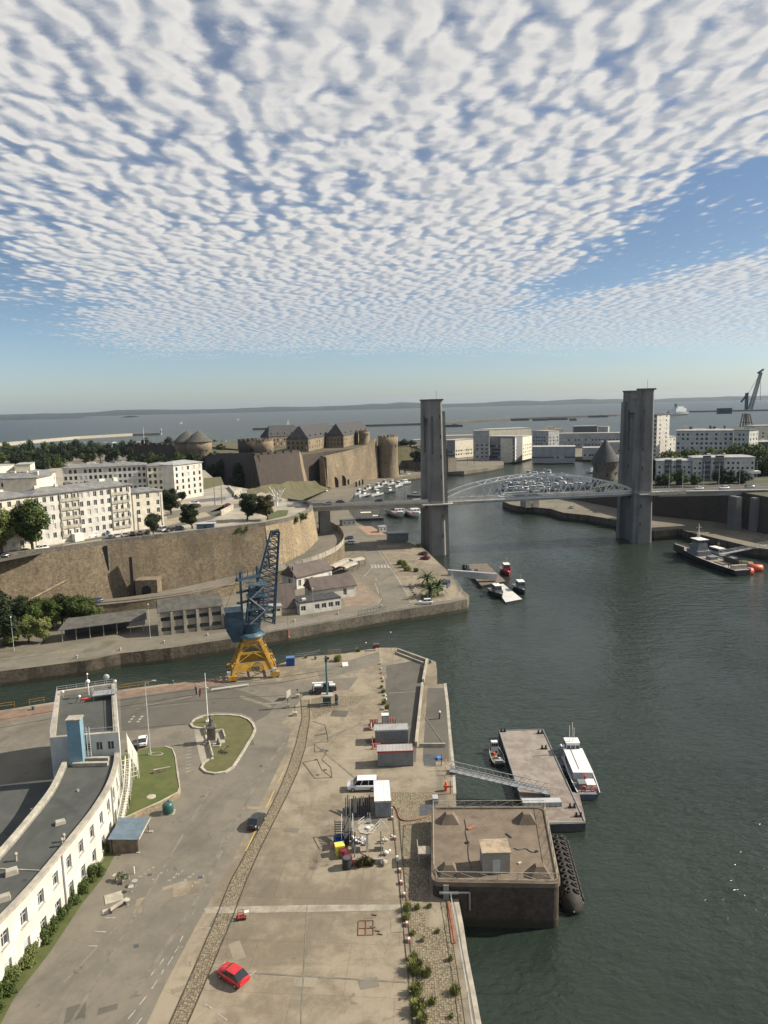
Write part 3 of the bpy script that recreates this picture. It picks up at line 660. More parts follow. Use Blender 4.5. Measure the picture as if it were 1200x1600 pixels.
def rail_path(name,px,z,w,h,m,label=None,cat=None):
 mb=MB();P_=pts(px,z)
 for a,b in zip(P_[:-1],P_[1:]):mb.tube(a,b,w,4)
 o=mb.build(name,m);kind(o);return o
M['groove']=mat('rail_groove',(.06,.048,.035),.9,.3,1)
rail_path('rail',[(a,b)for a,b in TLl],QZ,.09,.05, M['groove']);rail_path('rail',[(a,b)for a,b in TLr],QZ,.09,.05,M['groove'])
rail_path('rail',[(480,1080),(440,1087),(340,1092),(240,1102),(189,1110)],QZ,.06,.05,M['groove'])
for l_ in([(-30,1143),(80,1123),(188,1104),(300,1086),(356,1076),(440,1066),(520,1052)],[(-30,1130),(80,1112),(188,1094),(300,1078),(356,1069),(440,1058),(520,1046)]):
 rail_path('rail',l_,QZ+.02,.06,.05,M['groove'])
sheet('quay_strip',[(-160,1143),(0,1113),(83,1100),(188,1081),(300,1066),(352,1060),(352,1068),(300,1075),(188,1090),(83,1114),(0,1129),(-160,1160)],QZ+.014,mat('brown_quay_paving',(.20,.135,.095),.9,.3,.5,fine=.3,stain=.4))
sheet('concrete_band',[(319,1419),(335,1417),(480,1414),(640,1413),(640,1422),(480,1425),(335,1427),(321,1428)],QZ+.02,mat('pale_slab_band',(.29,.26,.205),.9,.3,.5,fine=.3,stain=.5))
sheet('cobbled_ground',[(545,1088),(572,1087),(560,1099),(530,1107),(508,1115),(490,1124),(485,1104),(486,1092),(520,1086)],QZ+.012,M['cobble'])
sheet('cobbled_ground',[(609,1238),(683,1238),(680,1262),(672,1290),(668,1300),(672,1405),(697,1412),(706,1470),(724,1600),(735,1700),(645,1700),(640,1600),(640,1500),(636,1405),(628,1330),(620,1280)],QZ+.012,M['cobble'])
sheet('concrete_patch',[(637,1410),(672,1407),(690,1412),(698,1440),(690,1450),(665,1448),(664,1420)],QZ+.02,M['quay'])
sheet('dark_slabs',[(602,1040),(650,1032),(662,1045),(652,1130),(650,1190),(640,1192),(605,1192),(603,1110)],QZ+.008,M['asphd'])
sheet('dark_slabs',[(668,1075),(697,1075),(702,1190),(660,1190)],QZ+.008,M['asphd'])
sheet('patch',[(495,1047),(540,1033),(592,1018),(594,1036),(540,1052),(500,1062)],QZ+.018,M['asph'])
rp=random.Random(21)
for i in range(26):
 u,v=rp.uniform(300,600),rp.uniform(1110,1590)
 if i>17:u,v=rp.uniform(60,300),rp.uniform(1380,1600)
 p=at(u,v,QZ)
 if p.x<-38:continue
 z=QZ+.0122+i*.0001;w,d2,a=rp.uniform(.6,4.5),rp.uniform(.5,3),rp.uniform(-.2,.5)
 mb=MB();q=[p+Matrix.Rotation(a,3,'Z')@Vector((x*w*rp.uniform(.85,1.1),y*d2*rp.uniform(.85,1.1),0))for x,y in((-.5,-.5),(.5,-.5),(.5,.5),(-.5,.5))]
 mb.face([(k.x,k.y,z)for k in q]);kind(mb.build('repair_patch',M[('asph','quay','asphd','quaypatch')[i%4]]))
M['paint']=mat('worn_white_marking',(.36,.345,.30),.8,.35,1.5,stain=.7);M['ypaint']=mat('worn_yellow_marking',(.50,.37,.10),.8,.2,2,stain=.3)
M['trace']=mat('pale_concrete_trace',(.175,.158,.125),.9,.35,.5,fine=.3,stain=.5)
def line(name, a,b,w,m,z=QZ+.026):
 p,q=at(*a,z),at(*b,z);d_=(q-p).normalized();n_=Vector((-d_.y,d_.x,0))*w/2
 mb=MB();mb.face([p-n_,q-n_,q+n_,p+n_]);return kind(mb.build(name,m))
line('painted_line',(399,1298),(384,1330),.16,M['ypaint']);line('painted_line',(428,1236),(416,1263),.16,M['ypaint']);line('painted_line',(443,1205),(434,1224),.14,M['ypaint'])
for a,b in(((200,1592),(212,1578)),((218,1570),(229,1556)),((214,1600),(222,1590)),((237,1545),(247,1530)),((252,1522),(256,1514)),((262,1508),(270,1495)),((273,1488),(280,1478)),((281,1472),(286,1462)),((236,1524),(243,1514)),((249,1508),(256,1498)),((320,1568),(332,1576)),((320,1568),(321,1573)),((341,1584),(355,1594)),((389,1525),(401,1516)),((164,1434),(182,1434)),((148,1455),(166,1456)),((137,1478),(152,1478)),((312,1450),(330,1450)),((282,1481),(286,1479))):
 line('painted_line',a,b,.12,M['paint'])
for a,b,w in(((110,1600),(330,1230),.35),((330,1230),(345,1218),.3),((205,1560),(330,1372),.5),((325,1372),(410,1205),.45),((410,1205),(445,1160),.5),((300,1430),(360,1285),.25),((455,1178),(565,1130),.35),((476,1150),(560,1220),.3),((375,1088),(425,1105),1.1),((225,1103),(300,1088),.5),((405,1100),(440,1098),.8),((600,1040),(602,1060),.8),((607,1083),(660,1080),.35),((440,1070),(475,1064),.35),((465,1068),(495,1060),.3),((302,1098),(188,1110),.25),((390,1520),(640,1535),.2),((480,1414),(470,1600),.12),((100,1535),(190,1440),.2)):
 TRZ=globals().get('TRZ',QZ+.0205)+.0003;line('trace',a,b,w,M['trace'],TRZ)
for(u,v)in((222,1362),(243,1366),(267,1368),(286,1372),(303,1376)):
 a=at(u,v,QZ);mb=MB()
 for k in range(4):
  for j in range(3):
   if random.random()<.25:continue
   x=a.x+.05*k-.1*j*0+(k*.32);y=a.y-1.0+k*.62+j*.0
   mb.box(x-.12+j*.17,x-.03+j*.17,y-.22,y+.12+random.uniform(-.1,.1),QZ+.022,QZ+.027)
 kind(mb.build('road_lettering',M['paint']))
for(u,v)in((207,1122),(220,1122)):
 a=at(u,v,QZ);mb=MB()
 for k in range(3):mb.box(a.x-.25,a.x+.25,a.y-2+k*1.2,a.y-1.4+k*1.2,QZ+.022,QZ+.027)
 kind(mb.build('road_lettering',M['paint']))
for k in range(8):
 a=at(296-k*.3,1168+k*5.4,QZ);mb=MB();mb.cbox((a.x,a.y,QZ+.02),(.9,.14,.007),0,.35);kind(mb.build('painted_line',M['paint']))
for u,v,r in((236,1245,.0),(123,1515,.45)):
 if r:mb=MB();c=at(u,v,QZ+.02);mb.torus(c,r,.05);kind(mb.build('manhole_ring',M['trace']))
for u,v in((234,1367),(313,1371),(408,1197),(315,1164),(213,1478),(496,1211),(503,1172),(511,1173),(494,1187),(508,1203)):
 mb=MB();c=at(u,v,QZ);mb.cbox((c.x,c.y,QZ+.02),(.55,.55,.012),0,.3);tag(mb.build('drain_cover',M['dgrey']),'small dark iron cover set in the yard, '+{234:'by the worn road lettering, left',313:'by the worn road lettering, right',408:'between the monument lawn and the track',315:'on the paving left of the monument',213:'low in the left road'}.get(u,'among the laid out ropes, '+{496:'left end',503:'second',511:'third',494:'fourth',508:'nearest the minibus'}.get(u,'x')),'drain cover','small iron covers in the yard')
# curved white office building
CURVE=[(-49.5,34),(-47,46),(-44.6,58),(-43.2,66),(-42.4,70.7),(-41.6,76),(-41.1,82),(-40.75,88),(-40.6,92),(-40.9,98),(-42.0,104),(-43.3,108.4)]
INNER=[(-58,34),(-54,50),(-50.5,66),(-48.6,76),(-48.1,84),(-48.1,90),(-48.3,96),(-48.9,100),(-50,105.2)]
ob=thing('office_building','long curved white two storey office building with a flat dark roof','building',(-45,80,QZ))
O=Vector((-45,80,QZ))
def L2(p,z=0):return Vector((p[0]-O.x,p[1]-O.y,z-O.z))
def resample(pl,step):
 out=[];acc=0
 for a,b in zip(pl[:-1],pl[1:]):
  a,b=Vector(a),Vector(b);n=max(1,int((b-a).length/step));out+=[a+(b-a)*i/n for i in range(n)]
 out.append(Vector(pl[-1]));return out
def smooth_curve(pl,n=4):
 out=[]
 for i in range(len(pl)-1):
  p0=Vector(pl[max(i-1,0)]);p1=Vector(pl[i]);p2=Vector(pl[i+1]);p3=Vector(pl[min(i+2,len(pl)-1)])
  for k in range(n):
   t=k/n;out.append(.5*((2*p1)+(-p0+p2)*t+(2*p0-5*p1+4*p2-p3)*t*t+(-p0+3*p1-3*p2+p3)*t**3))
 out.append(Vector(pl[-1]));return out
cv=smooth_curve(CURVE,5);RZ=12.0
def holed_wall(mb,p0,p1,z0,z1,holes,dep=.28,m=0,mr=None,nsign=1):
 """wall quad p0->p1 (outward normal to the right of travel) with rectangular openings (s0,s1,h0,h1)"""
 mr=m if mr is None else mr
 p0,p1=Vector((p0[0],p0[1],0)),Vector((p1[0],p1[1],0));Ln=(p1-p0).length;t=(p1-p0)/Ln;n=Vector((t.y,-t.x,0))*nsign
 ss=sorted({0,Ln}|{h[0]for h in holes}|{h[1]for h in holes});zz=sorted({z0,z1}|{h[2]for h in holes}|{h[3]for h in holes})
 def q(s,z,d=0):return(p0+t*s-n*d)+Vector((0,0,z))
 for i in range(len(zz)-1):
  run=None
  for k in range(len(ss)-1):
   cs,cz=(ss[k]+ss[k+1])/2,(zz[i]+zz[i+1])/2
   inside=any(h[0]<cs<h[1]and h[2]<cz<h[3]for h in holes)
   if not inside:
    if run is None:run=ss[k]
   if(inside or k==len(ss)-2)and run is not None:
    e=ss[k]if inside else ss[k+1]
    f=[q(run,zz[i]),q(e,zz[i]),q(e,zz[i+1]),q(run,zz[i+1])]
    mb.face(f if nsign>0 else f[::-1],m);run=None
 for a,b,c,d_ in holes:
  for f in([q(a,c),q(b,c),q(b,c,dep),q(a,c,dep)],[q(b,c),q(b,d_),q(b,d_,dep),q(b,c,dep)],[q(b,d_),q(a,d_),q(a,d_,dep),q(b,d_,dep)],[q(a,d_),q(a,c),q(a,c,dep),q(a,d_,dep)]):mb.face(f,mr)
 ang=math.atan2(t.y,t.x)
 return[(q((a+b)/2,c,dep-.02),ang,b-a,d_-c)for a,b,c,d_ in holes]
WIN={}
def window(parent,loc,ang,w,h,style='cross',name='window'):
 key=(round(w,2),round(h,2),style)
 if key not in WIN:
  fr=MB();gl=MB();f=.07
  fr.box(-w/2,-w/2+f,-.05,.05,0,h);fr.box(w/2-f,w/2,-.05,.05,0,h);fr.box(-w/2+f,w/2-f,-.05,.05,0,f);fr.box(-w/2+f,w/2-f,-.05,.05,h-f,h)
  if style in('cross','mid'):fr.box(-.035,.035,-.045,.045,f,h-f)
  if style=='cross':fr.box(-w/2+f,w/2-f,-.04,.04,h*.62,h*.62+.05)
  gm=M['shutter']if style=='shut' else M['glass']
  gl.face([(-w/2+f,0,f),(w/2-f,0,f),(w/2-f,0,h-f),(-w/2+f,0,h-f)])
  sl=MB();sl.box(-w/2-.08,w/2+.08,-.38,-.05-.22+.05,-.08,0)
  WIN[key]=(fr.mesh('window_frame',M['wframe']),gl.mesh('pane',gm),sl.mesh('sill',M['pale']))
 fm,gm,sl=WIN[key];o=inst(fm,name,parent,loc,(0,0,ang));inst(gm,'pane',o);return o
mb=MB();wins=[]
lens=[(cv[i+1]-cv[i]).length for i in range(len(cv)-1)];tot=sum(lens)
def along(pl,s):
 for a,b in zip(pl[:-1],pl[1:]):
  l=(b-a).length
  if s<=l:return a+(b-a)*s/l
  s-=l
 return pl[-1]
nb=int(tot/3.15)
for i in range(nb):
 a,b=along(cv,tot*i/nb),along(cv,tot*(i+1)/nb);l=(b-a).length;c=l/2;w=.62
 if i==nb-9:hl=[(c-.65,c+.65,4.05,6.6),(c-w,c+w,8.6,10.35)]
 else:hl=[(c-w,c+w,4.9,6.75),(c-w,c+w,8.5,10.35)]
 hs=holed_wall(mb,(a.x-O.x,a.y-O.y),(b.x-O.x,b.y-O.y),-1,RZ-O.z,[(p,q,r-O.z,s-O.z)for p,q,r,s in hl],.3)
 wins+=[(x,i)for x in hs]
mb.build('front_wall',M['facade'],ob);mb=MB()
iv=smooth_curve(INNER,3)
for a,b in zip(iv[:-1],iv[1:]):mb.face([L2(b,QZ-1),L2(a,QZ-1),L2(a,RZ),L2(b,RZ)])
mb.build('rear_wall',M['facade2'],ob)
for k,((loc,ang,w,h),i)in enumerate(wins):
 nm='door' if h>2 else 'window';o=window(ob,loc,ang,w,h,'shut' if i in(nb-11,nb-12)and k%2==0 else 'cross',nm)
for(loc,ang,w,h),i in wins:
 if h<2:
  s_=MB();s_.box(-w/2-.1,w/2+.1,-.42,-.24,-.1,0);inst(WIN.setdefault('sill',s_.mesh('sill',M['pale'])),'sill',ob,loc,(0,0,ang))
mb=MB();rows=[];NR=24
for i in range(NR+1):
 a=along(cv,tot*i/NR);il=sum((iv[k+1]-iv[k]).length for k in range(len(iv)-1));b=along(iv,il*i/NR);rows.append([L2(a,RZ-.35),L2(b,RZ-.35)])
M['roofd']=ground_mat('dark_roof_felt',(.060,.065,.060),(.085,.09,.082),(.04,.044,.042),False,.2)
mb.grid(rows,0);mb.build('roof',M['roofd'],ob)
def ribbon(mb,pl,w,z0,z1,m=0,side=1):
 off=[]
 for i,p in enumerate(pl):
  d_=(pl[min(i+1,len(pl)-1)]-pl[max(i-1,0)]).normalized();off.append(p+Vector((-d_.y,d_.x))*w*side)
 rows=[[L2(a,z0),L2(a,z1),L2(b,z1),L2(b,z0)]for a,b in zip(pl,off)];mb.grid(rows,m,False,True)
mb=MB();out=[p+Vector((.25,0))for p in cv];ribbon(mb,out,.75,RZ-.3,RZ+.12);mb.build('cornice',M['concl'],ob)
mb=MB();ribbon(mb,iv,.7,RZ-.4,RZ+.45);mb.build('parapet',M['pale'],ob)
mb=MB();mb.prism([(p.x-O.x-.05,p.y-O.y)for p in iv]+[(-53.5-O.x,107-O.y),(-62-O.x,105-O.y),(-90-O.x,96-O.y),(-95-O.x,30-O.y)],-1,4.6,1,0)
mb.build('lower_roof',[M['roofd'],M['facade2']],ob)
for k in(nb-8,nb-16,nb-18,nb-3):
 p=along(cv,tot*k/nb);mb=MB();q=L2(p,0)+Vector((.12,0,0));mb.tube((q.x,q.y,0),(q.x,q.y,RZ-QZ-.3),.1 if k!=nb-18 else.32,8);mb.build('downpipe',M['steel']if k!=nb-18 else M['dgrey'],ob)
for u,v,sx,sy,h in((94,1283,1.3,.9,.35),(18,1361,1.4,1.0,.5),(5,1402,1.5,.9,.5),(52,1261,.8,.15,.1),(122,1233,.3, .3,.2)):
 p=at(u,v,RZ);mb=MB();mb.cbox(L2(p,RZ-.35),(sx,sy,h+.1),0,.5,.85);mb.build('roof_hatch',M['concl'],ob)
for u,v in((100,1311),(25,1341),(97,1318)):
 p=at(u,v,RZ);mb=MB();q=L2(p,RZ-.35);mb.tube(q,q+Vector((0,0,.8)),.14,8);mb.ball(q+Vector((0,0,.9)),.25,8);mb.build('roof_vent',M['concl'],ob)
mb=MB();a,b=L2(at(0,1354,RZ),RZ-.3),L2(at(65,1357,RZ),RZ-.3);mb.tube(a,b,.1,4);mb.build('roof_joint',M['concl'],ob)
BZ=15.0;BK=[(-53.2,106.9),(-42.9,108.2),(-51.1,129.4),(-60.6,126.0)]
mb=MB();holes=[(3.3+i*1.75,4.3+i*1.75,RZ-QZ+.7,RZ-QZ+2.1)for i in range(4)]
hs=holed_wall(mb,L2(BK[0])[:2],L2(BK[1])[:2],0,BZ-QZ+.5,holes,.25)
for a,b in((1,2),(2,3),(3,0)):
 p,q=L2(BK[a]),L2(BK[b]);mb.face([(p.x,p.y,-1),(q.x,q.y,-1),(q.x,q.y,BZ-QZ+.5),(p.x,p.y,BZ-QZ+.5)])
mb.build('end_wall',M['facade2'],ob)
for loc,ang,w,h in hs:window(ob,loc,ang,w,h,'mid')
mb=MB();ins=[(-52.6,107.5),(-43.9,108.7),(-51.6,128.5),(-59.8,125.5)];mb.face([L2(p,BZ-.3)for p in ins]);mb.build('end_roof',M['roofd'],ob)
mb=MB()
for i in range(4):
 j=(i+1)%4;mb.face([L2(BK[i],BZ+.5),L2(BK[j],BZ+.5),L2(ins[j],BZ+.5),L2(ins[i],BZ+.5)]);mb.face([L2(ins[i],BZ+.5),L2(ins[j],BZ+.5),L2(ins[j],BZ-.3),L2(ins[i],BZ-.3)])
mb.build('end_parapet',M['concl'],ob)
mb=MB();mb.cbox(L2((-48.6,105.9),RZ-.35),(2.0,1.6,7.3),0,.08);mb.build('lift_shaft',mat('pale_blue_render',(.17,.29,.36),.8,.12,.5,stain=.25),ob)
mb=MB();mb.cbox(L2((-48.6,105.9),RZ+6.95),(2.2,1.8,.22),0,.08);mb.build('shaft_coping',M['pale'],ob)
def railing(parent,P_,h,bars=3,post=1.5,r=.035,m='lgrey',name='railing'):
 mb=MB()
 for a,b in zip(P_[:-1],P_[1:]):
  a,b=Vector(a),Vector(b);n=max(1,int((b-a).length/post))
  for k in range(bars):z=Vector((0,0,h*(k+1)/bars));mb.tube(a+z,b+z,r,4)
  for i in range(n+1):p=a+(b-a)*i/n;mb.tube(p,p+Vector((0,0,h)),r,4)
 return mb.build(name,M[m],parent)
railing(ob,[L2((-60.4,125.9),BZ+.5),L2((-51.3,129.1),BZ+.5)],.8,2);railing(ob,[L2((-60.4,125.9),BZ+.5),L2((-53.2,107.1),BZ+.5)],.8,2);railing(ob,[L2((-51.3,129.1),BZ+.5),L2((-43.1,108.5),BZ+.5)],.7,2)
railing(ob,[L2((-47.3,107.5),BZ+.5),L2((-43.2,108.1),BZ+.5)],1.0,2)
mb=MB();q=L2((-47.3,106.6),RZ);mb.tube(q,q+Vector((0,0,5.2)),.05,4);mb.tube(q+Vector((.5,0,0)),q+Vector((.5,0,5.2)),.05,4)
for k in range(13):mb.tube(q+Vector((0,0,.3+k*.38)),q+Vector((.5,0,.3+k*.38)),.03,4)
mb.build('roof_ladder',M['white'],ob)
mb=MB();mb.box(*[x for p in((-49,-43.6),)for x in(L2((p[0],0)).x,L2((p[1],0)).x)],L2((0,104.6)).y,L2((0,105.2)).y,RZ-QZ-.3,RZ-QZ+.25);mb.build('roof_step',M['pale'],ob)
mb=MB();mb.box(L2((-49,0)).x,L2((-44.0,0)).x,L2((0,106)).y,L2((0,106.6)).y, RZ-QZ-.3,RZ-QZ+.35);mb.build('roof_step',M['concl'],ob)
mb=MB()
for k in range(8):a=L2((-45.4,118.0),10.4-k*.42);b=L2((-42.2,113.6),9.0-k*.42);mb.tube(a,b,.07,4)
for p,z0,z1 in(((-45.4,118.0),4,10.7),((-42.2,113.6),4,9.2),((-43.8,115.8),4,8.8)):mb.tube(L2(p,z0),L2(p,z1),.07,4)
mb.build('stair_screen',M['white'],ob)
mb=MB()
for k in range(6):mb.tube(L2((-44.4,112.2),4.6+k*.8),L2((-42.3,113.4),4.6+k*.8),.05,4)
for k in range(5):x=-44.4+k*.5;mb.tube(L2((x,112.2+k*.3),4),L2((x,112.2+k*.3),8.4),.05,4)
mb.build('stair_railing',M['white'],ob)
for side,dx in((0,0),(1,.8)):
 mb=MB();pp=[L2((-43.6+dx+.0,112.0),8.6),L2((-41.7+dx*.9,105.5),6.8),L2((-40.7+dx*.8,99.5),5.0)]
 for h in(0,.5,1.0):
  for a,b in zip(pp[:-1],pp[1:]):mb.tube(a+Vector((0,0,h)),b+Vector((0,0,h)),.05,4)
 for a,b in zip(pp[:-1],pp[1:]):
  for k in range(6):p=a+(b-a)*k/5;mb.tube(Vector((p.x,p.y,0)),p+Vector((0,0,1)),.04,4)
 mb.build('stair_handrail',M['white'],ob)
mb=MB();pp=[L2((-43.5,112.0),8.5),L2((-41.6,105.5),6.7),L2((-40.6,99.5),4.9)]
for a,b in zip(pp[:-1],pp[1:]):
 for k in range(12):p=a+(b-a)*k/12;mb.cbox(p+Vector((.35,0,0)),(.8,.3,.06))
mb.build('stair_flight',M['pale'],ob)
t=thing('antenna_platform','railed antenna platform with dish and dome on the dark end roof','antenna platform',(-51.0,124.0,BZ-.3),.25)
mb=MB();mb.box(-2,2,-1.2,1.2,1.0,1.1);mb.build('deck',M['steel'],t)
for x in(-1.8,1.8):
 for y in(-1,1):mb=MB();mb.tube((x,y,0),(x,y,1),.05,4);mb.build('leg',M['steel'],t)
railing(t,[(-2,-1.2,1.1),(2,-1.2,1.1),(2,1.2,1.1),(-2,1.2,1.1),(-2,-1.2,1.1)],1.1,2)
mb=MB();mb.tube((.3,1.3,0),(.3,1.3,3.4),.05,4);mb.ball((.3,1.2,3.5),.55,10,0,(1,.35,1));mb.build('dish',M['lgrey'],t)
mb=MB();mb.tube((-2.9,1.3,0),(-2.9,1.3,2.6),.12,6);mb.ball((-2.9,1.3,3.0),.4,8);mb.tube((-2.9,1.3,3.3),(-2.9,1.3,4.4),.04,4);mb.ball((-2.9,1.3,4.4),.2,6);mb.build('dome',M['white'],t)
for u,v,lb in((98,1082,'left corner'),(124,1089,'middle'),(180,1065,'right corner')):
 p=at(u,v,BZ+.8);t=thing('roof_lamp','small white spotlight on the '+lb+' of the end roof','spotlight',(p.x,p.y,BZ+.2));mb=MB();mb.tube((0,0,-.4),(0,0,.6),.04,4);mb.build('bracket',M['lgrey'],t);mb=MB();mb.ball((0,0,.7),.28,8);mb.build('lamp_head',M['white'],t)
p=at(135,1091,BZ);mb=MB();mb.cbox((p.x,p.y,BZ-.3),(1.7,.5,.35),0,.2);tag(mb.build('red_case',M['orange']),'red case lying on the dark end roof of the white building','case')
# greenery near the building
def leaf_mat(name,a,b,tr=.25):
 m=bpy.data.materials.new(name);m.use_nodes=True;t=NT(m.node_tree);bs=t.n['Principled BSDF'];bs.inputs['Roughness'].default_value=.75
 oi=t.n.new('ShaderNodeNewGeometry');r=t.noise(oi.outputs['Position'],1.3,3,.7);c=t.mix(t.ramp(r,.35,.65),a+(1,),b+(1,))
 c=t.mix(t.m('MULTIPLY',oi.outputs['Random Per Island'],.6),c,tuple(min(1,x*1.7)for x in b)+(1,));t.l.new(c,bs.inputs['Base Color'])
 bs.inputs['Specular IOR Level'].default_value=.2;return m
M['leaf']=leaf_mat('tree_leaves',(.022,.038,.010),(.055,.075,.018));M['leafl']=leaf_mat('light_leaves',(.045,.06,.018),(.10,.12,.035));M['leafd']=leaf_mat('dark_pine_leaves',(.010,.018,.008),(.024,.034,.013))
M['leafp']=leaf_mat('palm_leaves',(.02,.035,.012),(.06,.085,.03));M['leafb']=leaf_mat('brownish_leaves',(.03,.03,.012),(.075,.065,.03));M['bark']=mat('bark',(.09,.07,.05),.95,.3,2)
M['weed']=leaf_mat('weed_leaves',(.07,.085,.025),(.17,.18,.06))
def foliage(clumps,leaf,n,rnd,flat=1.0):
 """leaf-sized faces spread through clumps (x,y,z,r)"""
 mb=MB();tot_=sum(c[3]**2 for c in clumps)
 for cx,cy,cz,cr in clumps:
  k=int(n*cr*cr/tot_)
  for _ in range(k):
   v=Vector((rnd.gauss(0,1),rnd.gauss(0,1),rnd.gauss(0,1))).normalized();r=cr*rnd.uniform(.55,1.06)*(1+.25*mnoise.noise(v*2.2+Vector((cx,cy,cz))))
   p=Vector((cx,cy,cz))+Vector((v.x,v.y,v.z*flat))*r
   nn=(v+Vector((rnd.gauss(0,.6),rnd.gauss(0,.6),rnd.gauss(0,.6)+.3))).normalized();a=nn.orthogonal().normalized();b=nn.cross(a);s=leaf*rnd.uniform(.6,1.3)
   ang=rnd.uniform(0,6.28);a,b=a*math.cos(ang)+b*math.sin(ang),b*math.cos(ang)-a*math.sin(ang)
   mb.face([p-a*s,p-b*s*.55,p+a*s,p+b*s*.6])
 return mb
TREES={}
def tree_proto(kind_,seed=0):
 key=(kind_,seed)
 if key in TREES:return TREES[key]
 rnd=random.Random(seed*17+len(kind_));cl=[];tr=MB()
 if kind_=='broad':
  tr.tube((0,0,-.3),(.2,.1,3.2),.32,8,r2=.24)
  for k in range(15):
   a=rnd.uniform(0,6.28);rr=rnd.uniform(0,3.4);z=rnd.uniform(3.6,8.6);rr*=math.sqrt(max(.1,1-((z-5.8)/4)**2));cl.append((rr*math.cos(a),rr*math.sin(a),z,rnd.uniform(1.2,2.0)))
  for c in cl[:8]:tr.tube((.2,.1,2.9),c[:3],.12,5,r2=.03)
  f=foliage(cl,.27,8000,rnd)
 elif kind_=='pine':
  tr.tube((0,0,-.3),(.5,.1,4.0),.28,8,r2=.2)
  for k in range(17):
   a=rnd.uniform(0,6.28);rr=rnd.uniform(.3,3.0);z=rnd.uniform(2.0,7.4)-rr*.25;cl.append((.5+rr*math.cos(a),rr*math.sin(a),z,rnd.uniform(1.1,1.7)))
  for c in cl[:9]:tr.tube((.4,.1,3.2),c[:3],.1,5,r2=.03)
  f=foliage(cl,.25,7500,rnd,.75)
 elif kind_=='bush':
  for k in range(9):
   a=rnd.uniform(0,6.28);rr=rnd.uniform(0,1.5);cl.append((rr*math.cos(a),rr*math.sin(a),rnd.uniform(.4,1.7),rnd.uniform(.5,.9)))
  tr.tube((0,0,-.1),(0,0,1.2),.08,5);f=foliage(cl,.16,1700,rnd)
 elif kind_=='umbrella':
  tr.tube((0,0,-.3),(.3,0,6),.3,8,r2=.2)
  for k in range(12):
   a=rnd.uniform(0,6.28);rr=rnd.uniform(0,4);cl.append((rr*math.cos(a),rr*math.sin(a),7.6-rr*.12+rnd.uniform(-.5,.5),rnd.uniform(1.0,1.7)))
  for c in cl[:7]:tr.tube((.3,0,5.5),c[:3],.12,5,r2=.03)
  f=foliage(cl,.34,2600,rnd,.6)
 elif kind_=='far':
  tr.tube((0,0,-.3),(0,0,3.5),.35,6)
  for k in range(14):
   a=rnd.uniform(0,6.28);rr=rnd.uniform(0,3.6);z=rnd.uniform(1.6,8.2);rr*=math.sqrt(max(.1,1-((z-4.6)/5)**2));cl.append((rr*math.cos(a),rr*math.sin(a),z,rnd.uniform(1.4,2.2)))
  f=foliage(cl,.42,2600,rnd)
 TREES[key]=(f,tr.mesh('trunk',M['bark']));return TREES[key]
FM={}
def tree(kind_,loc,s,label,leaf='leaf',seed=0,group=None,cat='tree',rz=None,name='tree',sz=None):
 f,tm=tree_proto(kind_,seed);key=(kind_,seed,leaf)
 if key not in FM:FM[key]=f.mesh('crown',M[leaf])
 t=thing(name,label,cat,loc,rz if rz is not None else random.uniform(0,6.28),group);t.scale=(s,s,sz or s)
 inst(FM[key],'crown',t);inst(tm,'trunk',t);return t
hed=[((176,1285),.62),((170,1308),.62),((164,1330),.6),((145,1372),.8),((128,1392),.75),((112,1412),.7),((98,1432),.72),((83,1452),.74),((68,1472),.78),((52,1490),.8),((36,1510),.82),((22,1530),.85),((6,1552),.9),((-12,1578),.9)]
hedw=['nearest the grass lawn corner','second from the lawn','just above the entrance step','just below the entrance step','second below the entrance','third below the entrance','fourth below the entrance','fifth below the entrance','sixth below the entrance','seventh below the entrance','eighth below the entrance','ninth below the entrance','near the bottom left corner','in the bottom left corner']
for(q,s),w_ in zip(hed,hedw):tree('bush',at(*q,QZ),s,'green shrub against the curved white facade, '+w_,'leafl' if random.random()<.3 else 'leaf',random.randint(0,2),'shrubs along the white facade','shrub',name='shrub')
strip('grass_verge',[(186,1284),(168,1330),(150,1366),(112,1405),(60,1470),(0,1538),(-30,1580)],[(192,1290),(180,1335),(160,1372),(128,1412),(78,1488),(22,1560),(-10,1620)],QZ+.03,M['grass'])
LW=[(189, 1181),(210,1174),(232,1169),(258,1167),(269,1171),(273,1182),(276,1207),(280,1230),(277,1238),(249,1253),(215,1268),(186,1282)]
mb=MB();P_=pts(LW,QZ+.75);mb.prism(P_,QZ-.1,QZ+.75,1,0);kind(mb.build('lawn',[M['grass'],M['gwall']]))
mb=MB();w_=pts(LW[3:],QZ+.75);w2=[Vector(((p.x-.0),p.y,0))for p in w_]
c_=sum((Vector(p)for p in P_),Vector())/len(P_);w2=[p+(p-c_).normalized()*.35 for p in w_]
mb.prism([p for p in w_]+[p for p in w2[::-1]],QZ-.05,QZ+.85,0,1);tag(mb.build('low_wall',[M['rampart_sun'],M['concl']]),'low pale stone wall bounding the lawn beside the white building','low wall')
p=at(236,1245,QZ+.75);mb=MB();mb.lathe([(.75,0),(.72,.06),(.6,.07)],(p.x,p.y,QZ+.75),16);tag(mb.build('well_cover',M['concl']),'round pale concrete cover in the small lawn','cover')
t=thing('cannon','old pale cannon barrel on a low wooden cradle on the small lawn', 'cannon',at(251,1206,QZ+.75),.35)
mb=MB();mb.tube((-1.0,0,.55),(1.6,0,.6),.14,8,r2=.09);mb.ball((-1.05,0,.55),.15,8);mb.build('barrel',M['pale'],t)
mb=MB();mb.cbox((-.5,0,0),(1.5,.7,.4),0,0,.8);mb.build('cradle',M['wood'],t)
t=lamp(at(235,1179,QZ+.75),13.5,'tall slender lamp mast rising from a kerbed bed on the small lawn',None,0,1);t['label']='tall slender lamp mast rising from the small lawn by the white car'
del_=[k for k in t.keys()if k=='group']
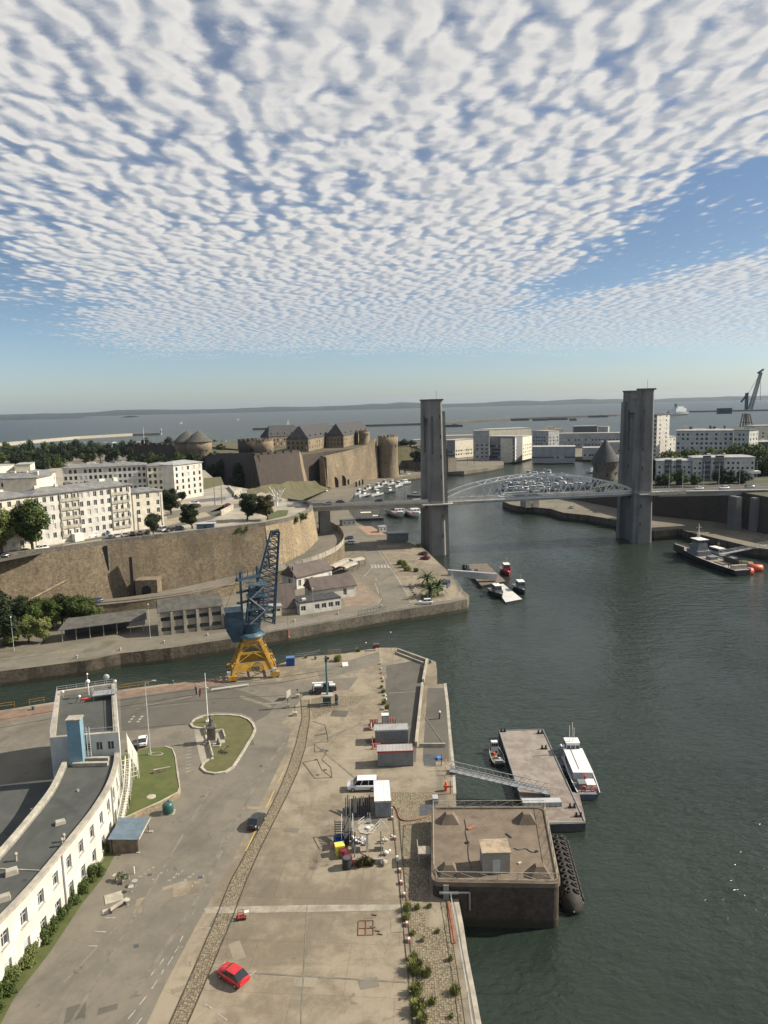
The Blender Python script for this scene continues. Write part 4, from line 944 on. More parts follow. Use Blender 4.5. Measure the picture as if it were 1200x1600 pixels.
p=at(243,1178,QZ+.78);mb=MB();mb.torus(p,1.3,.09,Matrix.Diagonal((1,.45,1)),20,4);tag(mb.build('bed_kerb',M['concl']),'oval pale kerb round the foot of the lamp mast','kerb')
sh0=at(198,1309,QZ)
t=thing('bicycle_shelter','open shelter with a blue corrugated roof beside the white building','shelter',at(207,1320,QZ),0.02)
mb=MB()
for k in range(16):
 y0=-2.2+k*.34;mb.face([(-2.6+.0,y0,2.35),(1.7,y0,2.15),(1.7,y0+.17,2.22),(-2.6,y0+.17,2.42)]);mb.face([(-2.6,y0+.17,2.42),(1.7,y0+.17,2.22),(1.7,y0+.34,2.15),(-2.6,y0+.34,2.35)])
mb.build('roof',mat('blue_corrugated_sheet',(.12,.17,.21),.6,.15,.8,stain=.2),t)
mb=MB();mb.box(1.7,1.8,-2.2,3.25,2.05,2.25);mb.build('fascia',M['pale'],t)
mb=MB();mb.box(-2.1,1.3,-1.9,-1.8,0,2.1);mb.build('end_panel',M['wood'],t)
mb=MB();mb.box(-2.5,-2.4,-1.9,3.1,0,2.3);mb.build('back_panel',M['wood'],t)
for x,y in((1.4,-1.9),(1.4,3.0),(-2.3,-1.95)):mb=MB();mb.box(x-.05,x+.05,y-.05,y+.05,0,2.15);mb.build('post',M['dgrey'],t);
mb=MB();mb.cbox((1.6,3.1,0),(.9,.5,.12));mb.build('footing',M['concl'],t)
mb=MB();mb.cbox((1.4,-1.95,0),(.5,.4,.12));mb.build('footing',M['concl'],t)
t=thing('bottle_bank','dark green rounded bottle bank beside the blue roofed shelter','bottle bank',at(263,1270,QZ),.1)
mb=MB();mb.lathe([(.75,0),(.85,.3),(.85,1.3),(.7,1.65),(.35,1.8),(0,1.82)],(0,0,0),14);mb.build('body',mat('green_plastic',(.03,.10,.085),.4,.2,1),t)
mb=MB();mb.ball((.15,.3,1.75),.28,8);mb.build('hatch',M['dgrey'],t)
mb=MB();mb.cbox((0,0,-.01),(2.0,1.6,.08));mb.build('plinth',M['concl'],t)
def round_table(u,v,w_):
 t=thing('round_table','small round white table '+w_,'table',at(u,v,QZ),0,'white tables by the office building');mb=MB();mb.lathe([(.36,.68),(.38,.72),(.36,.75)],n=14);mb.build('tabletop',M['pale'],t);mb=MB();mb.tube((0,0,0),(0,0,.7),.05,6);mb.lathe([(.25,0),(.22,.05)],n=10);mb.build('pedestal',M['grey'],t)
round_table(181,1375,'nearest the facade shrubs');round_table(211,1384,'right of the planters');round_table(205,1393,'in front of the planters');round_table(199,1414,'beside the wooden bench')
for u,v,lb in((188,1376,'square planter with low greenery, left of the other planter'),(197,1378,'square planter with low greenery, right of the other planter')):
 t=thing('planter',lb,'planter',at(u,v,QZ),.4);mb=MB();mb.cbox((0,0,0),(1,1,.55),0,0,.95);mb.build('box',M['conc'],t);f=foliage([(0,0,.7,.5)],.1,160,random.Random(u));f.build('greenery',M['leaf'],t)
for u,v,sx,sy,lb in((178,1403,2.2,1.9,'pale square slab on the paving beside the wooden bench'),(166,1425,.9,1.0,'smaller pale slab below the wooden bench')):
 p=at(u,v,QZ);mb=MB();mb.cbox((p.x,p.y,QZ+.02),(sx,sy,.06),0,.45);tag(mb.build('slab',M['concl']),lb,'slab')
t=thing('picnic_bench','dark wooden bench casting a shadow on the paving by the white building','bench',at(184,1419,QZ),.95)
mb=MB();mb.box(-1.2,1.2,-.3,.3,.42,.5);mb.build('seat',M['wood'],t)
mb=MB();mb.box(-1.2,1.2,-.38,-.3,.5,.95);mb.build('backrest',M['pale'],t)
for x in(-1,1):mb=MB();mb.box(x-.05,x+.05,-.28,.28,0,.42);mb.build('leg',M['dgrey'],t)
p=at(210,1365,QZ);t=thing('bollard','short white post on the paving between the shelter and the tables','bollard',p);mb=MB();mb.tube((0,0,0),(0,0,1.0),.08,8);mb.build('post',M['white'],t)
p=at(218,1164,QZ);t=thing('wheelie_bin','black wheeled bin between the stair and the small white car','bin',at(213,1172,QZ));mb=MB();mb.cbox((0,0,0),(.7,.8,1.1),0,0,1.1);mb.build('body',M['black'],t);mb=MB();mb.cbox((0,0,1.1),(.85,.95,.1));mb.build('lid',M['dgrey'],t)
# monument island
IS=[(300,1132),(305,1125),(319,1120),(337,1118),(357,1118),(375,1120),(387,1125),(394,1132),(397,1140),(393,1150),(382,1168),(373,1183),(362,1199),(351,1206),(337,1208),(324,1206),(317,1200),(320,1193),(327,1188),(334,1187),(327,1160),(322,1144),(320,1138),(311,1137),(304,1136)]
P_=pts(IS,QZ+.12);c_=Vector((sum(p.x for p in P_)/len(P_),sum(p.y for p in P_)/len(P_),0))
mb=MB();mb.prism(P_,QZ-.1,QZ+.12,0);kind(mb.build('lawn',M['grassdry']))
mb=MB();Q_=[]
for i,p in enumerate(P_):
 a,b=P_[i-1],P_[(i+1)%len(P_)];d_=(b-a);d_.z=0;d_.normalize();Q_.append(p+Vector((-d_.y,d_.x,0))*-.42*(1 if True else-1))
ar=sum(P_[i].x*P_[(i+1)%len(P_)].y-P_[(i+1)%len(P_)].x*P_[i].y for i in range(len(P_)))
if ar<0:Q_=[p-(q-p)for p,q in zip(P_,Q_)]
n_i=len(P_);rows=[]
for i in list(range(n_i))+[0]:
 a,b=P_[i],Q_[i];rows.append([(a.x,a.y,QZ),(a.x,a.y,QZ+.3),(b.x,b.y,QZ+.3),(b.x,b.y,QZ)])
mb.grid(rows,0,False,True);tag(mb.build('kerb',M['pale']),'pale curved kerb round the monument lawn','kerb')
sheet('paving',[(302,1138),(320,1138),(327,1160),(333,1187),(320,1193),(316,1197),(311,1180)],QZ+.03,M['plaza'])
mp_=at(331,1160,QZ);t=thing('monument','dark weathered stone monument with a statue on its pedestal on the teardrop lawn','monument',mp_,.15)
mb=MB();mb.cbox((0,0,0),(2.6,2.2,.3));mb.cbox((0,0,.3),(2.0,1.7,.3));mb.build('base',M['conc'],t)
mb=MB();mb.cbox((0,0,.6),(1.5,1.3,2.4),0,0,.92)
for x in(-.6,.6):
 for y in(-.52,.52):mb.cbox((x,y,.6),(.28,.28,2.4))
mb.build('pedestal',M['gwall'],t);mb=MB();mb.cbox((0,0,3.0),(1.95,1.7,.18));mb.cbox((0,0,3.18),(1.6,1.4,.14));mb.build('cornice',M['gwall'],t)
mb=MB();mb.lathe([(.45,3.3),(.42,3.6),(.28,3.9),(.3,4.3),(.34,4.7),(.22,4.95),(.11,5.05),(.13,5.2),(.14,5.35),(.06,5.5)],n=10);mb.tube((.2,0,4.7),(.5,-.1,4.1),.09,6);mb.tube((-.2,0,4.7),(-.35,-.2,5.3),.09,6);mb.build('statue',M['dgrey'],t)
t=thing('kneeling_statue','small dark seated figure on the low base beside the monument','statue',at(341,1164, QZ+.25),0)
mb=MB();mb.cbox((-.3,0,-.2),(1.5,1.1,.3));mb.build('base',M['pale'],t);mb=MB();mb.lathe([(.38,.1),(.34,.4),(.2,.7),(.22,.95),(.1,1.12),(.12,1.25),(.05,1.4)],n=10);mb.tube((.1,-.2,.5),(.45,-.2,.3),.12,6);mb.build('figure',M['dgrey'],t)
mb=MB();a,b,c,d_=at(337,1144,QZ+.3),at(348,1142,QZ+.3),at(352,1154,QZ+.3),at(350,1160,QZ+.3)
for x,y in((a,b),(b,c),(at(327,1162,QZ),at(333,1186,QZ)),(at(320,1139,QZ),at(324,1150,QZ))):
 n_=Vector((-(y-x).y,(y-x).x,0)).normalized()*.12;mb=MB();mb.prism([x-n_,y-n_,y+n_,x+n_],QZ,QZ+.75);tag(mb.build('low_wall',M['pale']),'low pale wall piece beside the dark monument','low wall','low walls round the monument')
sheet('paving',[(337,1144),(348,1142),(352,1160),(339,1163)],QZ+.15,M['plaza'])
t=thing('anchor','black iron anchor lying on the teardrop lawn','anchor',at(351,1175,QZ+.12),.9)
mb=MB();mb.tube((-.7,0,.15),(.9,0,.8),.07,6);mb.tube((.8,-.6,.75),(.8,.6,.75),.05,6);mb.build('shank',M['black'],t)
mb=MB();P2=[Vector((-.7+.5*abs(k/4)**2,k/4*.8,.15+.05*abs(k)))for k in range(-4,5)];mb.path(P2,.08,6);mb.cbox((-.2,.8,.2),(.35,.3,.1));mb.cbox((-.2,-.8,.2),(.35,.3,.1));mb.build('arms',M['black'],t)
t=thing('flagpole','white flagpole with a crossed yard at the head of the teardrop lawn','flagpole',at(325,1128,QZ+.1))
mb=MB();mb.tube((0,0,0),(0,0,10.2),.14,8,r2=.06);mb.cbox((0,0,0),(.8,.8,.3));mb.build('pole',M['white'],t)
mb=MB();mb.tube((0,0,7.3),(-1.9,-.3,8.3),.06,6);mb.tube((0,0,7.3),(.5,.1,7.0),.06,6);mb.build('yard',M['white'],t)
fl=thing('flag','red and white tricolour flag hanging from the yard of the white flagpole','flag',Vector(at(325,1128,QZ+.1))+Vector((-1.6,-.25,7.0)),.1)
for i,m_ in enumerate(('cblue','white','red')):
 mb=MB();rows=[[((-.55+i*.42+j*.105)*(1-.10*k),.12*math.sin(k*1.3+j+i),0.6-k*.42+-(i+j/4)*.22)for j in range(5)]for k in range(5)];mb.grid(rows,0,True);mb.build('stripe',M[m_],fl)
t=thing('boom_barrier','long white rail on short legs lying left of the yellow crane base','barrier',at(352,1080,QZ));a,b=at(331,1080,QZ)-at(352,1080,QZ),at(388,1072,QZ)-at(352,1080,QZ)
for o_ in(0,.5):mb=MB();mb.tube(a+Vector((0,-o_,.5)),b+Vector((0,-o_,.5)),.08,5);mb.build('rail',M['white'],t)
for q in(a,b,(a+b)/2):mb=MB();mb.tube(q,q+Vector((0,0,.5)),.05,5);mb.build('leg',M['white'],t)
# containers and gear on the near yard
def corr_box(mb,L,Wd,H,m=0,step=.28,amp=.05):
 """corrugated steel side walls"""
 def side(a,b,z0,z1):
  a,b=Vector(a),Vector(b);n=int((b-a).length/step);t_=(b-a).normalized();nn=Vector((t_.y,-t_.x,0));r0=[];r1=[]
  for i in range(n+1):
   p=a+(b-a)*i/n+nn*(amp if i%2 else 0);r0.append(p+Vector((0,0,z0)));r1.append(p+Vector((0,0,z1)))
  mb.grid([r0,r1],m)
 x,y=L/2,Wd/2
 side((-x,-y,0),(x,-y,0),.1,H);side((x,-y,0),(x,y,0),.1,H);side((x,y,0),(-x,y,0),.1,H);side((-x,y,0),(-x,-y,0),.1,H)
def cabin(loc,L,Wd,H,rz,label,wall,roof,trim,cat='site cabin',name='site_cabin',corr=False):
 t=thing(name,label,cat,loc,rz);mb=MB()
 if corr:corr_box(mb,L,Wd,H)
 else:
  mb.box(-L/2,L/2,-Wd/2,Wd/2,.12,H)
  for i in range(int(L/1.2)):x=-L/2+.6+i*1.2;mb.box(x-.02,x+.02,-Wd/2-.015,-Wd/2,.15,H-.1)
 mb.build('wall',M[wall],t)
 mb=MB();mb.box(-L/2-.04,L/2+.04,-Wd/2-.04,Wd/2+.04,H,H+.10)
 for i in range(int(L/.6)):x=-L/2+.3+i*.6;mb.box(x-.03,x+.03,-Wd/2+.1,Wd/2-.1,H+.1,H+.13)
 mb.build('roof',M[roof],t)
 for nm,bx in(('roof_trim',(-L/2-.08,L/2+.08,-Wd/2-.09,-Wd/2-.04,H-.12,H+.16)),('roof_trim',(-L/2-.08,L/2+.08,Wd/2+.04,Wd/2+.09,H-.12,H+.16)),('roof_trim',(-L/2-.09,-L/2-.04,-Wd/2-.04,Wd/2+.04,H-.12,H+.16)),('roof_trim',(L/2+.04,L/2+.09,-Wd/2-.04,Wd/2+.04,H-.12,H+.16))):
  mb=MB();mb.box(*bx);mb.build(nm,M[trim],t)
 mb=MB();mb.box(-L/2,L/2,-Wd/2,Wd/2,0,.12);mb.build('floor_frame',M['dgrey'],t)
 return t
g1=cabin((0,0,0),6.1,2.5,2.55,0,'long grey site cabin with a pale roof, farther of the pair','grey','zincl','lgrey');a,b=at(586,1163,QZ),at(638,1161,QZ);g1.location=(a+b)/2+Vector((0,1.3,0));g1.rotation_euler.z=frame(a,b)-.01
g2=cabin((0,0,0),6.1,2.5,2.75,0,'long grey site cabin with red roof trim, nearer of the pair','grey','zincl','red');a,b=at(591,1199,QZ),at(645,1197,QZ);g2.location=(a+b)/2+Vector((0,1.3,0));g2.rotation_euler.z=frame(a,b)-.01
M['corr']=mat('shaded_container_steel',(.20,.23,.26),.5,.2,.8,stain=.3);M['zwhite']=mat('white_roof_sheet',(.70,.69,.66),.6,.08,1,stain=.1)  # grey of the container walls stands for shade on white steel
a,b=at(585,1278,QZ),at(611,1277,QZ);g3=cabin((a+b)/2+Vector((0,3.0,0)),2.45,6.06,2.6,.03,'white corrugated container with shade-grey walls and a bright roof beside the minibus','corr','zwhite','steel','container','storage_container',True)
for x in(-.6,.6):
 mb=MB();mb.tube((x,-3.1,.2),(x,-3.1,2.5),.03,5);mb.build('locking_bar',M['steel'],g3)
p=at(602,1131,QZ);t=thing('cabinet','small tall grey cabinet with a white roof behind the far grey cabin','cabinet',p,0.02);mb=MB();mb.box(-.65,.65,-.6,.6,0,1.9);mb.build('body',M['grey'],t);mb=MB();mb.box(-.7,.7,-.65,.65,1.9,2.0);mb.build('roof',M['zwhite'],t);mb=MB();mb.box(-.5,.5,-.63,-.6,.1,1.8);mb.build('door',M['lgrey'],t)
def barrier(u,v,rz,lb,L=1.6,h=1.1):
 t=thing('safety_barrier',lb,'barrier',at(u,v,QZ),rz,'red barriers round the grey cabins');mb=MB();mb.box(-L/2,L/2,-.06,.06,.25,h);mb.build('panel',M['orange'],t)
 for x in(-L*.33,0,L*.33):mb=MB();mb.box(x-.12,x+.12,-.075,-.062,.3,h-.05);mb.build('stripe',M['white'],t)
 for x in(-L/2+.1,L/2-.1):mb=MB();mb.box(x-.04,x+.04,-.3,.3,0,.25);mb.build('foot',M['dgrey'],t)
barrier(584,1132,0,'red and white barrier standing left of the white topped cabinet');barrier(580, 1139,1.5,'red and white barrier turned end on at the corner of the far cabin');barrier(582,1162,1.5,'red and white barrier between the shadows of the two cabins')
barrier(588,1170,0,'red and white barrier in front of the nearer cabin corner');barrier(612,1130,0,'red barrier just right of the white topped cabinet')
blk=[(612,1266,'nearest the white roofed container'),(613,1280,'second below the white roofed container'),(617,1311,'level with the scaffold frame'),(621,1343,'white one below the scaffold frame'),(625,1362,'left of the dark grating'),(627,1381,'at the lower end of the shadowed recess'),(632,1400,'just above the weeds'),(636,1446,'beside the pale slab'),(639,1471,'above the largest weeds')]
def block(u,v,m,lb,grp='small red and white blocks along the cobbles'):
 t=thing('marker_block',lb,'block',at(u,v,QZ),.1,grp);mb=MB();mb.cbox((0,0,0),(.38,.75,.42),0,0,.8);mb.build('body',M[m],t);mb=MB();mb.cbox((0,0,.42),(.3,.2,.03));mb.build('cap',M['white'],t);return t
M['pink']=mat('faded_red_plastic',(.36,.17,.13),.6,.2,1)
for i,(u,v,w_)in enumerate(blk):block(u,v,'white' if i==3 else 'pink',('faded red' if i!=3 else 'white')+' marker block '+w_ if 'white one' not in w_ else 'white marker block below the scaffold frame')
for i,(u,v)in enumerate(((594,1038),(596,1046),(597,1052),(598,1060),(599,1065),(601,1087),(602,1093),(598,1109),(604,1113))):
 w_=('first from the water','second from the water','third from the water','fourth from the water','fifth from the water','sixth from the water','seventh from the water','left one of the last pair','right one of the last pair')[i]
 t=thing('stone_block','small pale stone in the planted strip, '+w_,'stone',at(u,v,QZ),.2*i,'stones in the planted strip');mb=MB();mb.cbox((0,0,0),(.55,.7,.4),0,0,.75);mb.build('block',M['pink']if i in(2,4)else M['pale'],t)
def weeds(u,v,s,lb,seed,leaf='weed',grp='weed clumps'):
 rnd=random.Random(seed);mb=MB()
 for _ in range(int(190*max(s,.5))):
  a=rnd.uniform(0,6.28);r=rnd.uniform(0,.5)*s;b=Vector((r*math.cos(a),r*math.sin(a),0));h=rnd.uniform(.3,1.1)*s;lean=Vector((math.cos(a),math.sin(a),0))*rnd.uniform(.1,.45)*s
  w=Vector((-math.sin(a),math.cos(a),0))*.016*(1+s);tip=b+lean+Vector((0,0,h));mid=b+lean*.4+Vector((0,0,h*.6))
  mb.face([b-w,b+w,mid+w*1.2,mid-w*1.2]);mb.face([mid-w*1.2,mid+w*1.2,tip])
  if rnd.random()<.7:q=mid+Vector((rnd.uniform(-.2,.2),rnd.uniform(-.2,.2),rnd.uniform(0,.2)))*s;mb.face([mid,q+w*2.5,q+Vector((0,0,.1))*s,q-w*2.5])
 o=mb.build('weed_clump',M[leaf]);o.location=at(u,v,QZ+.01);return tag(o,lb,'weeds',grp)
wd=[(636,1422,1.5,'tall weeds at the end of the pale concrete band'),(634,1437,1.3,'weeds beside the pale slab'),(652,1420,1.1,'weeds right of the pale band end'),(671,1418,.9,'small weeds below the shadowed recess'),(645,1460,.9,'thin weeds halfway along the cobbles'),(684,1457,.8,'thin weeds near the rusty strip'),(645,1500,1.4,'small weeds above the densest clump'),(649,1518,2.2,'densest dark green clump on the cobbles'),(666,1524,1.5,'weeds just right of the densest clump'),(650,1552,1.9,'large clump below the densest one'),(653,1580,2.1,'large clump near the bottom edge'),(675,1568,1.2,'single clump between the rail and the large clumps'),(711,1552,1.5,'clump beside the quay wall rail'),(704,1500,.9,'small clump left of the rusty strip end'),(660,1598,1.5,'clump cut by the bottom edge'),(660,1470,.8,'sparse weeds along the groove'),(705,1590,.8,'sparse weeds near the bottom of the quay wall')]
for i,(u,v,s,lb)in enumerate(wd):weeds(u,v,s*.62,lb,i+3)
for i,(u,v,s,lb)in enumerate([(528,1033,2.2,'dry weeds beside the white board'),(560,1018, 1.4,'dry weeds along the far quay edge'),(585,1013,1.2,'dry weeds by the red box'),(500,1020,1.2,'dry weeds by the yellow frame'),(596,1075,1.0,'low planting among the stones, upper'),(599,1082,1.2,'low planting among the stones, middle'),(600,1100,1.3,'low planting among the stones, lower'),(605,1107,1.2,'low planting right above the white topped cabinet'),(478,1028,1.0,'dry weeds behind the blue container'),(570,1350,1.5,'brown brush piled in the scaffold frame'),(562,1353,1.5,'brown brush at the left of the scaffold frame'),(580,1352,1.2,'brown brush at the right of the scaffold frame')]):
 weeds(u,v,s*.7,lb,i+50,'weed' if i<9 else 'leafb')
a=at(512,1101,QZ);t=thing('mast','green steel mast on a dark box base with a small railing','mast',a,0)
mb=MB();mb.box(-1.3,1.2,-1.0,1.0,2.0,2.25);mb.build('platform',M['concl'],t)
mb=MB();mb.box(-.9,.7,-.9,.9,0,2.0);mb.build('box',mat('dark_teal_steel',(.03,.055,.06),.5,.2,1),t)
mb=MB();mb.tube((0,0,2.2),(0,0,9.4),.24,10,r2=.2);mb.build('column',mat('teal_steel',(.06,.16,.16),.5,.2,1,stain=.2),t)
mb=MB();mb.cbox((0,0,9.4),(.55,.55,.5));mb.cbox((.3,0,9.9),(.8,.4,.45));mb.ball((0,0,10.5),.25,8);mb.tube((-.5,0,10.1),(.4,0,10.3),.08,5);mb.build('head',M['dgrey'],t)
railing(t,[(-1.3,-1.4,0),(2.0,-1.4,0),(2.4,.2,0)],1.1,2,1.2,.04,'steel')
mb=MB();mb.cbox((1.9,0,0),(.7,.9,1.7));mb.ball((1.9,0,2.0),.35,8);mb.build('winch',M['dgrey'],t)
a=at(507,1082,QZ);t=thing('telehandler','white and black telehandler with dark red wheels behind the green mast','telehandler',a,.06)
mb=MB();mb.box(-2.2,2.3,-1.0,1.0,.7,1.25);mb.box(-1.8,-.3,-1.0,-.1,1.2,1.9);mb.box(1.4,2.6,-.9,.9,.6,1.7);mb.build('chassis',M['dgrey'],t)
mb=MB();mb.box(-2.6,1.9,.1,.75,1.7,2.15);mb.box(-2.1,-.2,-1.02,0,1.7,2.0);mb.box(.6,2.4,-.95,.0,1.7,2.0);mb.build('boom',M['carw'],t)
mb=MB();mb.box(-.2,1.1,-1.0,0,1.2,2.35);mb.build('cab',M['cglass'],t);mb=MB();mb.box(2.4,2.65,-.9,.2,.9,1.5);mb.build('counterweight',M['orange'],t)
mb=MB();mb.box(-3.3,-2.5,-.8,.8,.3,.45);mb.box(-2.65,-2.5,-.8,.8,.3,1.3);mb.build('fork',M['black'],t)
for x in(-1.4,1.4):
 for y in(-1.05,1.0):mb=MB();mb.tube((x,y-.2,.55),(x,y+.2,.55),.56,14,0);mb.tube((x,y-.22,.55),(x,y+.22,.55),.28,10,1);mb.build('wheel',[M['rubber'],M['card']],t)
for u,v,s,lb in((465,1090,.9,'square pale concrete block, farthest of three left of the green mast'),(450,1106,.9,'square pale concrete block in the middle of three left of the mast'),(461,1118,.9,'square pale concrete block, nearest of three left of the mast')):
 t=thing('concrete_block',lb,'block',at(u,v,QZ),.1,'concrete blocks left of the mast');mb=MB();mb.cbox((0,0,0),(s,s,.75),0,0,.9);mb.build('block',M['pale'],t);mb=MB();mb.tube((0,0,.75),(0,0,1.9),.05,5);mb.cbox((0,0,1.6),(.3,.05,.35));mb.build('post',M['dgrey'],t)
t=thing('sign_board','white board seen edge on, standing left of the concrete blocks','board',at(451,1092,QZ),1.2);mb=MB();mb.box(-1.0,1.0,-.04, .04,.5,1.9);mb.build('panel',M['pale'],t)
for x in(-.9,.9):mb=MB();mb.box(x-.04,x+.04,-.05,.05,0,1.95);mb.build('post',M['steel'],t)
t=thing('skip','blue steel container at the quay edge right of the yellow crane','container',at(454,1039,QZ),.12);mb=MB();mb.cbox((0,0,0),(2.0,1.6,1.9),0,0,1.03);
for k in range(6):mb.box(-.9+k*.32,-.8+k*.32,-.86,-.8,.1,1.8)
mb.build('body',M['blue'],t);mb=MB();mb.cbox((0,0,1.9),(2.05,1.65,.12));mb.build('lid',mat('blue_tarp',(.08,.17,.33),.6,.3,2),t)
t=thing('white_board','white slab leaning in the weeds on the far yard edge','slab',at(540,1042,QZ),.2);mb=MB();mb.face([(-.7,0,0),(.7,0,0),(.7,.9,.9),(-.7,.9,.9)]);mb.box(-.7,.7,-.05,.12,0,.25);mb.build('board',M['white'],t)
t=thing('red_box','red box on a post at the tip of the yard','box',at(588,1016,QZ),0);mb=MB();mb.box(-.75,.75,-.3,.3,.7,1.8);mb.build('box',M['card'],t);mb=MB();mb.box(-.75,.75,-.33,-.3,1.55,1.75);mb.build('stripe',M['pale'],t);
for x in(-.5,.5):mb=MB();mb.tube((x,0,0),(x,0,.7),.05,5);mb.build('leg',M['dgrey'],t)
for u,v,h,lb in((611,1016,4.6,'thin lamp post at the tip of the yard right of the red box'),(572,1018,2.2,'short post with a white top left of the red box')):
 t=thing('lamp_post',lb,'lamp post',at(u,v,QZ));mb=MB();mb.tube((0,0,0),(0,0,h),.06,6);mb.build('pole',M['dgrey'],t);mb=MB();mb.ball((0,0,h+.1),.18,8);mb.build('lamp_head',M['white'],t)
t=thing('bollard','dark bollard with a white top on the outer quay','bollard',at(687,1123,QZ));mb=MB();mb.tube((0,0,0),(0,0,1.3),.18,8);mb.build('post',M['dgrey'],t);mb=MB();mb.lathe([(.2,1.3),(.2,1.6),(.05,1.65)],n=8);mb.build('cap',M['white'],t)
t=thing('fence_frame','yellowed wooden frame fence beside the weeds at the basin edge','fence',at(523,1022,QZ),.18);mb=MB()
for h in(.1,.6,1.1):mb.box(-1.6,1.6,-.03,.03,h,h+.08)
for k in range(7):mb.box(-1.6+k*.52,-1.52+k*.52,-.04,.04,0,1.2)
mb.build('frame',mat('yellowed_wood',(.35,.25,.10),.8,.3,2),t)
def fence(px,z,h,lb,bars=2,m='steel',post=2.0,r=.04,cat='railing',name='railing'):
 t=thing(name,lb,cat,at(*px[0],z));o=Vector(t.location);railing(t,[at(u,v,z)-o for u,v in px],h,bars,post,r,m,'rail_section');return t
fence([(186,1078),(232,1071)],QZ,1.1,'yellow railing at the basin edge right of the white building',2,'cyel');fence([(-5,1108),(23,1104)],QZ,1.1,'yellow railing at the basin edge, left border',2,'cyel');fence([(46,1101),(69,1097)],QZ,1.1,'yellow railing at the basin edge, left of the white building',2,'cyel')
fence([(462,1028),(500,1023)],QZ,1.0,'low steel railing at the edge right of the blue container',2,'steel')
for i,(u,v,w_)in enumerate(((52,1109,'left of the white building'),(270,1068,'in the shadow of the jib'),(493,1030,'right of the blue container'),(672,1036,'on the tip corner'),(355,1044,'behind the crane foot'))):
 t=thing('mooring_bollard','squat dark mooring bollard '+w_,'bollard',at(u, v,QZ),0,'mooring bollards on the near quay');mb=MB();mb.lathe([(.3,0),(.25,.3),(.25,.5),(.36,.55),(.34,.68),(.1,.72)],n=10);mb.build('body',M['dgrey'],t)
def low_wall(px,w,h,lb,m='concl',z=QZ,grp=None):
 mb=MB();P_=pts(px,z);a=[];b=[]
 for i,p in enumerate(P_):
  d_=(P_[min(i+1,len(P_)-1)]-P_[max(i-1,0)]);d_.z=0;d_.normalize();n_=Vector((-d_.y,d_.x,0));a.append(p+n_*w/2);b.append(p-n_*w/2)
 mb.prism(a+b[::-1],z-.05,z+h,0);return tag(mb.build('low_wall',M[m]),lb,'low wall',grp)
low_wall([(667,1034),(661,1067)],.45,.9,'upper stretch of the low concrete wall on the outer quay');low_wall([(660,1072),(650,1166)],.45,.9,'long lower stretch of the low concrete wall on the outer quay')
low_wall([(621,1017),(666,1034)],.3,.7,'low wall along the slanting end of the yard, outer');low_wall([(618,1021),(662,1038)],.3,.5,'low wall along the slanting end of the yard, inner');low_wall([(655,1167),(696,1167)],.3,.7,'short low wall closing the outer quay above the gangway')
for(a,b),lb in((((661,1116),(695,1165)),'long thin mooring line lying across the outer quay, right'),(((638,1137),(665,1128)),'mooring line from the far cabin to the low wall')):
 mb=MB();mb.tube(at(*a,QZ+.08),at(*b,QZ+.08),.035,5);tag(mb.build('rope',M['concl']),lb,'rope')
p=at(686,1186,QZ);mb=MB();mb.cbox((p.x,p.y,QZ),(.9,.8,.35),0,.4,.9);tag(mb.build('blue_tarpaulin',mat('bright_blue_cloth',(.05,.20,.62),.7,.2,2)),'small bright blue bundle near the gangway head','bundle')
sheet('dark_pit',[(663,1178),(681,1178),(681,1196),(662,1196)],QZ+.03,M['dgrey'])
t=thing('valve_stand','orange red hydrant like stand by the gangway head','hydrant',at(697,1235,QZ));mb=MB();mb.lathe([(.3,0),(.25,.6),(.3,.8),(.2,1.3),(.05,1.5)],n=10);mb.cbox((0,-.2,.7),(.9,.3,.3));mb.build('body',M['orange'],t)
for u,v,lb in((690,1196,'scaffold post by the gangway head, left'),(704,1240,'scaffold post by the gangway head, right')):
 t=thing('mooring_post',lb,'post',at(u,v,QZ));mb=MB();mb.tube((0,0,0),(0,0,2.2),.09,6);mb.cbox((0,0,1.1),(.6,.15,.2));mb.build('post',M['rust'],t)
t=thing('red_white_pole','red and white striped pole near the blue bundle','pole',at(697,1203,QZ));
for k in range(5):mb=MB();mb.tube((0,0,k*.5),(0,0,k*.5+.5),.06,6);mb.build('band',M['orange']if k%2==0 else M['white'],t)
sheet('dark_grating',[(656,1257),(680,1256),(679,1273),(655,1275)],QZ+.03,M['dgrey'])
p=at(680,1253,QZ);mb=MB();mb.cbox((p.x,p.y,QZ),(.9,1.3,.9),0,.0,.95);tag(mb.build('grey_locker',M['lgrey']),'pale grey locker beside the dark grating','locker')
hp=[(612,1259),(617,1261),(621,1268),(623,1276),(628,1281),(638,1282),(652,1280),(665,1276),(674,1272)]
mb=MB();hpp=smooth_curve([tuple(at(u,v,QZ+.1))[:2]for u,v in hp],4);mb.path([Vector((p.x,p.y,QZ+.1))for p in hpp],.1,6);tag(mb.build('hose',M['rust']),'thick rust red hose snaking over the cobbles from the white roofed container','hose')
mb=MB();mb.tube(at(622,1262,QZ+.03),at(652,1600,QZ+.03),.06,4);kind(mb.build('rail',M['groove']));mb=MB();mb.tube(at(610,1238,QZ+.03),at(646,1610,QZ+.03),.06,4);kind(mb.build('rail',M['groove']))
t=thing('pipe_rack','rack of upright black pipes between the container and the minibus','pipe rack',at(560,1275,QZ),.02)
for k in range(13):
 mb=MB();x=-1.9+k*.30;y0=-.2+.3*math.sin(k*2.1);mb.tube((x,y0,.2),(x,y0+2.2,1.9+.3*math.sin(k*1.7)),.11,6);mb.build('pipe',M['black'],t)
mb=MB();mb.box(-2.2,1.9,-.3,2.4,.05,.2);mb.build('base',M['dgrey'],t)
t=thing('pipe_rack','taller rack of black pipes with pale side frames above the blue bin','pipe rack',at(543,1320,QZ),.03)
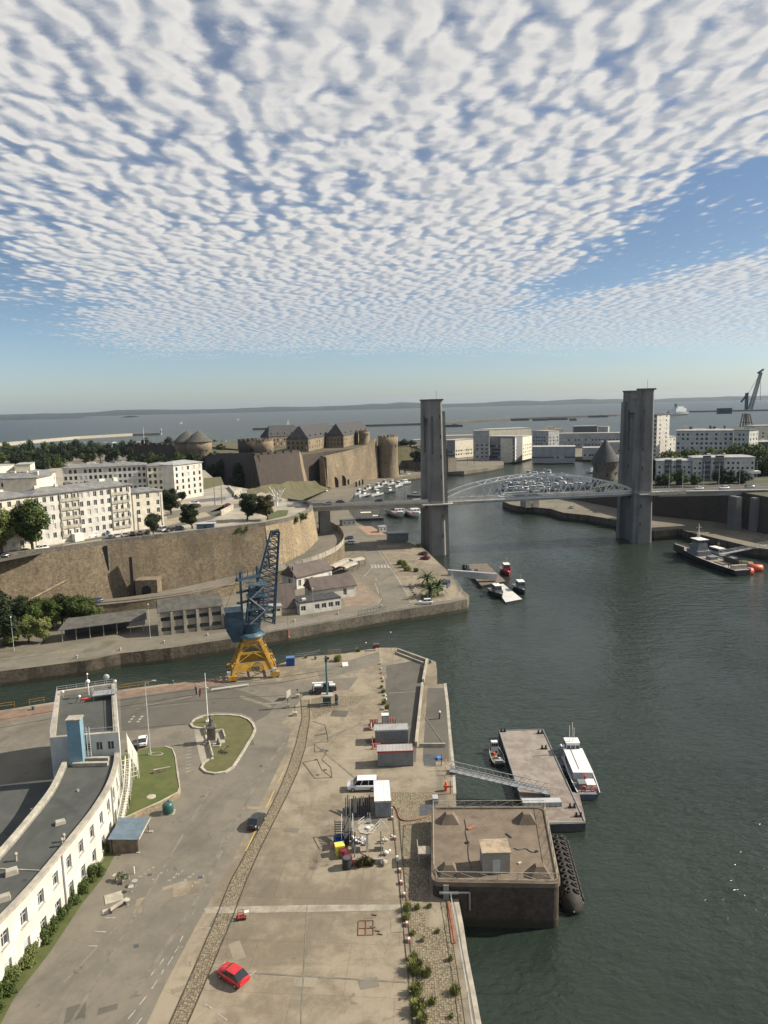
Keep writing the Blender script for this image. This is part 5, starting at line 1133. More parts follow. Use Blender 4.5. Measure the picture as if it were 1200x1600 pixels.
for k in range(6):
 mb=MB();x=-.55+k*.2;mb.tube((x,-.3,1.0),(x,2.6,2.8),.09,6);mb.build('pipe',M['black'],t)
for k in range(8):mb=MB();mb.ball((-.55+(k%4)*.36,-.35,.5+(k//4)*.5),.17,6);mb.tube((-.55+(k%4)*.36,-.3,.5+(k//4)*.5),(-.55+(k%4)*.36,2.4,.5+(k//4)*.5),.12,6);mb.build('pipe',M['black'],t)
for x in(-.8,.8):
 mb=MB();mb.tube((x,-.5,0),(x,-.5,2.4),.05,5);mb.tube((x,2.6,0),(x,2.6,3.2),.05,5);mb.tube((x,-.5,2.4),(x,2.6,3.2),.05,5);mb.build('side_frame',M['lgrey'],t)
t=thing('ladder_frame','dark slatted frame left of the taller pipe rack','frame',at(530,1319,QZ));mb=MB()
for x in(-.7,.6):mb.tube((x,-.3,0),(x,-.3,1.6),.05,5);mb.tube((x,2.2,0),(x,2.2,2.4),.05,5)
for k in range(7):mb.box(-.7,.6,-.3+k*.4,-.1+k*.4,1.3+k*.12,1.36+k*.12)
mb.build('frame',M['black'],t)
t=thing('scaffold_gantry','grey gantry with an octagonal deck and bent railings standing on concrete blocks','gantry',at(574,1330,QZ),.0)
mb=MB();mb.lathe([(1.35,2.9),(1.35,3.1)],(0,.6,0),8);mb.build('octagonal_deck',M['concl'],t);mb=MB();mb.lathe([(.35,3.1),(.3,3.35)],(0.2,.5,0),8);mb.build('hatch',M['white'],t)
mb=MB();mb.box(-.15,.2,-.2,.15,0,2.9);mb.build('leg',M['white'],t)
for x in(-1.7,1.95):mb=MB();mb.tube((x,-2.4,.4),(x,.5,2.6),.09,5);mb.tube((x,-2.4,.4),(x,-2.4,1.2),.06,5);mb.build('strut',M['dgrey'],t)
for x in(-1.9,1.3):
 for y in(-2.6,.2):mb=MB();mb.cbox((x+.3,y,0),(1.25,.6,.7));mb.build('footing',M['conc'],t)
mb=MB();mb.cbox((.2,2.1,2.9),(.6,1.0,.5));mb.build('control_box',M['grey'],t)
for pl in([(-1.3,1.0,3.0),(-1.3,1.0,3.9),(-.4,2.2,3.9)],[(-1.3,1.0,3.5),(-.4,2.2,3.5)],[(1.2,-.1,3.0),(1.2,-.1,4.0),(1.9,1.1,4.0),(1.9,1.1,3.0)],[(1.2,-.1,3.5),(1.9,1.1,3.5)],[(1.9,1.1,4.2),(3.0,.1,3.3)],[(.1,2.6,3.2),(.1,2.6,4.2)],[(.4,2.6,3.2),(.4,2.6,4.2)]):
 mb=MB();mb.path(pl,.05,5);mb.build('railing',M['lgrey'],t)
for u,v,m_,s,lb in((560,1318,'steel',.6,'pile of grey fittings left of the gantry'),(568,1317,'lgrey',.5,'pale fittings left of the gantry leg'),(605,1315,'pale',.75,'white sacks at the right of the gantry'),(552,1316,'white',.5,'white sacks beside the taller pipe rack'),(605,1335,'white',.35,'white lump on the right footing of the gantry'),(599,1352,'pale',.4,'white lump near the lower right footing')):
 rnd=random.Random(int(u));t=thing('fittings_pile',lb,'pile',at(u,v,QZ),0);
 for k in range(7):
  mb=MB();x,y=rnd.uniform(-s,s),rnd.uniform(-s,s);mb.ball((x,y,.3+rnd.uniform(0,.6)*s),rnd.uniform(.18,.34),7,0,(1.2,1,.8));mb.build('lump',M[m_],t)
def drum(u,v,r,h,m,lb,dz=0,tilt=0):
 t=thing('drum',lb,'drum',at(u,v,QZ));t.rotation_euler=(0,tilt,.3);mb=MB();mb.lathe([(r,0),(r*1.02,h*.33),(r*.98,h*.35),(r*1.02,h*.66),(r*.98,h*.68),(r,h)],n=14);mb.build('body',M[m],t);mb=MB();mb.lathe([(r*.85,h),(r*.8,h+.05)],n=14);mb.build('lid',M[m if m!='black' else 'dgrey'],t)
drum(536,1339,.55,1.1,'card','dark red drum just below the yellow bin');drum(542,1356,.62,1.5,'black','black drum, lowest of the coloured group');drum(522,1325,.35,.8,'pink','small salmon drum left of the blue bin',0,-.3);drum(546,1352,.45,1.4,'card','dark red drum behind the black drum')
t=thing('open_bin','bright blue open bin among the coloured drums','bin',at(531,1322,QZ),.1);mb=MB()
mb.prism([(-.62,-.5),(.62,-.5),(.55,.5),(-.55,.5)],.1,1.35,0,top=False,poly2=[(-.75,-.7),(.75,-.7),(.65,.65),(-.65,.65)]);mb.face([(-.6,-.5,.3),(.6,-.5,.3),(.55,.5,.3),(-.55,.5,.3)]);mb.prism([(-.7,-.64),(.7,-.64),(.6,.6),(-.6,.6)][::-1],.3,1.35,0,top=False);mb.build('body',mat('blue_plastic',(.02,.13,.5),.4,.15,1),t)
t=thing('yellow_bin','bright yellow box shaped bin between the blue bin and red drum','bin',at(531,1334,QZ),.25);mb=MB();mb.cbox((0,0,0),(1.15,.95,1.3),0,0,1.1);mb.build('body',M['yellow'],t);mb=MB();mb.cbox((0,0,1.3),(1.35,1.1,.18));mb.build('lid',M['yellow'],t)
net=[(489,1127),(508,1133),(511,1146),(494,1147),(491,1150),(511,1146),(513,1159),(491,1160),(492,1175),(511,1173),(503,1187),(517,1199),(519,1215),(503,1203),(496,1187),(473,1191),(492,1216),(519,1215)]
mb=MB()
for a,b in zip(net[:-1],net[1:]):mb.tube(at(*a,QZ+.05),at(*b,QZ+.05),.03,4)
tag(mb.build('rope_net',M['groove']),'polygon of dark ropes laid out on the yard above the minibus','ropes')
t=thing('trolley','small red trolley with a white box beside the pale concrete band','trolley',at(378,1436,QZ),.2);mb=MB();mb.box(-.5,.4,-.3,.3,.3, .38);mb.path([(-.45,-.25,.35),(-.45,-.25,1.1),(.2,-.25,1.1),(.2,-.25,.35)],.04,5);mb.path([(-.45,.25,.35),(-.45,.25,1.1),(.2,.25,1.1),(.2,.25,.35)],.04,5);mb.build('frame',M['red'],t)
mb=MB();mb.cbox((.6,.1,.5),(.5,.4,.35));mb.build('box',M['white'],t)
for x in(-.5,.35):mb=MB();mb.tube((x,-.35,.18),(x,.35,.18),.18,10);mb.build('wheel',M['rubber'],t)
t=thing('steel_frame','rusty rectangular steel frame lying flat on the yard','frame',at(572,1450,QZ),0);mb=MB()
for x in(-.9,0,.9):mb.box(x-.04,x+.04,-1.2,1.2,.03,.1)
for y in(-1.2,-.1,1.2):mb.box(-.9,.9,y-.04,y+.04,.03,.1)
mb.build('frame',M['rust'],t)
for u,v,lb in((585,1430,'broken brick piece above the rusty frame'),(583,1449,'broken plank piece right of the rusty frame'),(594,1460,'broken brick piece below the rusty frame'),(590,1455,'second plank piece right of the rusty frame')):
 p=at(u,v,QZ);mb=MB();mb.cbox((p.x,p.y,QZ),(.6,.16,.12),0,-.3);tag(mb.build('debris',M['wood']),lb,'debris','broken pieces on the yard')
sheet('concrete_patch',[(610,1434),(631,1433),(633,1456),(611,1457)],QZ+.028,M['quay'])
mb=MB();a=[(698,1410),(703,1409),(713,1474),(706,1475)];mb.prism(pts(a,QZ),QZ,QZ+.12);tag(mb.build('rusty_plate',M['rust']),'long rusty steel plate beside the rail at the lower quay edge','plate')
fence([(704,1405),(716,1470),(731,1560),(740,1620)],QZ+.02,1.0,'thin pale railing along the lower quay edge',2,'lgrey',3.0,.035)
strip('quay_coping',[(708,1405),(716,1440),(722,1480),(735,1550),(747,1620)],[(716,1404),(724,1444),(731,1490),(744,1555),(756,1620)],QZ+.035,M['concl'])
strip('quay_coping',[(693,1068),(697,1100),(700,1139),(706,1197),(708,1240)],[(697.5,1067),(701.5,1100),(704.5,1139),(710.5,1197),(713,1240)],QZ+.035,M['concl'])
# concrete mooring block with its hut
PTZ=6.2
c0,c1,c2,c3=at(676,1378,PTZ),at(875,1381,PTZ),at(851,1262,PTZ),at(676,1262,PTZ)
t=thing('mooring_block','massive square concrete block at the quay edge with railings round its top','block',((c0+c2)/2).xy.to_3d());O2=Vector(t.location)
def rel(p):return Vector((p[0]-O2.x,p[1]-O2.y,p[2]if len(p)>2 else 0))
def rounded(cs,r,n=5):
 out=[]
 for i in range(len(cs)):
  p,a,b=cs[i],cs[i-1],cs[(i+1)%len(cs)];d1=(a-p).normalized()*r;d2=(b-p).normalized()*r
  for k in range(n+1):s=k/n;out.append((p+d1)*(1-s)**2+p*2*s*(1-s)+(p+d2)*s*s)
 return out
R4=rounded([rel(c).xy.to_3d()for c in(c0,c1,c2,c3)],1.1)
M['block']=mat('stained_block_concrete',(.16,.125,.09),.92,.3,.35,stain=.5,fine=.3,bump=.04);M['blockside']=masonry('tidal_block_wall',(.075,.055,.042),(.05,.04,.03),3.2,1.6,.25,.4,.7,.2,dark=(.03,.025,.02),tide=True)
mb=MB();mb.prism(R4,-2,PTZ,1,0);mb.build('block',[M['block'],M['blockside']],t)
for nm,h0,h1,s in(('upper_lip',PTZ-.5,PTZ+.12,1.018),):
 mb=MB();Ra=[p*s for p in R4];Rb=[p*.962 for p in R4];rows=[[Vector((a.x,a.y,h0)),Vector((a.x,a.y,h1)),Vector((b.x,b.y,h1)),Vector((b.x,b.y,h0))]for a,b in zip(Ra+Ra[:1],Rb+Rb[:1])];mb.grid(rows,0,False,True);mb.build(nm,M['block'],t)
for(u,v),lb in(((703,1287),'a'),((824,1287),'b'),((702,1368),'c'),((845,1371),'d')):
 p=rel(at(u,v,PTZ));mb=MB();mb.cbox((p.x,p.y+.7,PTZ),(2.6,2.2,1.25),0,0,.38);mb.build('pyramid',M['block'],t)
cr=[at(*q,PTZ+.12)for q in((677,1262),(850,1261),(872,1377),(684,1374),(678,1362),(677,1262))]
for a,b in zip(cr[:-1],cr[1:]):
 a,b=rel(a),rel(b);a.z=b.z=PTZ+.1;mb=MB();n=max(1,int((b-a).length/2.2));up=Vector((0,0,1.1))
 mb.tube(a+up,b+up,.04,5);mb.tube(a+up*.15,b+up*.15,.03,5)
 for i in range(n+1):p=a+(b-a)*i/n;mb.tube(p,p+up,.035,4)
 for i in range(n):p,q=a+(b-a)*i/n,a+(b-a)*(i+1)/n;mb.tube(p+up*.15,q+up,.02,4)
 mb.build('railing',M['pale'],t)
p=rel(at(663,1334,QZ+1.6));mb=MB();mb.box(p.x-.9,p.x+.9,p.y-.2,p.y+1.6,QZ+1.5,QZ+1.7);mb.build('side_landing',M['conc'],t);mb=MB();mb.box(p.x-.8,p.x-.7,p.y,p.y+.1,QZ,QZ+1.5);mb.box(p.x-.9,p.x-.84,p.y-.2,p.y+1.6,QZ+1.7,QZ+2.7);mb.build('landing_screen',M['pale'],t)
mb=MB();q=rel(at(694,1399,4.6));mb.tube((q.x-.6,q.y,5.0),(q.x+1.8,q.y-.1,5.0),.2,10);mb.tube((q.x+1.8,q.y-.1,5.0),(q.x+3.2,q.y-.15,5.0),.13,8);mb.tube((q.x+3.2,q.y-.15,5.0),(q.x+3.2,q.y-.15,2.6),.13,8);mb.build('pipe',M['steel'],t)
mb=MB();mb.box(q.x-.1,q.x+.6,q.y-.05,q.y+.4,4.0,6.0);mb.build('bracket',M['conc'],t)
hb=rel(at(776,1365,PTZ));hut=thing('hut','plain pale hut with a brown stained flat roof on the concrete block','hut',(hb.x+O2.x,hb.y+O2.y+1.3,PTZ),.01)
mb=MB();mb.box(-1.75,1.7,-1.3,1.5,0,2.85);mb.build('wall',mat('beige_hut_wall',(.30,.275,.235),.8,.12,.6,stain=.2),hut);mb=MB();mb.box(-1.9,1.85,-1.42,1.6,2.85,2.97);mb.build('roof',mat('stained_hut_roof',(.33,.26,.18),.85,.3,.8,stain=.3),hut)
mb=MB();mb.box(-.5,.45,-1.34,-1.3,.02,1.95);mb.build('door',M['facade2'],hut)
for(a,b),lb in((((726,1280),(736,1360)),'thin cable strung along the top of the concrete block'),(((803,1325),(842,1331)),'dark chain lying on the right of the concrete block')):
 mb=MB();P_=[at(a[0]+(b[0]-a[0])*k/8+1.2*math.sin(k*2),a[1]+(b[1]-a[1])*k/8+2*math.sin(k*1.3),PTZ+.06)for k in range(9)];mb.path(P_,.05,5);tag(mb.build('cable',M['dgrey']),lb,'cable')
for u,v,m_,sx,sy,lb in((736,1294,'rust',1.3,.6,'flat rusty lump between the two far pyramids'),(730,1317,'black',.5,.4,'black knot of chain on the concrete block'),(838,1331,'black',.4,.3,'black shackle right of the hut'),(812,1349,'pale',.5,.3,'white scrap right of the hut'),(795,1306,'dgrey',.15,1.2,'rusty bar between the pyramids on the right')):
 p=at(u,v,PTZ);mb=MB();mb.cbox((p.x,p.y,PTZ),(sx,sy,.15),0,.5);tag(mb.build('scrap',M[m_]),lb,'scrap')
# floating barge, gangway and boats alongside
Mdeck=mat('barge_deck',(.25,.215,.18),.85,.3,.4,stain=.45,fine=.25);Mrustdeck=M['rust']
ba=[at(779,1141,1.4),at(848,1139,1.4),at(915,1286,1.4),at(845,1286,1.4),at(828,1245,1.4)]
t=thing('barge','long flat rust stained deck barge moored off the quay','barge',(ba[0]+ba[2])/2-Vector((0,0,1.4)));O3=Vector(t.location)
mb=MB();A,B,Cc=ba[0]-O3,ba[1]-O3,ba[2]-O3;D=A+(Cc-B);poly=[A,B,Cc,D];mb.prism(poly,-.6,1.4,0,1);mb.build('hull',[M['dgrey'],Mdeck],t)
bl=[p*.985 for p in poly];mb=MB();
for i in range(4):mb.tube(Vector((bl[i].x,bl[i].y,1.42)),Vector((bl[(i+1)%4].x,bl[(i+1)%4].y,1.42)),.14,5)
mb.build('rubbing_edge',M['grey'],t)
def bol(u,v,z,parent,O_,m='black',s=1.0):
 p=at(u,v,z)-O_;mb=MB()
 for dx in(-.35*s,.35*s):mb.tube((p.x+dx,p.y,p.z),(p.x+dx,p.y,p.z+.7*s),.16*s,8)
 mb.cbox((p.x,p.y,p.z),(1.2*s,.5*s,.12));mb.build('bollard',M[m],parent)
for u,v in((786,1143),(844,1146),(894,1262),(904,1276),(850,1170)):bol(u,v,1.42,t,O3)
for u,v in((853,1163),(861,1186),(868,1197),(878,1216),(795,1180),(799,1196)):
 p=at(u,v,.9)-O3;mb=MB();mb.torus((p.x+(.3 if u>840 else-.3),p.y,.7),.42,.17,Matrix.Rotation(math.pi/2,3,'Y'),12,6);mb.build('tyre_fender',M['rubber'],t)
mb=MB();q=[at(866,1231,1.43),at(905,1240,1.43),at(915,1282,1.43),at(850,1281,1.43),at(836,1252,1.43)];mb.face([x-O3 for x in q]);mb.build('rusty_deck_patch',mat('rust_stained_deck',(.17,.13,.105),.85,.4,.9,col2=(.26,.23,.20),fine=.25,stain=.4),t)
g0,g1_=at(703,1202,QZ+.5),at(858,1238,2.0);gw=thing('gangway','long steel truss gangway sloping from the quay down to the barge','gangway',(g0.x,g0.y,0));d_=g1_-g0;hl_=Vector((d_.x,d_.y,0)).normalized();nn=Vector((-hl_.y,hl_.x,0));g0l=Vector((0,0,g0.z));N=13
for w in(-.75,.75):
 mb=MB();up=Vector((0,0,1.15));a=g0l+nn*w;b=a+d_;mb.tube(a,b,.09,5);mb.tube(a+up,b+up,.07,5)
 for i in range(N):p,q,r_=a+d_*i/N,a+d_*(i+.5)/N,a+d_*(i+1)/N;mb.tube(p,q+up,.04,4);mb.tube(q+up,r_,.04,4)
 mb.build('side_truss',M['steel'],gw)
mb=MB();a=g0l-nn*.7;b=g0l+nn*.7;mb.face([a,a+d_,b+d_,b]);mb.face([a-Vector((0,0,.12)),b-Vector((0,0,.12)),b+d_-Vector((0,0,.12)),a+d_-Vector((0,0,.12))]);mb.build('walkway',M['grey'],gw)
mb=MB();p=g0l+d_-Vector((0,0,.5));mb.box(p.x-.9,p.x,p.y-.9,p.y+.9,p.z-.1,p.z+.5);mb.build('roller_foot',M['dgrey'],gw)
for k in range(5):mb=MB();q=g0l+d_+hl_*(.2+k*.42)+nn*.6;mb.tube(q-Vector((0,0,.5)),q+Vector((0,0,.7)),.035,4);mb.build('stanchion',M['white'],gw)
r0=at(846,1257,1.42);t=thing('loading_ramp','low grey steel ramp box lying on the barge below the gangway foot','ramp',r0,-.015);mb=MB();mb.prism([(-3.1,-.7),(3.1,-.7),(3.1,.7),(-3.1,.7)],0,.75,0);mb.build('body',M['lgrey'],t);mb=MB();
for k in range(8):mb.box(-3.0+k*.85,-2.92+k*.85,-.75,-.7,.05,.75)
mb.build('ribs',M['grey'],t)
f0,f1=at(870,1316,.6),at(897,1425,.6);t=thing('pneumatic_fender','huge black cylindrical fender wrapped in tyres floating beside the concrete block','fender',(f0+f1)/2);dv=(f1-f0);LN=dv.length;t.rotation_euler=(0,0,math.atan2(dv.y,dv.x));mb=MB()
prof=[(0.2,-LN/2),(.9,-LN/2+.3),(1.4,-LN/2+1.0),(1.5,-LN/2+1.8),(1.5,LN/2-2.2),(1.4,LN/2-1.2),(.95,LN/2-.4),(.2,LN/2)]
rows=[[(x,r*math.cos(a),r*math.sin(a))for a in[2*math.pi*k/20 for k in range(20)]]for r,x in prof];mb.grid(rows,0,True,True);mb.build('cylinder',M['rubber'],t)
for i in range(10):
 x=-LN/2+1.0+i*(LN-3.2)/9
 for ang in(.35,1.1,1.85,2.6):
  a=ang;c=Vector((x,1.58*math.cos(a),1.58*math.sin(a)));q=Matrix.Rotation(a-math.pi/2,3,'X');mb=MB();mb.torus(c,.36,.15,q,12,5);mb.build('tyre',M['rubber'],t)
mb=MB()
for k in range(7):a=math.pi*k/6;mb.tube((LN/2+.1,0,.0),(LN/2-1.9,1.56*math.cos(a),1.56*math.sin(a)),.035,4)
mb.build('chain_net',M['pale'],t)
# boats
def hull(mb,L,Bm,D,sheer=.4,m=0,flare=.8,transom=.85,mdeck=1,z0=-.4,bulw=.35,tran=.95):
 """hull with bow at -X; open bulwark rim, deck set inside"""
 N=14;rows=[];decks=[]
 for i in range(N+1):
  s=i/N;x=-L/2+L*s;b=Bm/2*min(1,(math.sin(min(1,s*1.55+.02)*math.pi/2))**.75)*(1 if s<.6 else 1-(1-transom)*((s-.6)/.4)**2);b=max(b,.03)
  zt=D+sheer*(1-s)**2.2;xx=x-(.0)
  rows.append([(xx+(L*.06)*(1-s)**3,-b*.35*flare,z0),(xx,-b*flare,zt*.35),(xx-.0,-b,zt),(xx,-b*.93,zt),(xx,-b*.92,zt-bulw),(xx,0,zt-bulw+.03),(xx,b*.92,zt-bulw),(xx,b*.93,zt),(xx,b,zt),(xx,b*flare,zt*.35),(xx+(L*.06)*(1-s)**3,b*.35*flare,z0)])
 n=len(rows[0]);i0=len(mb.v)
 for r in rows:mb.v+=[tuple(p)for p in r]
 for a in range(N):
  for k in range(n-1):
   mb.f.append((i0+a*n+k,i0+(a+1)*n+k,i0+(a+1)*n+k+1,i0+a*n+k+1));mb.m.append(mdeck if 3<=k<=6 else(2 if k in(2,7)else m));mb.sm.append(False)
 mb.face(rows[-1],m)
def wheelhouse(mb,gl,x0,x1,w0,z0,h,rake=.3,rk2=.1):
 mb.prism([(x0,-w0/2),(x1,-w0/2),(x1,w0/2),(x0,w0/2)],z0,z0+h,0,poly2=[(x0+rake,-w0/2*.86),(x1-rk2,-w0/2*.86),(x1-rk2,w0/2*.86),(x0+rake,w0/2*.86)])
 zl,zh=z0+h*.5,z0+h*.86;e=.02
 def lerp(t):return x0+rake*t,x1-rk2*t,w0/2*(1-.14*t)
 (a0,b0,c0_),(a1,b1,c1_)=lerp(.5),lerp(.86)
 for s in(-1,1):
  q=[(a0+.15,s*(c0_+e),zl),(b0-.15,s*(c0_+e),zl),(b1-.15,s*(c1_+e),zh),(a1+.15,s*(c1_+e),zh)];gl.face(q if s<0 else q[::-1])
 n=3
 for k in range(n):
  y0,y1=-c0_+2*c0_*(k+.08)/n,-c0_+2*c0_*(k+.92)/n;gl.face([(a0-e,y1,zl),(a0-e,y0,zl),(a1-e,y0*c1_/c0_,zh),(a1-e,y1*c1_/c0_,zh)]);gl.face([(b0+e,y0,zl),(b0+e,y1,zl),(b1+e,y1*c1_/c0_,zh),(b1+e,y0*c1_/c0_,zh)])
def boat_frame(bow,stern,label,cat='boat',name='boat',group=None,z=0):
 a,b=at(*bow,z),at(*stern,z);t=thing(name,label,cat,Vector(((a.x+b.x)/2,(a.y+b.y)/2,0)),frame(a,b),group);return t,(b-a).length
M['hullw']=mat('white_hull',(.62,.63,.63),.35,.05,1,stain=.1);M['hulln']=mat('navy_grey_hull',(.10,.12,.15),.45,.15,1,stain=.2);M['hullb']=mat('black_hull',(.03,.03,.035),.45, .2,1);M['deckg']=mat('grey_deck',(.17,.18,.19),.8,.2,1,stain=.2);M['hullr']=mat('red_hull',(.42,.03,.035),.4,.2,1)
t,L=boat_frame((886,1163),(920,1243),'white passenger launch with a long cabin moored beside the barge','launch','launch',None,.8);L=max(L,15)
mb=MB();hull(mb,L,4.4,1.35,.7);mb.build('hull',[M['hulln'],M['deckg'],M['hullw']],t)
mb=MB();gl=MB();mb.prism([(-L*.20,-1.5),(L*.25,-1.6),(L*.25,1.6),(-L*.20,1.5)],1.0,2.5,0,1);
for s in(-1,1):
 for k in range(6):x=-L*.17+k*L*.068;gl.face([(x,s*1.62,1.65),(x+.7,s*1.62,1.65),(x+.7,s*1.6,2.2),(x,s*1.6,2.2)][::s*-1 or 1])
mb.build('cabin',[M['hullw'],M['zwhite']],t);gl.build('cabin_windows',M['glass'],t)
mb=MB();mb.box(-L*.22,L*.265,-1.72,1.72,2.5,2.58);mb.build('cabin_roof',M['zwhite'],t);mb=MB();mb.box(-L*.2,L*.2,-.5,-.44,2.58,2.66);mb.build('roof_rail',M['dgrey'],t)
mb=MB();gl=MB();wheelhouse(mb,gl,-L*.36,-L*.20,2.7,1.1,2.5,.5,.1);mb.build('wheelhouse',M['hullw'],t);gl.build('wheelhouse_windows',M['glass'],t);mb=MB();mb.box(-L*.33,-L*.21,-1.3,1.3,3.6,3.7);mb.build('wheelhouse_roof',M['zwhite'],t)
for y,h in((-.5,3.0),(0,3.6),(.3,2.6)):mb=MB();mb.tube((-L*.25,y,3.7),(-L*.25,y,3.7+h),.05,5);mb.build('mast',M['white'],t)
mb=MB();mb.box(-L*.20,L*.25,-2.15,-1.75,1.2,1.28);mb.build('side_deck',M['lgrey'],t);mb=MB();mb.cbox((L*.36,.8,1.1),(2.0,1.5,.75));mb.build('engine_cover',M['zwhite'],t);mb=MB();mb.cbox((L*.37,-.7,1.1),(1.6,1.2,.9));mb.build('locker',M['grey'],t)
for y in(-.7,.9):mb=MB();mb.torus((L*.45,y,1.5),.45,.1,Matrix.Rotation(math.pi/2,3,'Y'),14,6);mb.build('lifebuoy',M['orange'],t)
mb=MB();mb.cbox((L*.30,.2,1.1),(.5,.3,1.3));mb.build('ensign_staff',M['red'],t)
mb=MB();mb.ball((-L*.38,-1.6,1.6),.5,8,0,(1,.6,.6));mb.build('fender',M['hullw'],t)
t,L=boat_frame((768,1160),(782,1200),'small dark work boat with a white console tucked against the barge','work boat','work_boat',None,.5);L=7.5
mb=MB();hull(mb,L,2.5,.9,.35);mb.build('hull',[M['hullb'],M['wood'],M['lgrey']],t);mb=MB();gl=MB();wheelhouse(mb,gl,-2.6,-1.3,1.4,.6,1.7);mb.build('wheelhouse',M['hullw'],t);gl.build('wheelhouse_windows',M['glass'],t)
for x,y,m_ in((-.6,.3,'dgrey'),(.3,-.3,'orange'),(.9,.4,'black'),(1.6,-.2,'steel'),(-.2,-.4,'dgrey'),(2.2,.3,'lgrey')):mb=MB();mb.cbox((x,y,.55),(.6,.5,.5),0,x,.8);mb.build('deck_gear',M[m_],t)
mb=MB();mb.tube((2.9,.7,.9),(4.2, .9,1.1),.1,6);mb.cbox((3.4,0,.7),(.5,1.4,.5));mb.build('davit',M['steel'],t)
# harbour crane on yellow portal
f=[at(358,1066,QZ),at(428,1058,QZ),at(417,1046,QZ),at(353,1052,QZ)]
cc=(f[0]+f[1])/2+Vector((-.4,4.0,0));ang=frame(f[0],f[1]);cr_=thing('harbour_crane','tall harbour crane with blue lattice jib on a yellow portal at the basin edge','crane',(cc.x,cc.y,QZ),ang)
hw,hd=4.8,3.9;tz=8.3
feet=[(-hw,-hd),(hw,-hd),(hw,hd),(-hw,hd)];tops=[(-1.9,-1.5),(1.9,-1.5),(1.9,1.5),(-1.9,1.5)]
for(x,y),(a,b)in zip(feet,tops):
 mb=MB();mb.prism([(x-.35,y-.35),(x+.35,y-.35),(x+.35,y+.35),(x-.35,y+.35)],1.2,tz,0,poly2=[(a-.3,b-.3),(a+.3,b-.3),(a+.3,b+.3),(a-.3,b+.3)]);mb.build('leg',M['cyel'],cr_)
 mb=MB();mb.box(x-1.0,x+1.0,y-.55, y+.55,.35,1.4);mb.build('bogie',M['cyel'],cr_)
 for dx in(-.6,.6):mb=MB();mb.tube((x+dx,y-.3,.38),(x+dx,y+.3,.38),.37,12);mb.build('wheel',M['dgrey'],cr_)
def lerp2(i,z):s=(z-1.2)/(tz-1.2);return Vector((feet[i][0]+(tops[i][0]-feet[i][0])*s,feet[i][1]+(tops[i][1]-feet[i][1])*s,z))
for i in range(4):
 j=(i+1)%4;mb=MB();P0,P1=lerp2(i,1.9),lerp2(j,1.9);Q0,Q1=lerp2(i,3.7),lerp2(j,3.7)
 if i in(0,2):
  s=-1 if i==0 else 1;n=Vector((0,s*.12,0));mb.face([P0+n,P1+n,Q1+n,Q0+n][::-s or 1]);mb.face([P0,Q0,Q1,P1][::-s or 1]);mb.face([Q0+n,Q1+n,Q1,Q0])
  mb.build('side_plate',M['cyel'],cr_);mb=MB()
 zs=[3.7,5.9,7.7]
 for z in zs:mb.tube(lerp2(i,z),lerp2(j,z),.17,4)
 for za,zb in((3.7,5.9),(5.9,7.7)):m_=(lerp2(i,zb)+lerp2(j,zb))/2;mb.tube(lerp2(i,za),m_,.13,4);mb.tube(lerp2(j,za),m_,.13,4)
 if i not in(0,2):mb.tube(lerp2(i,1.6),lerp2(j,1.6),.22,4);m_=(lerp2(i,1.6)+lerp2(j,1.6))/2;mb.tube(lerp2(i,3.7),m_,.12,4);mb.tube(lerp2(j,3.7),m_,.12,4)
 mb.build('bracing',M['cyel'],cr_)
mb=MB();c=Vector((1.0,-hd-.1,2.6));q=Matrix.Rotation(math.pi/2-.25,3,'X');mb.torus(c,1.25,.1,q,20,5);mb.torus(c,.35,.1,q,12,5)
for k in range(12):a=k*math.pi/6;mb.tube(c,c+q@Vector((1.25*math.cos(a),1.25*math.sin(a),0)),.05,4)
mb.build('cable_drum',M['dgrey'],cr_)
mb=MB();mb.box(-hw-1.2,-hw-.4,-hd,-hd+.8,0, 2.3);mb.build('end_buffer',M['lgrey'],cr_);mb=MB();mb.box(hw-.6,hw+.3,-hd-.5,-hd+.3,0,2.2);mb.build('cabinet',M['lgrey'],cr_)
mb=MB()
for k in range(3):z0,z1=1.4+k*2.3,3.7+k*2.3;x0=hw+.6-k*1.3;mb.tube((x0,-1,z0),(x0-1.0,1.6,z1),.08,4);mb.tube((x0,-.4,z0+1),(x0-1.0,2.2,z1+1),.04,4);mb.box(x0-1.7,x0-.5,1.0,2.2,z1-.05,z1+.05)
mb.build('stair',M['cyel'],cr_)
mb=MB();mb.lathe([(2.4,tz),(2.6,tz+.3),(2.4,tz+1.1)],n=18);mb.build('portal_cap',M['cyel'],cr_)
mb=MB();mb.lathe([(3.3,tz+1.1),(3.4,tz+1.25),(2.7,tz+1.8),(2.2,tz+2.0)],n=20);mb.build('slewing_platform',M['cblue2'],cr_)
mb=MB();mb.lathe([(2.2,tz+2.2),(2.3,tz+3.2),(2.7,tz+4.4)],n=16);mb.build('slewing_column',M['cblue'],cr_)
z0=tz+4.4;mb=MB();mb.box(-5.6,-1.6,-1.9,2.4,z0-1.2,z0+3.0);mb.prism([(-6.6,-1.9),(-1.6,-1.9),(-1.6,2.4),(-6.6,2.4)][::-1],z0-3.8,z0-1.2,0,poly2=None)if False else None
mb.build('machinery_house',M['cblue'],cr_);mb=MB()
for k in range(14):mb.box(-5.8+k*.32,-5.65+k*.32,-2.1,2.6,z0+3.02,z0+3.14)
mb.box(-5.8,-1.5,-2.05,2.55,z0+3.0,z0+3.06);mb.build('house_roof',M['cblue2'],cr_)
mb=MB();mb.prism([(-5.6,-1.9),(-1.6,-1.9),(-1.6,2.4),(-5.6,2.4)],z0-1.2,z0-4.3,0,poly2=[(-4.2,-1.6),(-2.4,-1.6),(-2.4,2.0),(-4.2,2.0)]);mb.build('house_underframe',M['cblue'],cr_)
mt=z0+12.6
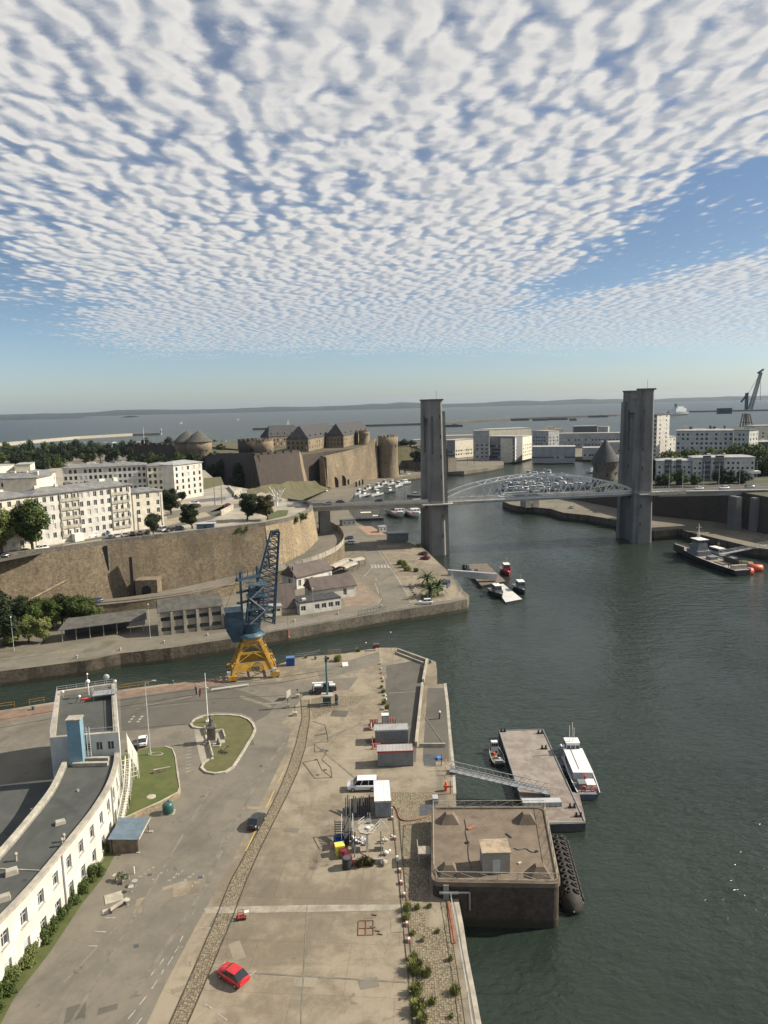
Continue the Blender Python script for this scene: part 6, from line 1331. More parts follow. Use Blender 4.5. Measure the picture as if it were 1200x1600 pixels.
mb=MB();mb.box(-2.05,-1.55,-1.5,-1.0,z0-1,mt-.5);mb.build('tower_leg',M['cblue'],cr_);mb=MB();mb.box(1.95,2.4,1.1,1.55,z0-1,mt);mb.build('tower_leg',M['cblue'],cr_)
for z,w in((mt-2.6,.8), (mt-5.4,.5),(mt-7.9,.5)):
 mb=MB();a,b=Vector((-2.7,-1.6,z)),Vector((2.8,1.6,z));t_=(b-a).normalized();n=Vector((-t_.y,t_.x,0))*.45;mb.prism([a-n,b-n,b+n,a+n],z,z+w*.8);mb.build('gallery',M['cblue'],cr_)
mb=MB()
for k in range(5):a=Vector((-2.6+k*1.3,-1.6+k*.8,mt-2.0));mb.tube(a,a+Vector((0,0,1.6)),.1,5)
mb.build('gallery_posts',M['cblue'],cr_)
mb=MB();mb.box(.2,1.4,-1.2,.2,z0+5.6,z0+7.8);mb.build('driver_cab',M['cblue2'],cr_)
def lattice(mb,p0,p1,w0,d0,w1,d1,n,r=.07,rc=.11,X=True):
 p0,p1=Vector(p0),Vector(p1);ax=(p1-p0).normalized();sx=ax.cross(Vector((0,1,0))).normalized();sy=ax.cross(sx).normalized();secs=[]
 for i in range(n+1):
  s=i/n;w=w0+(w1-w0)*s;d=d0+(d1-d0)*s;c=p0+(p1-p0)*s;secs.append([c+sx*a*w/2+sy*b*d/2 for a,b in((-1,-1),(1,-1),(1,1),(-1,1))])
 for a,b in zip(secs[:-1],secs[1:]):
  for k in range(4):
   mb.tube(a[k],b[k],rc,4,caps=False);mb.tube(b[k],b[(k+1)%4],r,4,caps=False);mb.tube(a[k],b[(k+1)%4],r*.8,4,caps=False)
   if X:mb.tube(a[(k+1)%4],b[k],r*.8,4,caps=False)
mb=MB();lattice(mb,(1.2,-.2,z0),(1.8,-.2,z0+8.8),4.2,3.2,3.0,2.6,6,.07,.14);mb.build('lattice_tower',M['cblue2'],cr_)
for z in(z0+3,z0+6,z0+8.7):mb=MB();mb.box(-.6,4.2,-2.1,1.7,z,z+.1);mb.build('platform',M['cblue2'],cr_);railing(cr_,[(-.6,-2.1,z),(4.2,-2.1,z),(4.2,1.7,z)],1.1,2,1.2,.04, 'cblue2')
mb=MB();mb.path([(-.2,-2.3,z0),(3.4,-2.3,z0+2.9),(.2,-2.3,z0+5.9),(3.4,-2.3,z0+8.6)],.09,4);mb.path([(-.2,-2.6,z0),(3.4,-2.6,z0+2.9),(.2,-2.6,z0+5.9),(3.4,-2.6,z0+8.6)],.09,4);mb.build('stairway',M['lgrey'],cr_)
jb,jt=(2.4,0.4,z0-.6),(9.0,11.0,0);JT=None
Jd=Vector(cc);tgt=atY(430,830,cc.y+6.5);loc=Matrix.Rotation(-ang,3,'Z')@(tgt-Vector((cc.x,cc.y,QZ)));JT=loc
mb=MB();lattice(mb,jb,JT,6.2,3.2,1.9,1.2,17,.10,.19);mb.build('jib',M['cblue'],cr_)
mb=MB();mb.tube(JT+Vector((-.9,0,-.3)),JT+Vector((.9,0,.2)),.4,8);mb.box(JT.x-1.2,JT.x+1.0,JT.y-.5,JT.y+.5,JT.z-.9,JT.z-.7);mb.build('jib_head',M['dgrey'],cr_)
for k,fr_ in enumerate((.62,.72,.8)):c=Vector(jb)+(JT-Vector(jb))*fr_;mb=MB();mb.box(c.x-2.2+k*.3,c.x+1.0,c.y-.9,c.y+.9,c.z,c.z+.12);mb.build('jib_walkway',M['cblue'],cr_)
for a,b in(((-1.8,-1.2,mt-.5),JT),((2.1,1.3,mt),JT),((2.1,1.3,mt),Vector(jb)+(JT-Vector(jb))*.6),((-1.8,-1.2,mt-.6),(-5.5,0,z0+3.6))):mb=MB();mb.tube(a,b,.05,4);mb.build('stay_cable',M['dgrey'],cr_)
hk=JT+Vector((1.5,0,-.6));mb=MB();mb.tube(hk,(hk.x+.5,hk.y,8.0),.035,4);mb.build('hoist_rope',M['dgrey'],cr_);mb=MB();mb.tube((hk.x+.5,hk.y,6.6),(hk.x+.5,hk.y,8.2),.22,6);mb.ball((hk.x+.5,hk.y,6.3),.35,8);mb.build('hook_block',M['rust'],cr_)
# generic building
FW={}
def farwin(w,h,m='glass'):
 k=(round(w,2),round(h,2),m)
 if k not in FW:mb=MB();mb.box(-w/2,w/2,-.03,.05,0,h,0);mb.box(-w/2-.06,w/2+.06,-.12,.05,-.14,0,1);FW[k]=mb.mesh('window',[M[m],M['concl']])
 return FW[k]
def bldg(label,cat,A,B,h,dep,wall='facade',roof='zinc',fr=None,rt_=None,lf=None,rk='flat',rh=1.5,eave=.5,chim=(),name='building',group=None,ww=1.1,wh=1.5,det=False,under=0,roofm=None,zoff=0,rw=None):
 """box building; A->B is the foot of its front, fr/rt_/lf = (columns, rows, first sill, storey height) of the front, right and left sides"""
 A,B=Vector(A),Vector(B);L=(B.xy-A.xy).length;t=thing(name,label,cat,(A.x,A.y,A.z),frame(A,B),group);mb=MB();allw=[]
 for key,p0,p1,spec in(('f',(0,0),(L,0),fr),('r',(L,0),(L,dep),rt_),('b',(L,dep),(0,dep),None),('l',(0,dep),(0,0),lf)):
  hs=[]
  if spec:
   nc,nr,s0,sh=spec[:4];skip=spec[4]if len(spec)>4 else();ln=(Vector(p1)-Vector(p0)).length;st=ln/nc
   for r in range(nr):
    if s0+r*sh+wh>h-.2:break
    for c in range(nc):
     if(r,c)in skip or c in skip:continue
     x=(c+.5)*st;hs.append((x-ww/2,x+ww/2,s0+r*sh,s0+r*sh+wh))
  allw+=holed_wall(mb,p0,p1,-under,h,hs,.22)
 mb.build('wall',M[wall],t);rnd=random.Random(int(abs(A.x)*7+L))
 for i,(loc,ang,w,hh)in enumerate(allw[:100]):
  m_='shutter' if rnd.random()<.22 else 'glass'
  if det:window(t,loc,ang,w,hh,'shut' if m_=='shutter' else 'mid')
  else:inst(farwin(w,hh,m_),'window',t,loc,(0,0,ang))
 e=eave;mb=MB()
 if rk=='flat':mb.box(-e,L+e,-e,dep+e,h,h+.35);
 else:
  y0,y1=-e,dep+e;i_={'hip':min(dep/3.2,L/3),'gable':-.01,'low':dep/2.2,'mans':2}[rk];ry0,ry1=(dep/2-.05,dep/2+.05)if rk!='mans' else(2.6,dep-2.6)
  b=[(-e,y0,h),(L+e,y0,h),(L+e,y1,h),(-e,y1,h)];r=[(i_,ry0,h+rh),(L-i_,ry0,h+rh),(L-i_,ry1,h+rh),(i_,ry1,h+rh)]
  for k in range(4):mb.face([b[k],b[(k+1)%4],r[(k+1)%4],r[k]])
  mb.face(r);mb.box(-e,L+e,-e,dep+e,h-.3,h-.01)
 ro=mb.build('roof',M[roof],t)
 for fx,fy,cw,cd,ch in chim:mb=MB();mb.box(fx*L-cw/2,fx*L+cw/2,fy*dep-cd/2,fy*dep+cd/2,h,h+rh+ch);mb.build('chimney',M['cream' if int(fx*10)%2 else 'gwall'],ro)
 return t,L
def up(px,z0):return at(px[0],px[1],z0)
def base_from_top(u,v,zt,z0):p=at(u,v,zt);return Vector((p.x,p.y,z0))
ch5=[(.12,.5,1.6,1.1,.6),(.3,.45,1.0,1.0,.5),(.42,.5,2.0,1.1, .7),(.62,.5,1.2,1.0,.5),(.78,.5,2.2,1.1,.6),(.93,.5,1.6,1.0,.6)]
GA='white apartment blocks on the terrace'
t,L=bldg('long white five storey apartment block facing the terrace wall','apartment block',at(58,855,PZ),at(209,829,PZ),16.6,11,'facade','zinc',(14,5,2.0,2.95),(3,5,2.0,2.95),None,'low',1.7,.6,ch5,'apartment_block',None,1.15,1.75,True,1)
for x0 in(.345,.87):
 mb=MB();mb.box(x0*L-3.4,x0*L+3.4,0,0,0,0);mb=MB()
 for k in range(5):mb.box(x0*L-3.3,x0*L+3.3,-.3,0,1.7+k*2.95-.2,1.7+k*2.95);mb.box(x0*L-3.3,x0*L+3.3,-.32,-.2,1.7+k*2.95,2.55+k*2.95)
 for k in range(4):mb.box(x0*L-3.3+k*2.16,x0*L-3.15+k*2.16,-.34,0,1.4,16.2)
 mb.build('loggia',M['pale'],t)
mb=MB();mb.box(L*.33,L*.42,-2.5,-.03,-.1,2.6);mb.build('porch',M['white'],t)
bldg('lower four storey cream block joined to the right of the long block','apartment block',at(211,828.5,PZ),at(257,822,PZ),13.5,11,'cream','zinc',(3,4,2.6,2.8),(2,4,2.6,2.8),None,'low',1.0,.5,(),'apartment_block',None,1.15,1.7,True,1)
bldg('cream block at the left edge behind the big tree','apartment block',at(-75,882,PZ),at(56,856.5,PZ),16.9,11,'cream','zinc',(9,5,1.6,3.1),None,None,'low',1.6,.6,[(.35,.5,1.5,1.2,.6),(.6,.5,1.8,1.2,.8),(.75,.5,1.5,1.2,.5)],'apartment_block',None,1.2,1.7,True,1)
bldg('cream block with a grey roof behind the leftmost blocks','apartment block',base_from_top(-40,748,41,PZ),base_from_top(56,746,41,PZ),17.5,12,'cream','zinc',(10,4,5,3),None,None,'low',1.5,.5,[(.5,.5,2,1,.5),(.7,.5,2,1,.5),(.9,.4,2,1,.5)],'apartment_block',None,1.2,1.6,False,1)
bldg('angled cream block with six windows a row behind the long white block','apartment block',base_from_top(56.5,746,41,PZ),base_from_top(86,736,41,PZ),17.5,12,'cream','zinc',(6,4,5,3),None,None,'low',1.5,.5,(),'apartment_block',None,1.2,1.7,False,1)
for i,(u0,u1,v0,v1)in enumerate(((-20,22,731,726),(24,47,727,726))):bldg(('small flat roofed cream house at the left edge','small flat roofed cream house left of the dark trees')[i],'house',base_from_top(u0,v0,43,PZ),base_from_top(u1, v1,43,PZ),19.5,12,'cream','zincl',(4,2,12,3),None,None,'flat',.4,.2,(),'house',None,1.2,1.5,False,1)
bldg('grey shaded wing of the farther apartment block behind the long one','apartment block',base_from_top(97,729,41,PZ),base_from_top(228,728,39.5,PZ),16.6,12,'facade2','zinc',(17,5,2.4,2.9),None,None,'low',1.3,.5,[(x,.5,1.6,1.1,.6)for x in(.3,.36,.45,.6,.72,.84)],'apartment_block',None,1.2,1.7,False,1)
bldg('sunlit yellowish section of the farther apartment block','apartment block',base_from_top(229,728,39.8,PZ),base_from_top(270,726,39.8,PZ),16.2,12,'cream','zinc',(5,5,1.8,2.95),None,None,'low',1.3,.5,(),'apartment_block',None,1.2,1.7,False,1)
bldg('sunlit white end section of the farther apartment block with five window rows','apartment block',base_from_top(270.5,726,40.2,PZ),base_from_top(315,721,40.2,PZ),16.6,12,'facade','zincl',(5,5,1.8,2.95),(2,5,1.8,2.95),None,'low',1.3,.5,(),'apartment_block',None,1.25,1.75,False,1)
sheet('street',[(-120,895),(0,878),(60,866),(100,851),(150,843),(205,836),(250,828),(330,812),(365,796),(350,790),(300,812),(255,823),(205,831),(150,840),(60,857),(0,866),(-120,884)],PZ+.012,M['asphd'])
sheet('street',[(258,800),(330,790),(380,786),(440,779),(440,784),(375,793),(330,800),(262,812)],PZ+.012,M['asph'])
sheet('grass_slope',[(318,765),(350,757),(345,745),(318,747)],PZ+.02,M['grassdry']);sheet('lawn',[(415,813),(448,806),(451,797),(435,797),(420,804)],PZ+.02,M['grass']);sheet('bare_ground',[(258,812),(320,800),(330,806),(262,820)],PZ+.016,M['bare'])
low_wall([(300,786),(352,781),(376,771)],.6,1.4,'long low concrete wall on the terrace behind the pines','grey',PZ);low_wall([(345,806),(364,796)],.6,2.2,'pale slanting wall in the middle of the terrace','pale',PZ);low_wall([(365,777),(377,770)],.8,2.6,'pale wall piece at the foot of the castle mound','pale',PZ);low_wall([(358,762),(374,780)],1.2,1.2,'pale stair flank running down the grass bank','concl',PZ)
t=thing('kiosk','small blue grey kiosk with a pale flat roof by the terrace parapet','kiosk',at(322,829,PZ),.1);mb=MB();mb.box(-3,3,-1.3,1.3,0,2.5);mb.build('wall',mat('blue_grey_wall',(.12,.17,.21),.7,.15,1),t);mb=MB();mb.box(-3.6,3.4,-1.7,1.8,2.5,2.7);mb.build('roof',M['lgrey'],t);mb=MB();mb.box(-.5,.5,-1.34,-1.31,.02,2);mb.build('door',M['dgrey'],t)
for(u,v,h,w_)in((336,790,10.5,'left'),(347,787,11.5,'right'),(254,826,13,'shorter street')):t=thing('mast',w_+' tall plain steel mast on the terrace','mast',at(u,v,PZ));mb=MB();mb.tube((0,0,0),(0,0,h),.22,8,r2=.12);mb.build('pole',M['grey'],t)
for(k_,u,v,s,lf,lb)in(('broad',52,862,1.6,'leaf','big round green street tree above the rampart at the left'),('broad',3,868,1.4,'leafl','lighter green street tree at the left edge'),('pine',268,804,1.35,'leafd','dark dense pine right of the cream apartment block'),('pine',301,826,1.15,'leafd','leaning dark pine beside the blue grey kiosk'),('pine',284,783,.55,'leafd','small dark pine in front of the white end section'),('broad',240,836,.75,'leafd','small bushy tree at the end of the row of cars'),('pine',386,813,1.3,'leafd','dark round pine on the bastion terrace'),('pine',419,812,1.2,'leafb','brownish pine right beside the dark one on the bastion')):tree(k_,at(u,v,PZ),s,lb,lf,0,None)
t=thing('tree_sculpture','white bare branching tree sculpture on the bastion terrace','sculpture',at(433,790,PZ));rnd=random.Random(5);mb=MB();mb.tube((0,0,0),(0,0,4.2),.42,8,r2=.3);mb.build('trunk',M['white'],t)
for k in range(9):
 a=k*.75;r=rnd.uniform(2.6,4.6);z=rnd.uniform(4.5,8.5);p=Vector((.2*math.cos(a),.2*math.sin(a),1.8+k*.28));m_=Vector((r*.6*math.cos(a),r*.6*math.sin(a),(z+p.z)/2+.5));e_=Vector((r*math.cos(a),r*math.sin(a),z));mb=MB();mb.tube(p,m_,.22,6,r2=.16);mb.tube(m_,e_,.16,6,r2=.08)
 for j in range(2):mb.tube(m_,m_+Vector((rnd.uniform(-1,1),rnd.uniform(-1,1),rnd.uniform(.8,1.8))),.1,5,r2=.05)
 mb.build('branch',M['white'],t)
def bastion(name,top,foot,tz_,fz,label,m,pm,cat='wall'):
 A_=pts(top,tz_);B_=[at(u,v,z)for(u,v),z in zip(foot,fz)]if foot else None;t=thing(name,label,cat,A_[0].xy.to_3d());o=Vector(t.location);mb=MB();rows=[]
 n=len(A_);T=[];Bt=[]
 for i in range(n):
  d_=(A_[min(i+1,n-1)]-A_[max(i-1,0)]);d_.z=0;d_.normalize();out=Vector((d_.y,-d_.x,0));T.append(A_[i]+out*.45-o);b=A_[i]+out*(2.4 if B_ is None else 2.4);b.z=fz[i]if B_ is None else B_[i].z;Bt.append(b-o)
 rows=[]
 for s in range(7):rows.append([Bt[i]+(T[i]-Bt[i])*s/6+(Vector((0,0,0))if s in(0,6)else Vector((mnoise.noise(Bt[i]*.15+Vector((0,0,s)))*.25,0,0)))for i in range(n)])
 mb.grid(rows);mb.build('stone_face',M[m],t);mb=MB();rows=[]
 for i in range(n):
  d_=(A_[min(i+1,n-1)]-A_[max(i-1,0)]);d_.z=0;d_.normalize();out=Vector((d_.y,-d_.x,0));a=T[i]+out*.02;b=T[i]-out*1.3;u_=Vector((0,0,1.15));rows.append([a-Vector((0,0,.3)),a+u_,b+u_,b-Vector((0,0,.3))])
 mb.grid(rows,0,False,True);mb.build('parapet',M[pm],t);return t
def dens(pl,k=4):
 out=[]
 for a,b in zip(pl[:-1],pl[1:]):out+=[tuple(x+(y-x)*i/k for x,y in zip(a,b))for i in range(k)]
 return out+[tuple(pl[-1])]
RTd=dens([(u,v,z)for(u,v),z in zip(RT,(4,4,4,5,5,5.5,6,6.5,7))],4)
bastion('rampart',[(a,b)for a,b,c in RTd],None,PZ,[c for a,b,c in RTd],'long tall brown stone rampart below the apartment terrace','rampart','gwall')
sm=smooth_curve([(413,821),(451,813),(471,806),(482,800),(487,795),(483,789),(470,785),(452,782)],5)
bastion('bastion',[tuple(p)for p in sm],None,PZ,[6.5+4*i/len(sm)for i in range(len(sm))],'rounded bastion in sunlit-toned golden stone at the right end of the rampart','rampart_sun','gwall')
for u,v,s,lb in((385,829,1.0,'ivy'),(375,831,.8,'ivy'),(400,826,.9,'ivy'),(462,815,1.0,'hanging ivy'),(470,812,1.2,'hanging ivy'),(476,808,1.0,'hanging ivy')):
 o=tree('bush',at(u,v,PZ-1.2),s*.9,'clump of %s on the %s'%(lb,'rampart top, '+{385:'middle',375:'left',400:'right'}.get(u,'')if u<420 else 'bastion rim, '+{462:'left',470:'middle',476:'right'}[u]),'leaf',1,'ivy clumps on the wall tops','ivy',name='ivy');o.scale=(s*1.6,s*.7,s*.9)
t=thing('gatehouse','low stone gatehouse with an arched dark opening at the rampart foot','gatehouse',at(232,929,6.2),.05);mb=MB();mb.box(-3.6,3.4,-1.5,4,-1,5.2);mb.build('wall',M['rampart'],t);mb=MB();mb.face([(-1.6+0,-1.54,0)]+[(1.5*math.cos(a)-.1,-1.54,2.0+1.4*math.sin(a))for a in[math.pi*k/8 for k in range(8,-1,-1)]]+[(1.4,-1.54,0)]);mb.build('arched_doorway',M['black'],t)
p=at(207,935,5.5);mb=MB();mb.cbox((p.x,p.y+1.5,5),(1.2,2.2,14),0,.1,.8);tag(mb.build('buttress',M['castle_shade']),'narrow dark buttress against the rampart left of the gatehouse','buttress')
t=thing('slate_lean_to','dark triangular slate roof standing on the rampart edge','roof',at(157,862,21),.1);mb=MB();mb.prism([(-5,-1),(2.5,-1),(2.5,3),(-5,3)],-6,2,0,poly2=[(1.5,-1),(2.5,-1),(2.5,3),(1.5,3)]);mb.build('roof',M['slate'],t)
mb=MB();a,b=atY(18,952,202.5),atY(105,906,214.5);mb.tube(a,b,.35,5);tag(mb.build('stair_flank',M['rampart_sun']),'pale diagonal stone edge climbing the rampart at the left','wall edge')
RI=[(60,955,6.8),(120,943,6.8),(160,937,6.9),(232,928,7),(330,908,7.2),(415,888,8),(450,875,9),(476,864,10),(487,851,10.6),(488,835,11.2),(486,820,12),(478,805,12.5)]
RO=[(60,962,6.8),(120,950,6.8),(160,945,6.9),(232,937.5,7),(330,922,7.2),(430,894,8),(473,883,9),(509,870, 10),(530,858,10.6),(538,845,11.2),(531,831,12),(503,815,12.5)]
ri=[at(*q)for q in RI];ro_=[at(*q)for q in RO]
def sm3(P_,k=3):
 xy=smooth_curve([tuple(p.xy)for p in P_],k);zz=[P_[min(i//k,len(P_)-1)].z+(P_[min(i//k+1,len(P_)-1)].z-P_[min(i//k,len(P_)-1)].z)*(i%k)/k for i in range(len(xy))];return[Vector((p.x,p.y,z))for p,z in zip(xy,zz)]
ri,ro_=sm3(ri),sm3(ro_);mb=MB();mb.grid([ri,ro_]);kind(mb.build('ramp_road',M['asph']))
mb=MB();mb.grid([ro_,[Vector((p.x,p.y,QZ-.2))for p in ro_]]);o=[p+Vector((.0,0,.9 if i<13 else.1))for i,p in enumerate(ro_)];mb.grid([[p+Vector((.05,-.3,-.3))for p in o],[p+Vector((.05,-.3,0))for p in o],o]);tag(mb.build('ramp_wall',M['rampart']),'stone wall carrying the curving ramp below the bastion','wall')
ff=ro_[15:];t=thing('ramp_fence','pale panelled fence following the curve of the ramp round the bastion','fence',ff[0]);o=Vector(t.location)
for a,b in zip(ff[:-1],ff[1:]):mb=MB();mb.face([a-o,b-o,b-o+Vector((0,0,2)),a-o+Vector((0,0,2))]);mb.tube(a-o+Vector((0,0,2)),b-o+Vector((0,0,2)),.09,4);mb.tube(a-o,a-o+Vector((0,0,2)),.1,4);mb.build('panel',M['pale2' if False else 'concl'],t)
sheet('road',[(-200,1072),(0,1035),(133,1020),(250,1003),(367,985),(450,972),(560,952),(600,940),(590,912),(580,890),(566,858),(548,834),(566,834),(588,856),(612,890),(638,930),(634,940),(612,948),(560,960),(450,981),(367,993),(267,1008),(133,1027),(0,1044),(-200,1084)],QZ+.008,M['asph'])
for i in range(6):u=581+i*5;line('zebra_bar',(u-.4,882.3),(u+1.6,887.5),.75,M['paint'])
for a,b in(((588,856),(612,890)),((612,890),(638,930)),((586,911),(589,920)),((589,918),(592,928)),((597,935),(590,944)),((590,944),(567,951)),((579,890),(568,901)),((581,884),(579,890)),((560,921),(576,925)),((1,1030),(130,1014))):line('painted_line',a,b,.22,M['paint'])
sheet('red_paving',[(558,822),(580,822),(604,836),(575,836)],QZ+.02,mat('reddish_paving',(.30,.19,.14),.9,.2,.5,fine=.2));sheet('paving',[(534,918),(560,908),(585,925),(596,937),(585,945),(540,948),(536,935)],QZ+.012,mat('brown_forecourt',(.22,.17,.125),.9,.2,.4,fine=.2,stain=.3))
sheet('quay_parking',[(588,852),(636,850),(668,862),(704,900),(716,922),(728,936),(640,942),(612,886)],QZ+.01,M['quay'])
WH='white gate office buildings'
bldg('white single storey gate office with three framed windows by the river road','office',at(469,961,QZ),at(533,951.5,QZ),3.5,7,'facade','slate',(6,1,1.1,3,(1,)),None,(2,1,1.1,3),'flat',.4,.1,[(.15,.3,1.2,.8,.5)],'gate_office',None,1.5,1.5,True)
bldg('long white house with a brown pitched roof just behind the gate office','house',at(489,941,QZ),at(556,931.5,QZ),3.8,8,'facade','tile',(6,1,.9,3,(0,1,2,3,5)),(1,1,1,3),(1,1,1,3),'gable',3.2,.4,[(.97,.5,.7,.7,-.2),(.02,.5,.7,.7,-.2)],'house',None,1.2,2.2,True)
bldg('white house with a brown pitched roof below the curved ramp','house',at(464,921,QZ),at(519,907,QZ),4.2,8,'facade','tile',(6,1,.9,3,(3,4)),None,(1,1,1,3),'gable',3.4,.4,[(.9,.5,.7,.7,-.2),(.02,.5,.9,.7,.1)],'house',None,1.2,2.2,True)
bldg('low brown hall with a steep brown roof behind the crane jib','hall',at(396,962,QZ),at(463,957,QZ),1.6,13,'conc','tile',None,None,None,'gable',6.0,.2,(),'hall',None)
bldg('small cream hut with a pale flat roof in front of the brown hall','hut',at(413,964,QZ),at(440,961,QZ),2.6,3,'cream','zincl',(3,1,1.3,2),None,None,'flat',.4,.3,(),'hut',None,1.1,.7)
t,L=bldg('grey stone hall with pilasters and two rows of dark openings on the river road','warehouse',at(250,993,QZ),at(349,981,QZ),6.6,9,'conc','slateold',(5,2,1.0,2.9),None,(2,2,1,2.9),'gable',2.6,.3,(),'stone_hall',None,2.5,1.1)
for k in range(6):mb=MB();mb.box(k*L/5-.35,k*L/5+.35,-.45,-.01,0,6.3);mb.build('pilaster',M['concl'],t)
bldg('blue grey shed behind the crane tower','shed',at(353,983,QZ),at(392,978,QZ),4.0,8,'grey','zinc',None,None,None,'flat',.4,.2,(),'shed',None)
t=thing('canopy_shed','long open fronted shed with a grey sloping roof on thin posts','shed',at(98,1003,QZ),frame(at(98,1003,QZ),at(222,986,QZ)));L=22;mb=MB();mb.face([(-1,-1,3.6),(L,-1,3.6),(L+.5,6,4.8),(1.5,6,4.8)]);mb.face([(-1,-1,3.45),(1.5,6,4.65),(L+.5,6,4.65),(L,-1,3.45)]);mb.face([(-1,-1, 3.45),(L,-1,3.45),(L,-1,3.6),(-1,-1,3.6)]);mb.build('roof',M['slateold'],t);mb=MB();mb.box(.5,L,6,6.3,0,4.6);mb.build('back_wall',M['dgrey'],t)
for k in range(7):mb=MB();mb.box(k*3.5-.1,k*3.5+.1,-.1,.1,0,3.5);mb.build('post',M['concl'],t)
for i in range(3):
 (u0,v0),(u1,v1)=(((524,897),(551,884)),((541,898),(560,890)),((553,887),(571,883)))[i];a,b=at(u0,v0,QZ),at(u1,v1,QZ);L=(b-a).length;t=thing('vaulted_shelter',('longest','nearest','shortest, rightmost')[i]+' of the pale roofed open shelters below the ramp','shelter',a,frame(a,b));mb=MB();rows=[[(x,2+2.0*math.cos(q),2.3+.7*math.sin(q))for x in(0,L)]for q in[math.pi*k/6 for k in range(7)]];mb.grid(rows);mb.build('roof',M['concl'],t)
 for x in(.1,L/2,L-.1):
  for y in(.1,3.9):mb=MB();mb.box(x-.08,x+.08,y-.08,y+.08,0,2.3);mb.build('post',M['dgrey'],t)
bldg('long grey flat building in the bridge shadow on the quay edge','building',at(607,847,QZ),at(638,845.5,QZ),3.2,6,'grey','dgrey',None,None,None,'flat',.3,.1,(),'quay_building')
bldg('small white hut on the quay beyond the bridge shadow','hut',at(593,832,QZ),at(604,831,QZ),2.5,3,'facade','zincl',(2,1,1,2),None,None,'flat',.3,.1,(),'hut',None,.8,.8)
bldg('low grey container office under the bridge by the moored barge','site office',at(535,822,QZ),at(556,820,QZ),2.6,4,'grey','dgrey',(3,1,1,2),None,None,'flat',.3,.1,(),'site_office',None,.8,.8)
fence([(418,988),(560,963),(640,950),(716,937),(722,925),(704,898)],QZ,1.1,'thin railing along the city side quay edge to the corner',2,'lgrey',2.5)
fence([(560,962),(603,954)],QZ+.02,1.3,'dark rack like railing on the river quay near the junction',3,'dgrey',1.0,.06)
for u,v,h,w_ in((235,998,9.5,'right of the open shed'),(22,1017,9,'at the left edge among the bushes'),(490,961,8,'left of the gate office'),(588,940,7,'at the road junction'),(403,990,6,'on the quay behind the crane hook')):lamp(at(u,v,QZ),h,'thin street lamp on the river road '+w_,'lamps on the river road',0,0,.08)
t=thing('flagpole','flagpole with a small red white flag beside the gate office roofs','flagpole',at(460,925,QZ));mb=MB();mb.tube((0,0,0),(0,0,9),.07,6);mb.build('pole',M['lgrey'],t);
for i,m_ in enumerate(('cblue','white','red')):mb=MB();mb.face([(-.1-.4*i,0,8.8-.2*i),(-.5-.4*i,.1,8.6-.2*i),(-.5-.4*i,.1,7.3-.2*i),(-.1-.4*i,0,7.5-.2*i)]);mb.build('flag_stripe',M[m_],t)
def palm(px,s,lb,seed):
 rnd=random.Random(seed);t=thing('palm_tree',lb,'palm',at(*px,QZ),0,'palms at the quay corner');t.scale=(s,)*3;mb=MB();mb.tube((0,0,-.1),(0,0,2.2),.35,8,r2=.28);mb.build('trunk',M['bark'],t);mb=MB()
 for k in range(34):
  a=k*2.4;el=rnd.uniform(-.1,1.25);p=Vector((0,0,2.2));d_=Vector((math.cos(a)*math.cos(el),math.sin(a)*math.cos(el),math.sin(el)))
  for j in range(6):q=p+d_*.62;w=Vector((-math.sin(a),math.cos(a),-.25))*(.28 if 0<j<5 else.12);w2=Vector((-math.sin(a),math.cos(a),.25))*(.28 if 0<j<5 else.12);mb.face([p,q,q+w,p+w*.9]);mb.face([p,p-w2*.9,q-w2,q]);p=q;d_=(d_+Vector((0,0,-.22))).normalized()
 mb.build('fronds',M['leafp'],t)
palm((668,915),1.25,'tallest palm, farthest from the white car',1);palm((672,934),1.1,'lower palm nearest the white car',2);palm((684,930),1.2,'palm right of the other two near the quay edge',3)
for u,v,s,lf,lb in((626,882,1.0,'leafl','low shrub bed, top of the line on the quay'),(632,886,1.1,'leafl','low shrub in the middle of the quay bed'),(637,892,1.0,'weed','dry shrub at the bottom of the quay bed'),(650,893,.7,'leafb','brown shrub left of the tallest palm'),(662,937,.8,'leafl','shrub at the foot of the lower palm'),(655,855,.8,'weed','grass tuft by the bridge pylon foot'),(18,1003,2.0,'weed','dry bush beside the left lamp')):tree('bush',at(u,v,QZ),s,lb,lf,2,None,'shrub',name='shrub')
for i,(u,v,s,k_,lf)in enumerate(((-8,1015,1.5,'broad','leafd'),(22,1009,.62,'broad','weed'),(45,1004,.68,'broad','leafl'),(68,1003,.6,'broad','weed'),(62,985,.85,'broad','leaf'),(82,983,.8,'broad','leaf'),(98,978,.85,'broad','leafd'),(118,978,.8,'broad','leaf'),(135,977,.75,'broad','leaf'),(148,978,.55,'broad','leafl'),(35,985,.9,'broad','leafd'),(203,975,.4,'broad','leafl'))):
 tree(k_,at(u,v,QZ),s*1.12,('tall dark tree at the left edge of the river road','dry olive bush tree nearest the left lamp','feathery grey green tree right of the left lamp','lowest grey green tree left of the open shed','green tree behind the feathery tree','second green tree behind the open shed end','dark green tree at the left end of the open shed','green tree behind the open shed, left','green tree behind the open shed, centre','light green small tree at the shed roof','dark tree below the pale diagonal edge','tiny green tree at the right end of the shed')[i],lf,i%2,'trees along the river road')
for i in range(9):p=at(120+i*68,1028-i*11.6+(i>4)*1.5,QZ);t=thing('mooring_bollard','white topped bollard on the river quay, %s from the left'%('first','second','third','fourth','fifth','sixth','seventh','eighth','ninth')[i],'bollard',p,0,'bollards on the river quay');mb=MB();mb.lathe([(.3,0),(.25,.5),(.36,.6),(.1,.75)],n=8);mb.build('body',M['pale'],t)
for u,v in((668,905),):pass
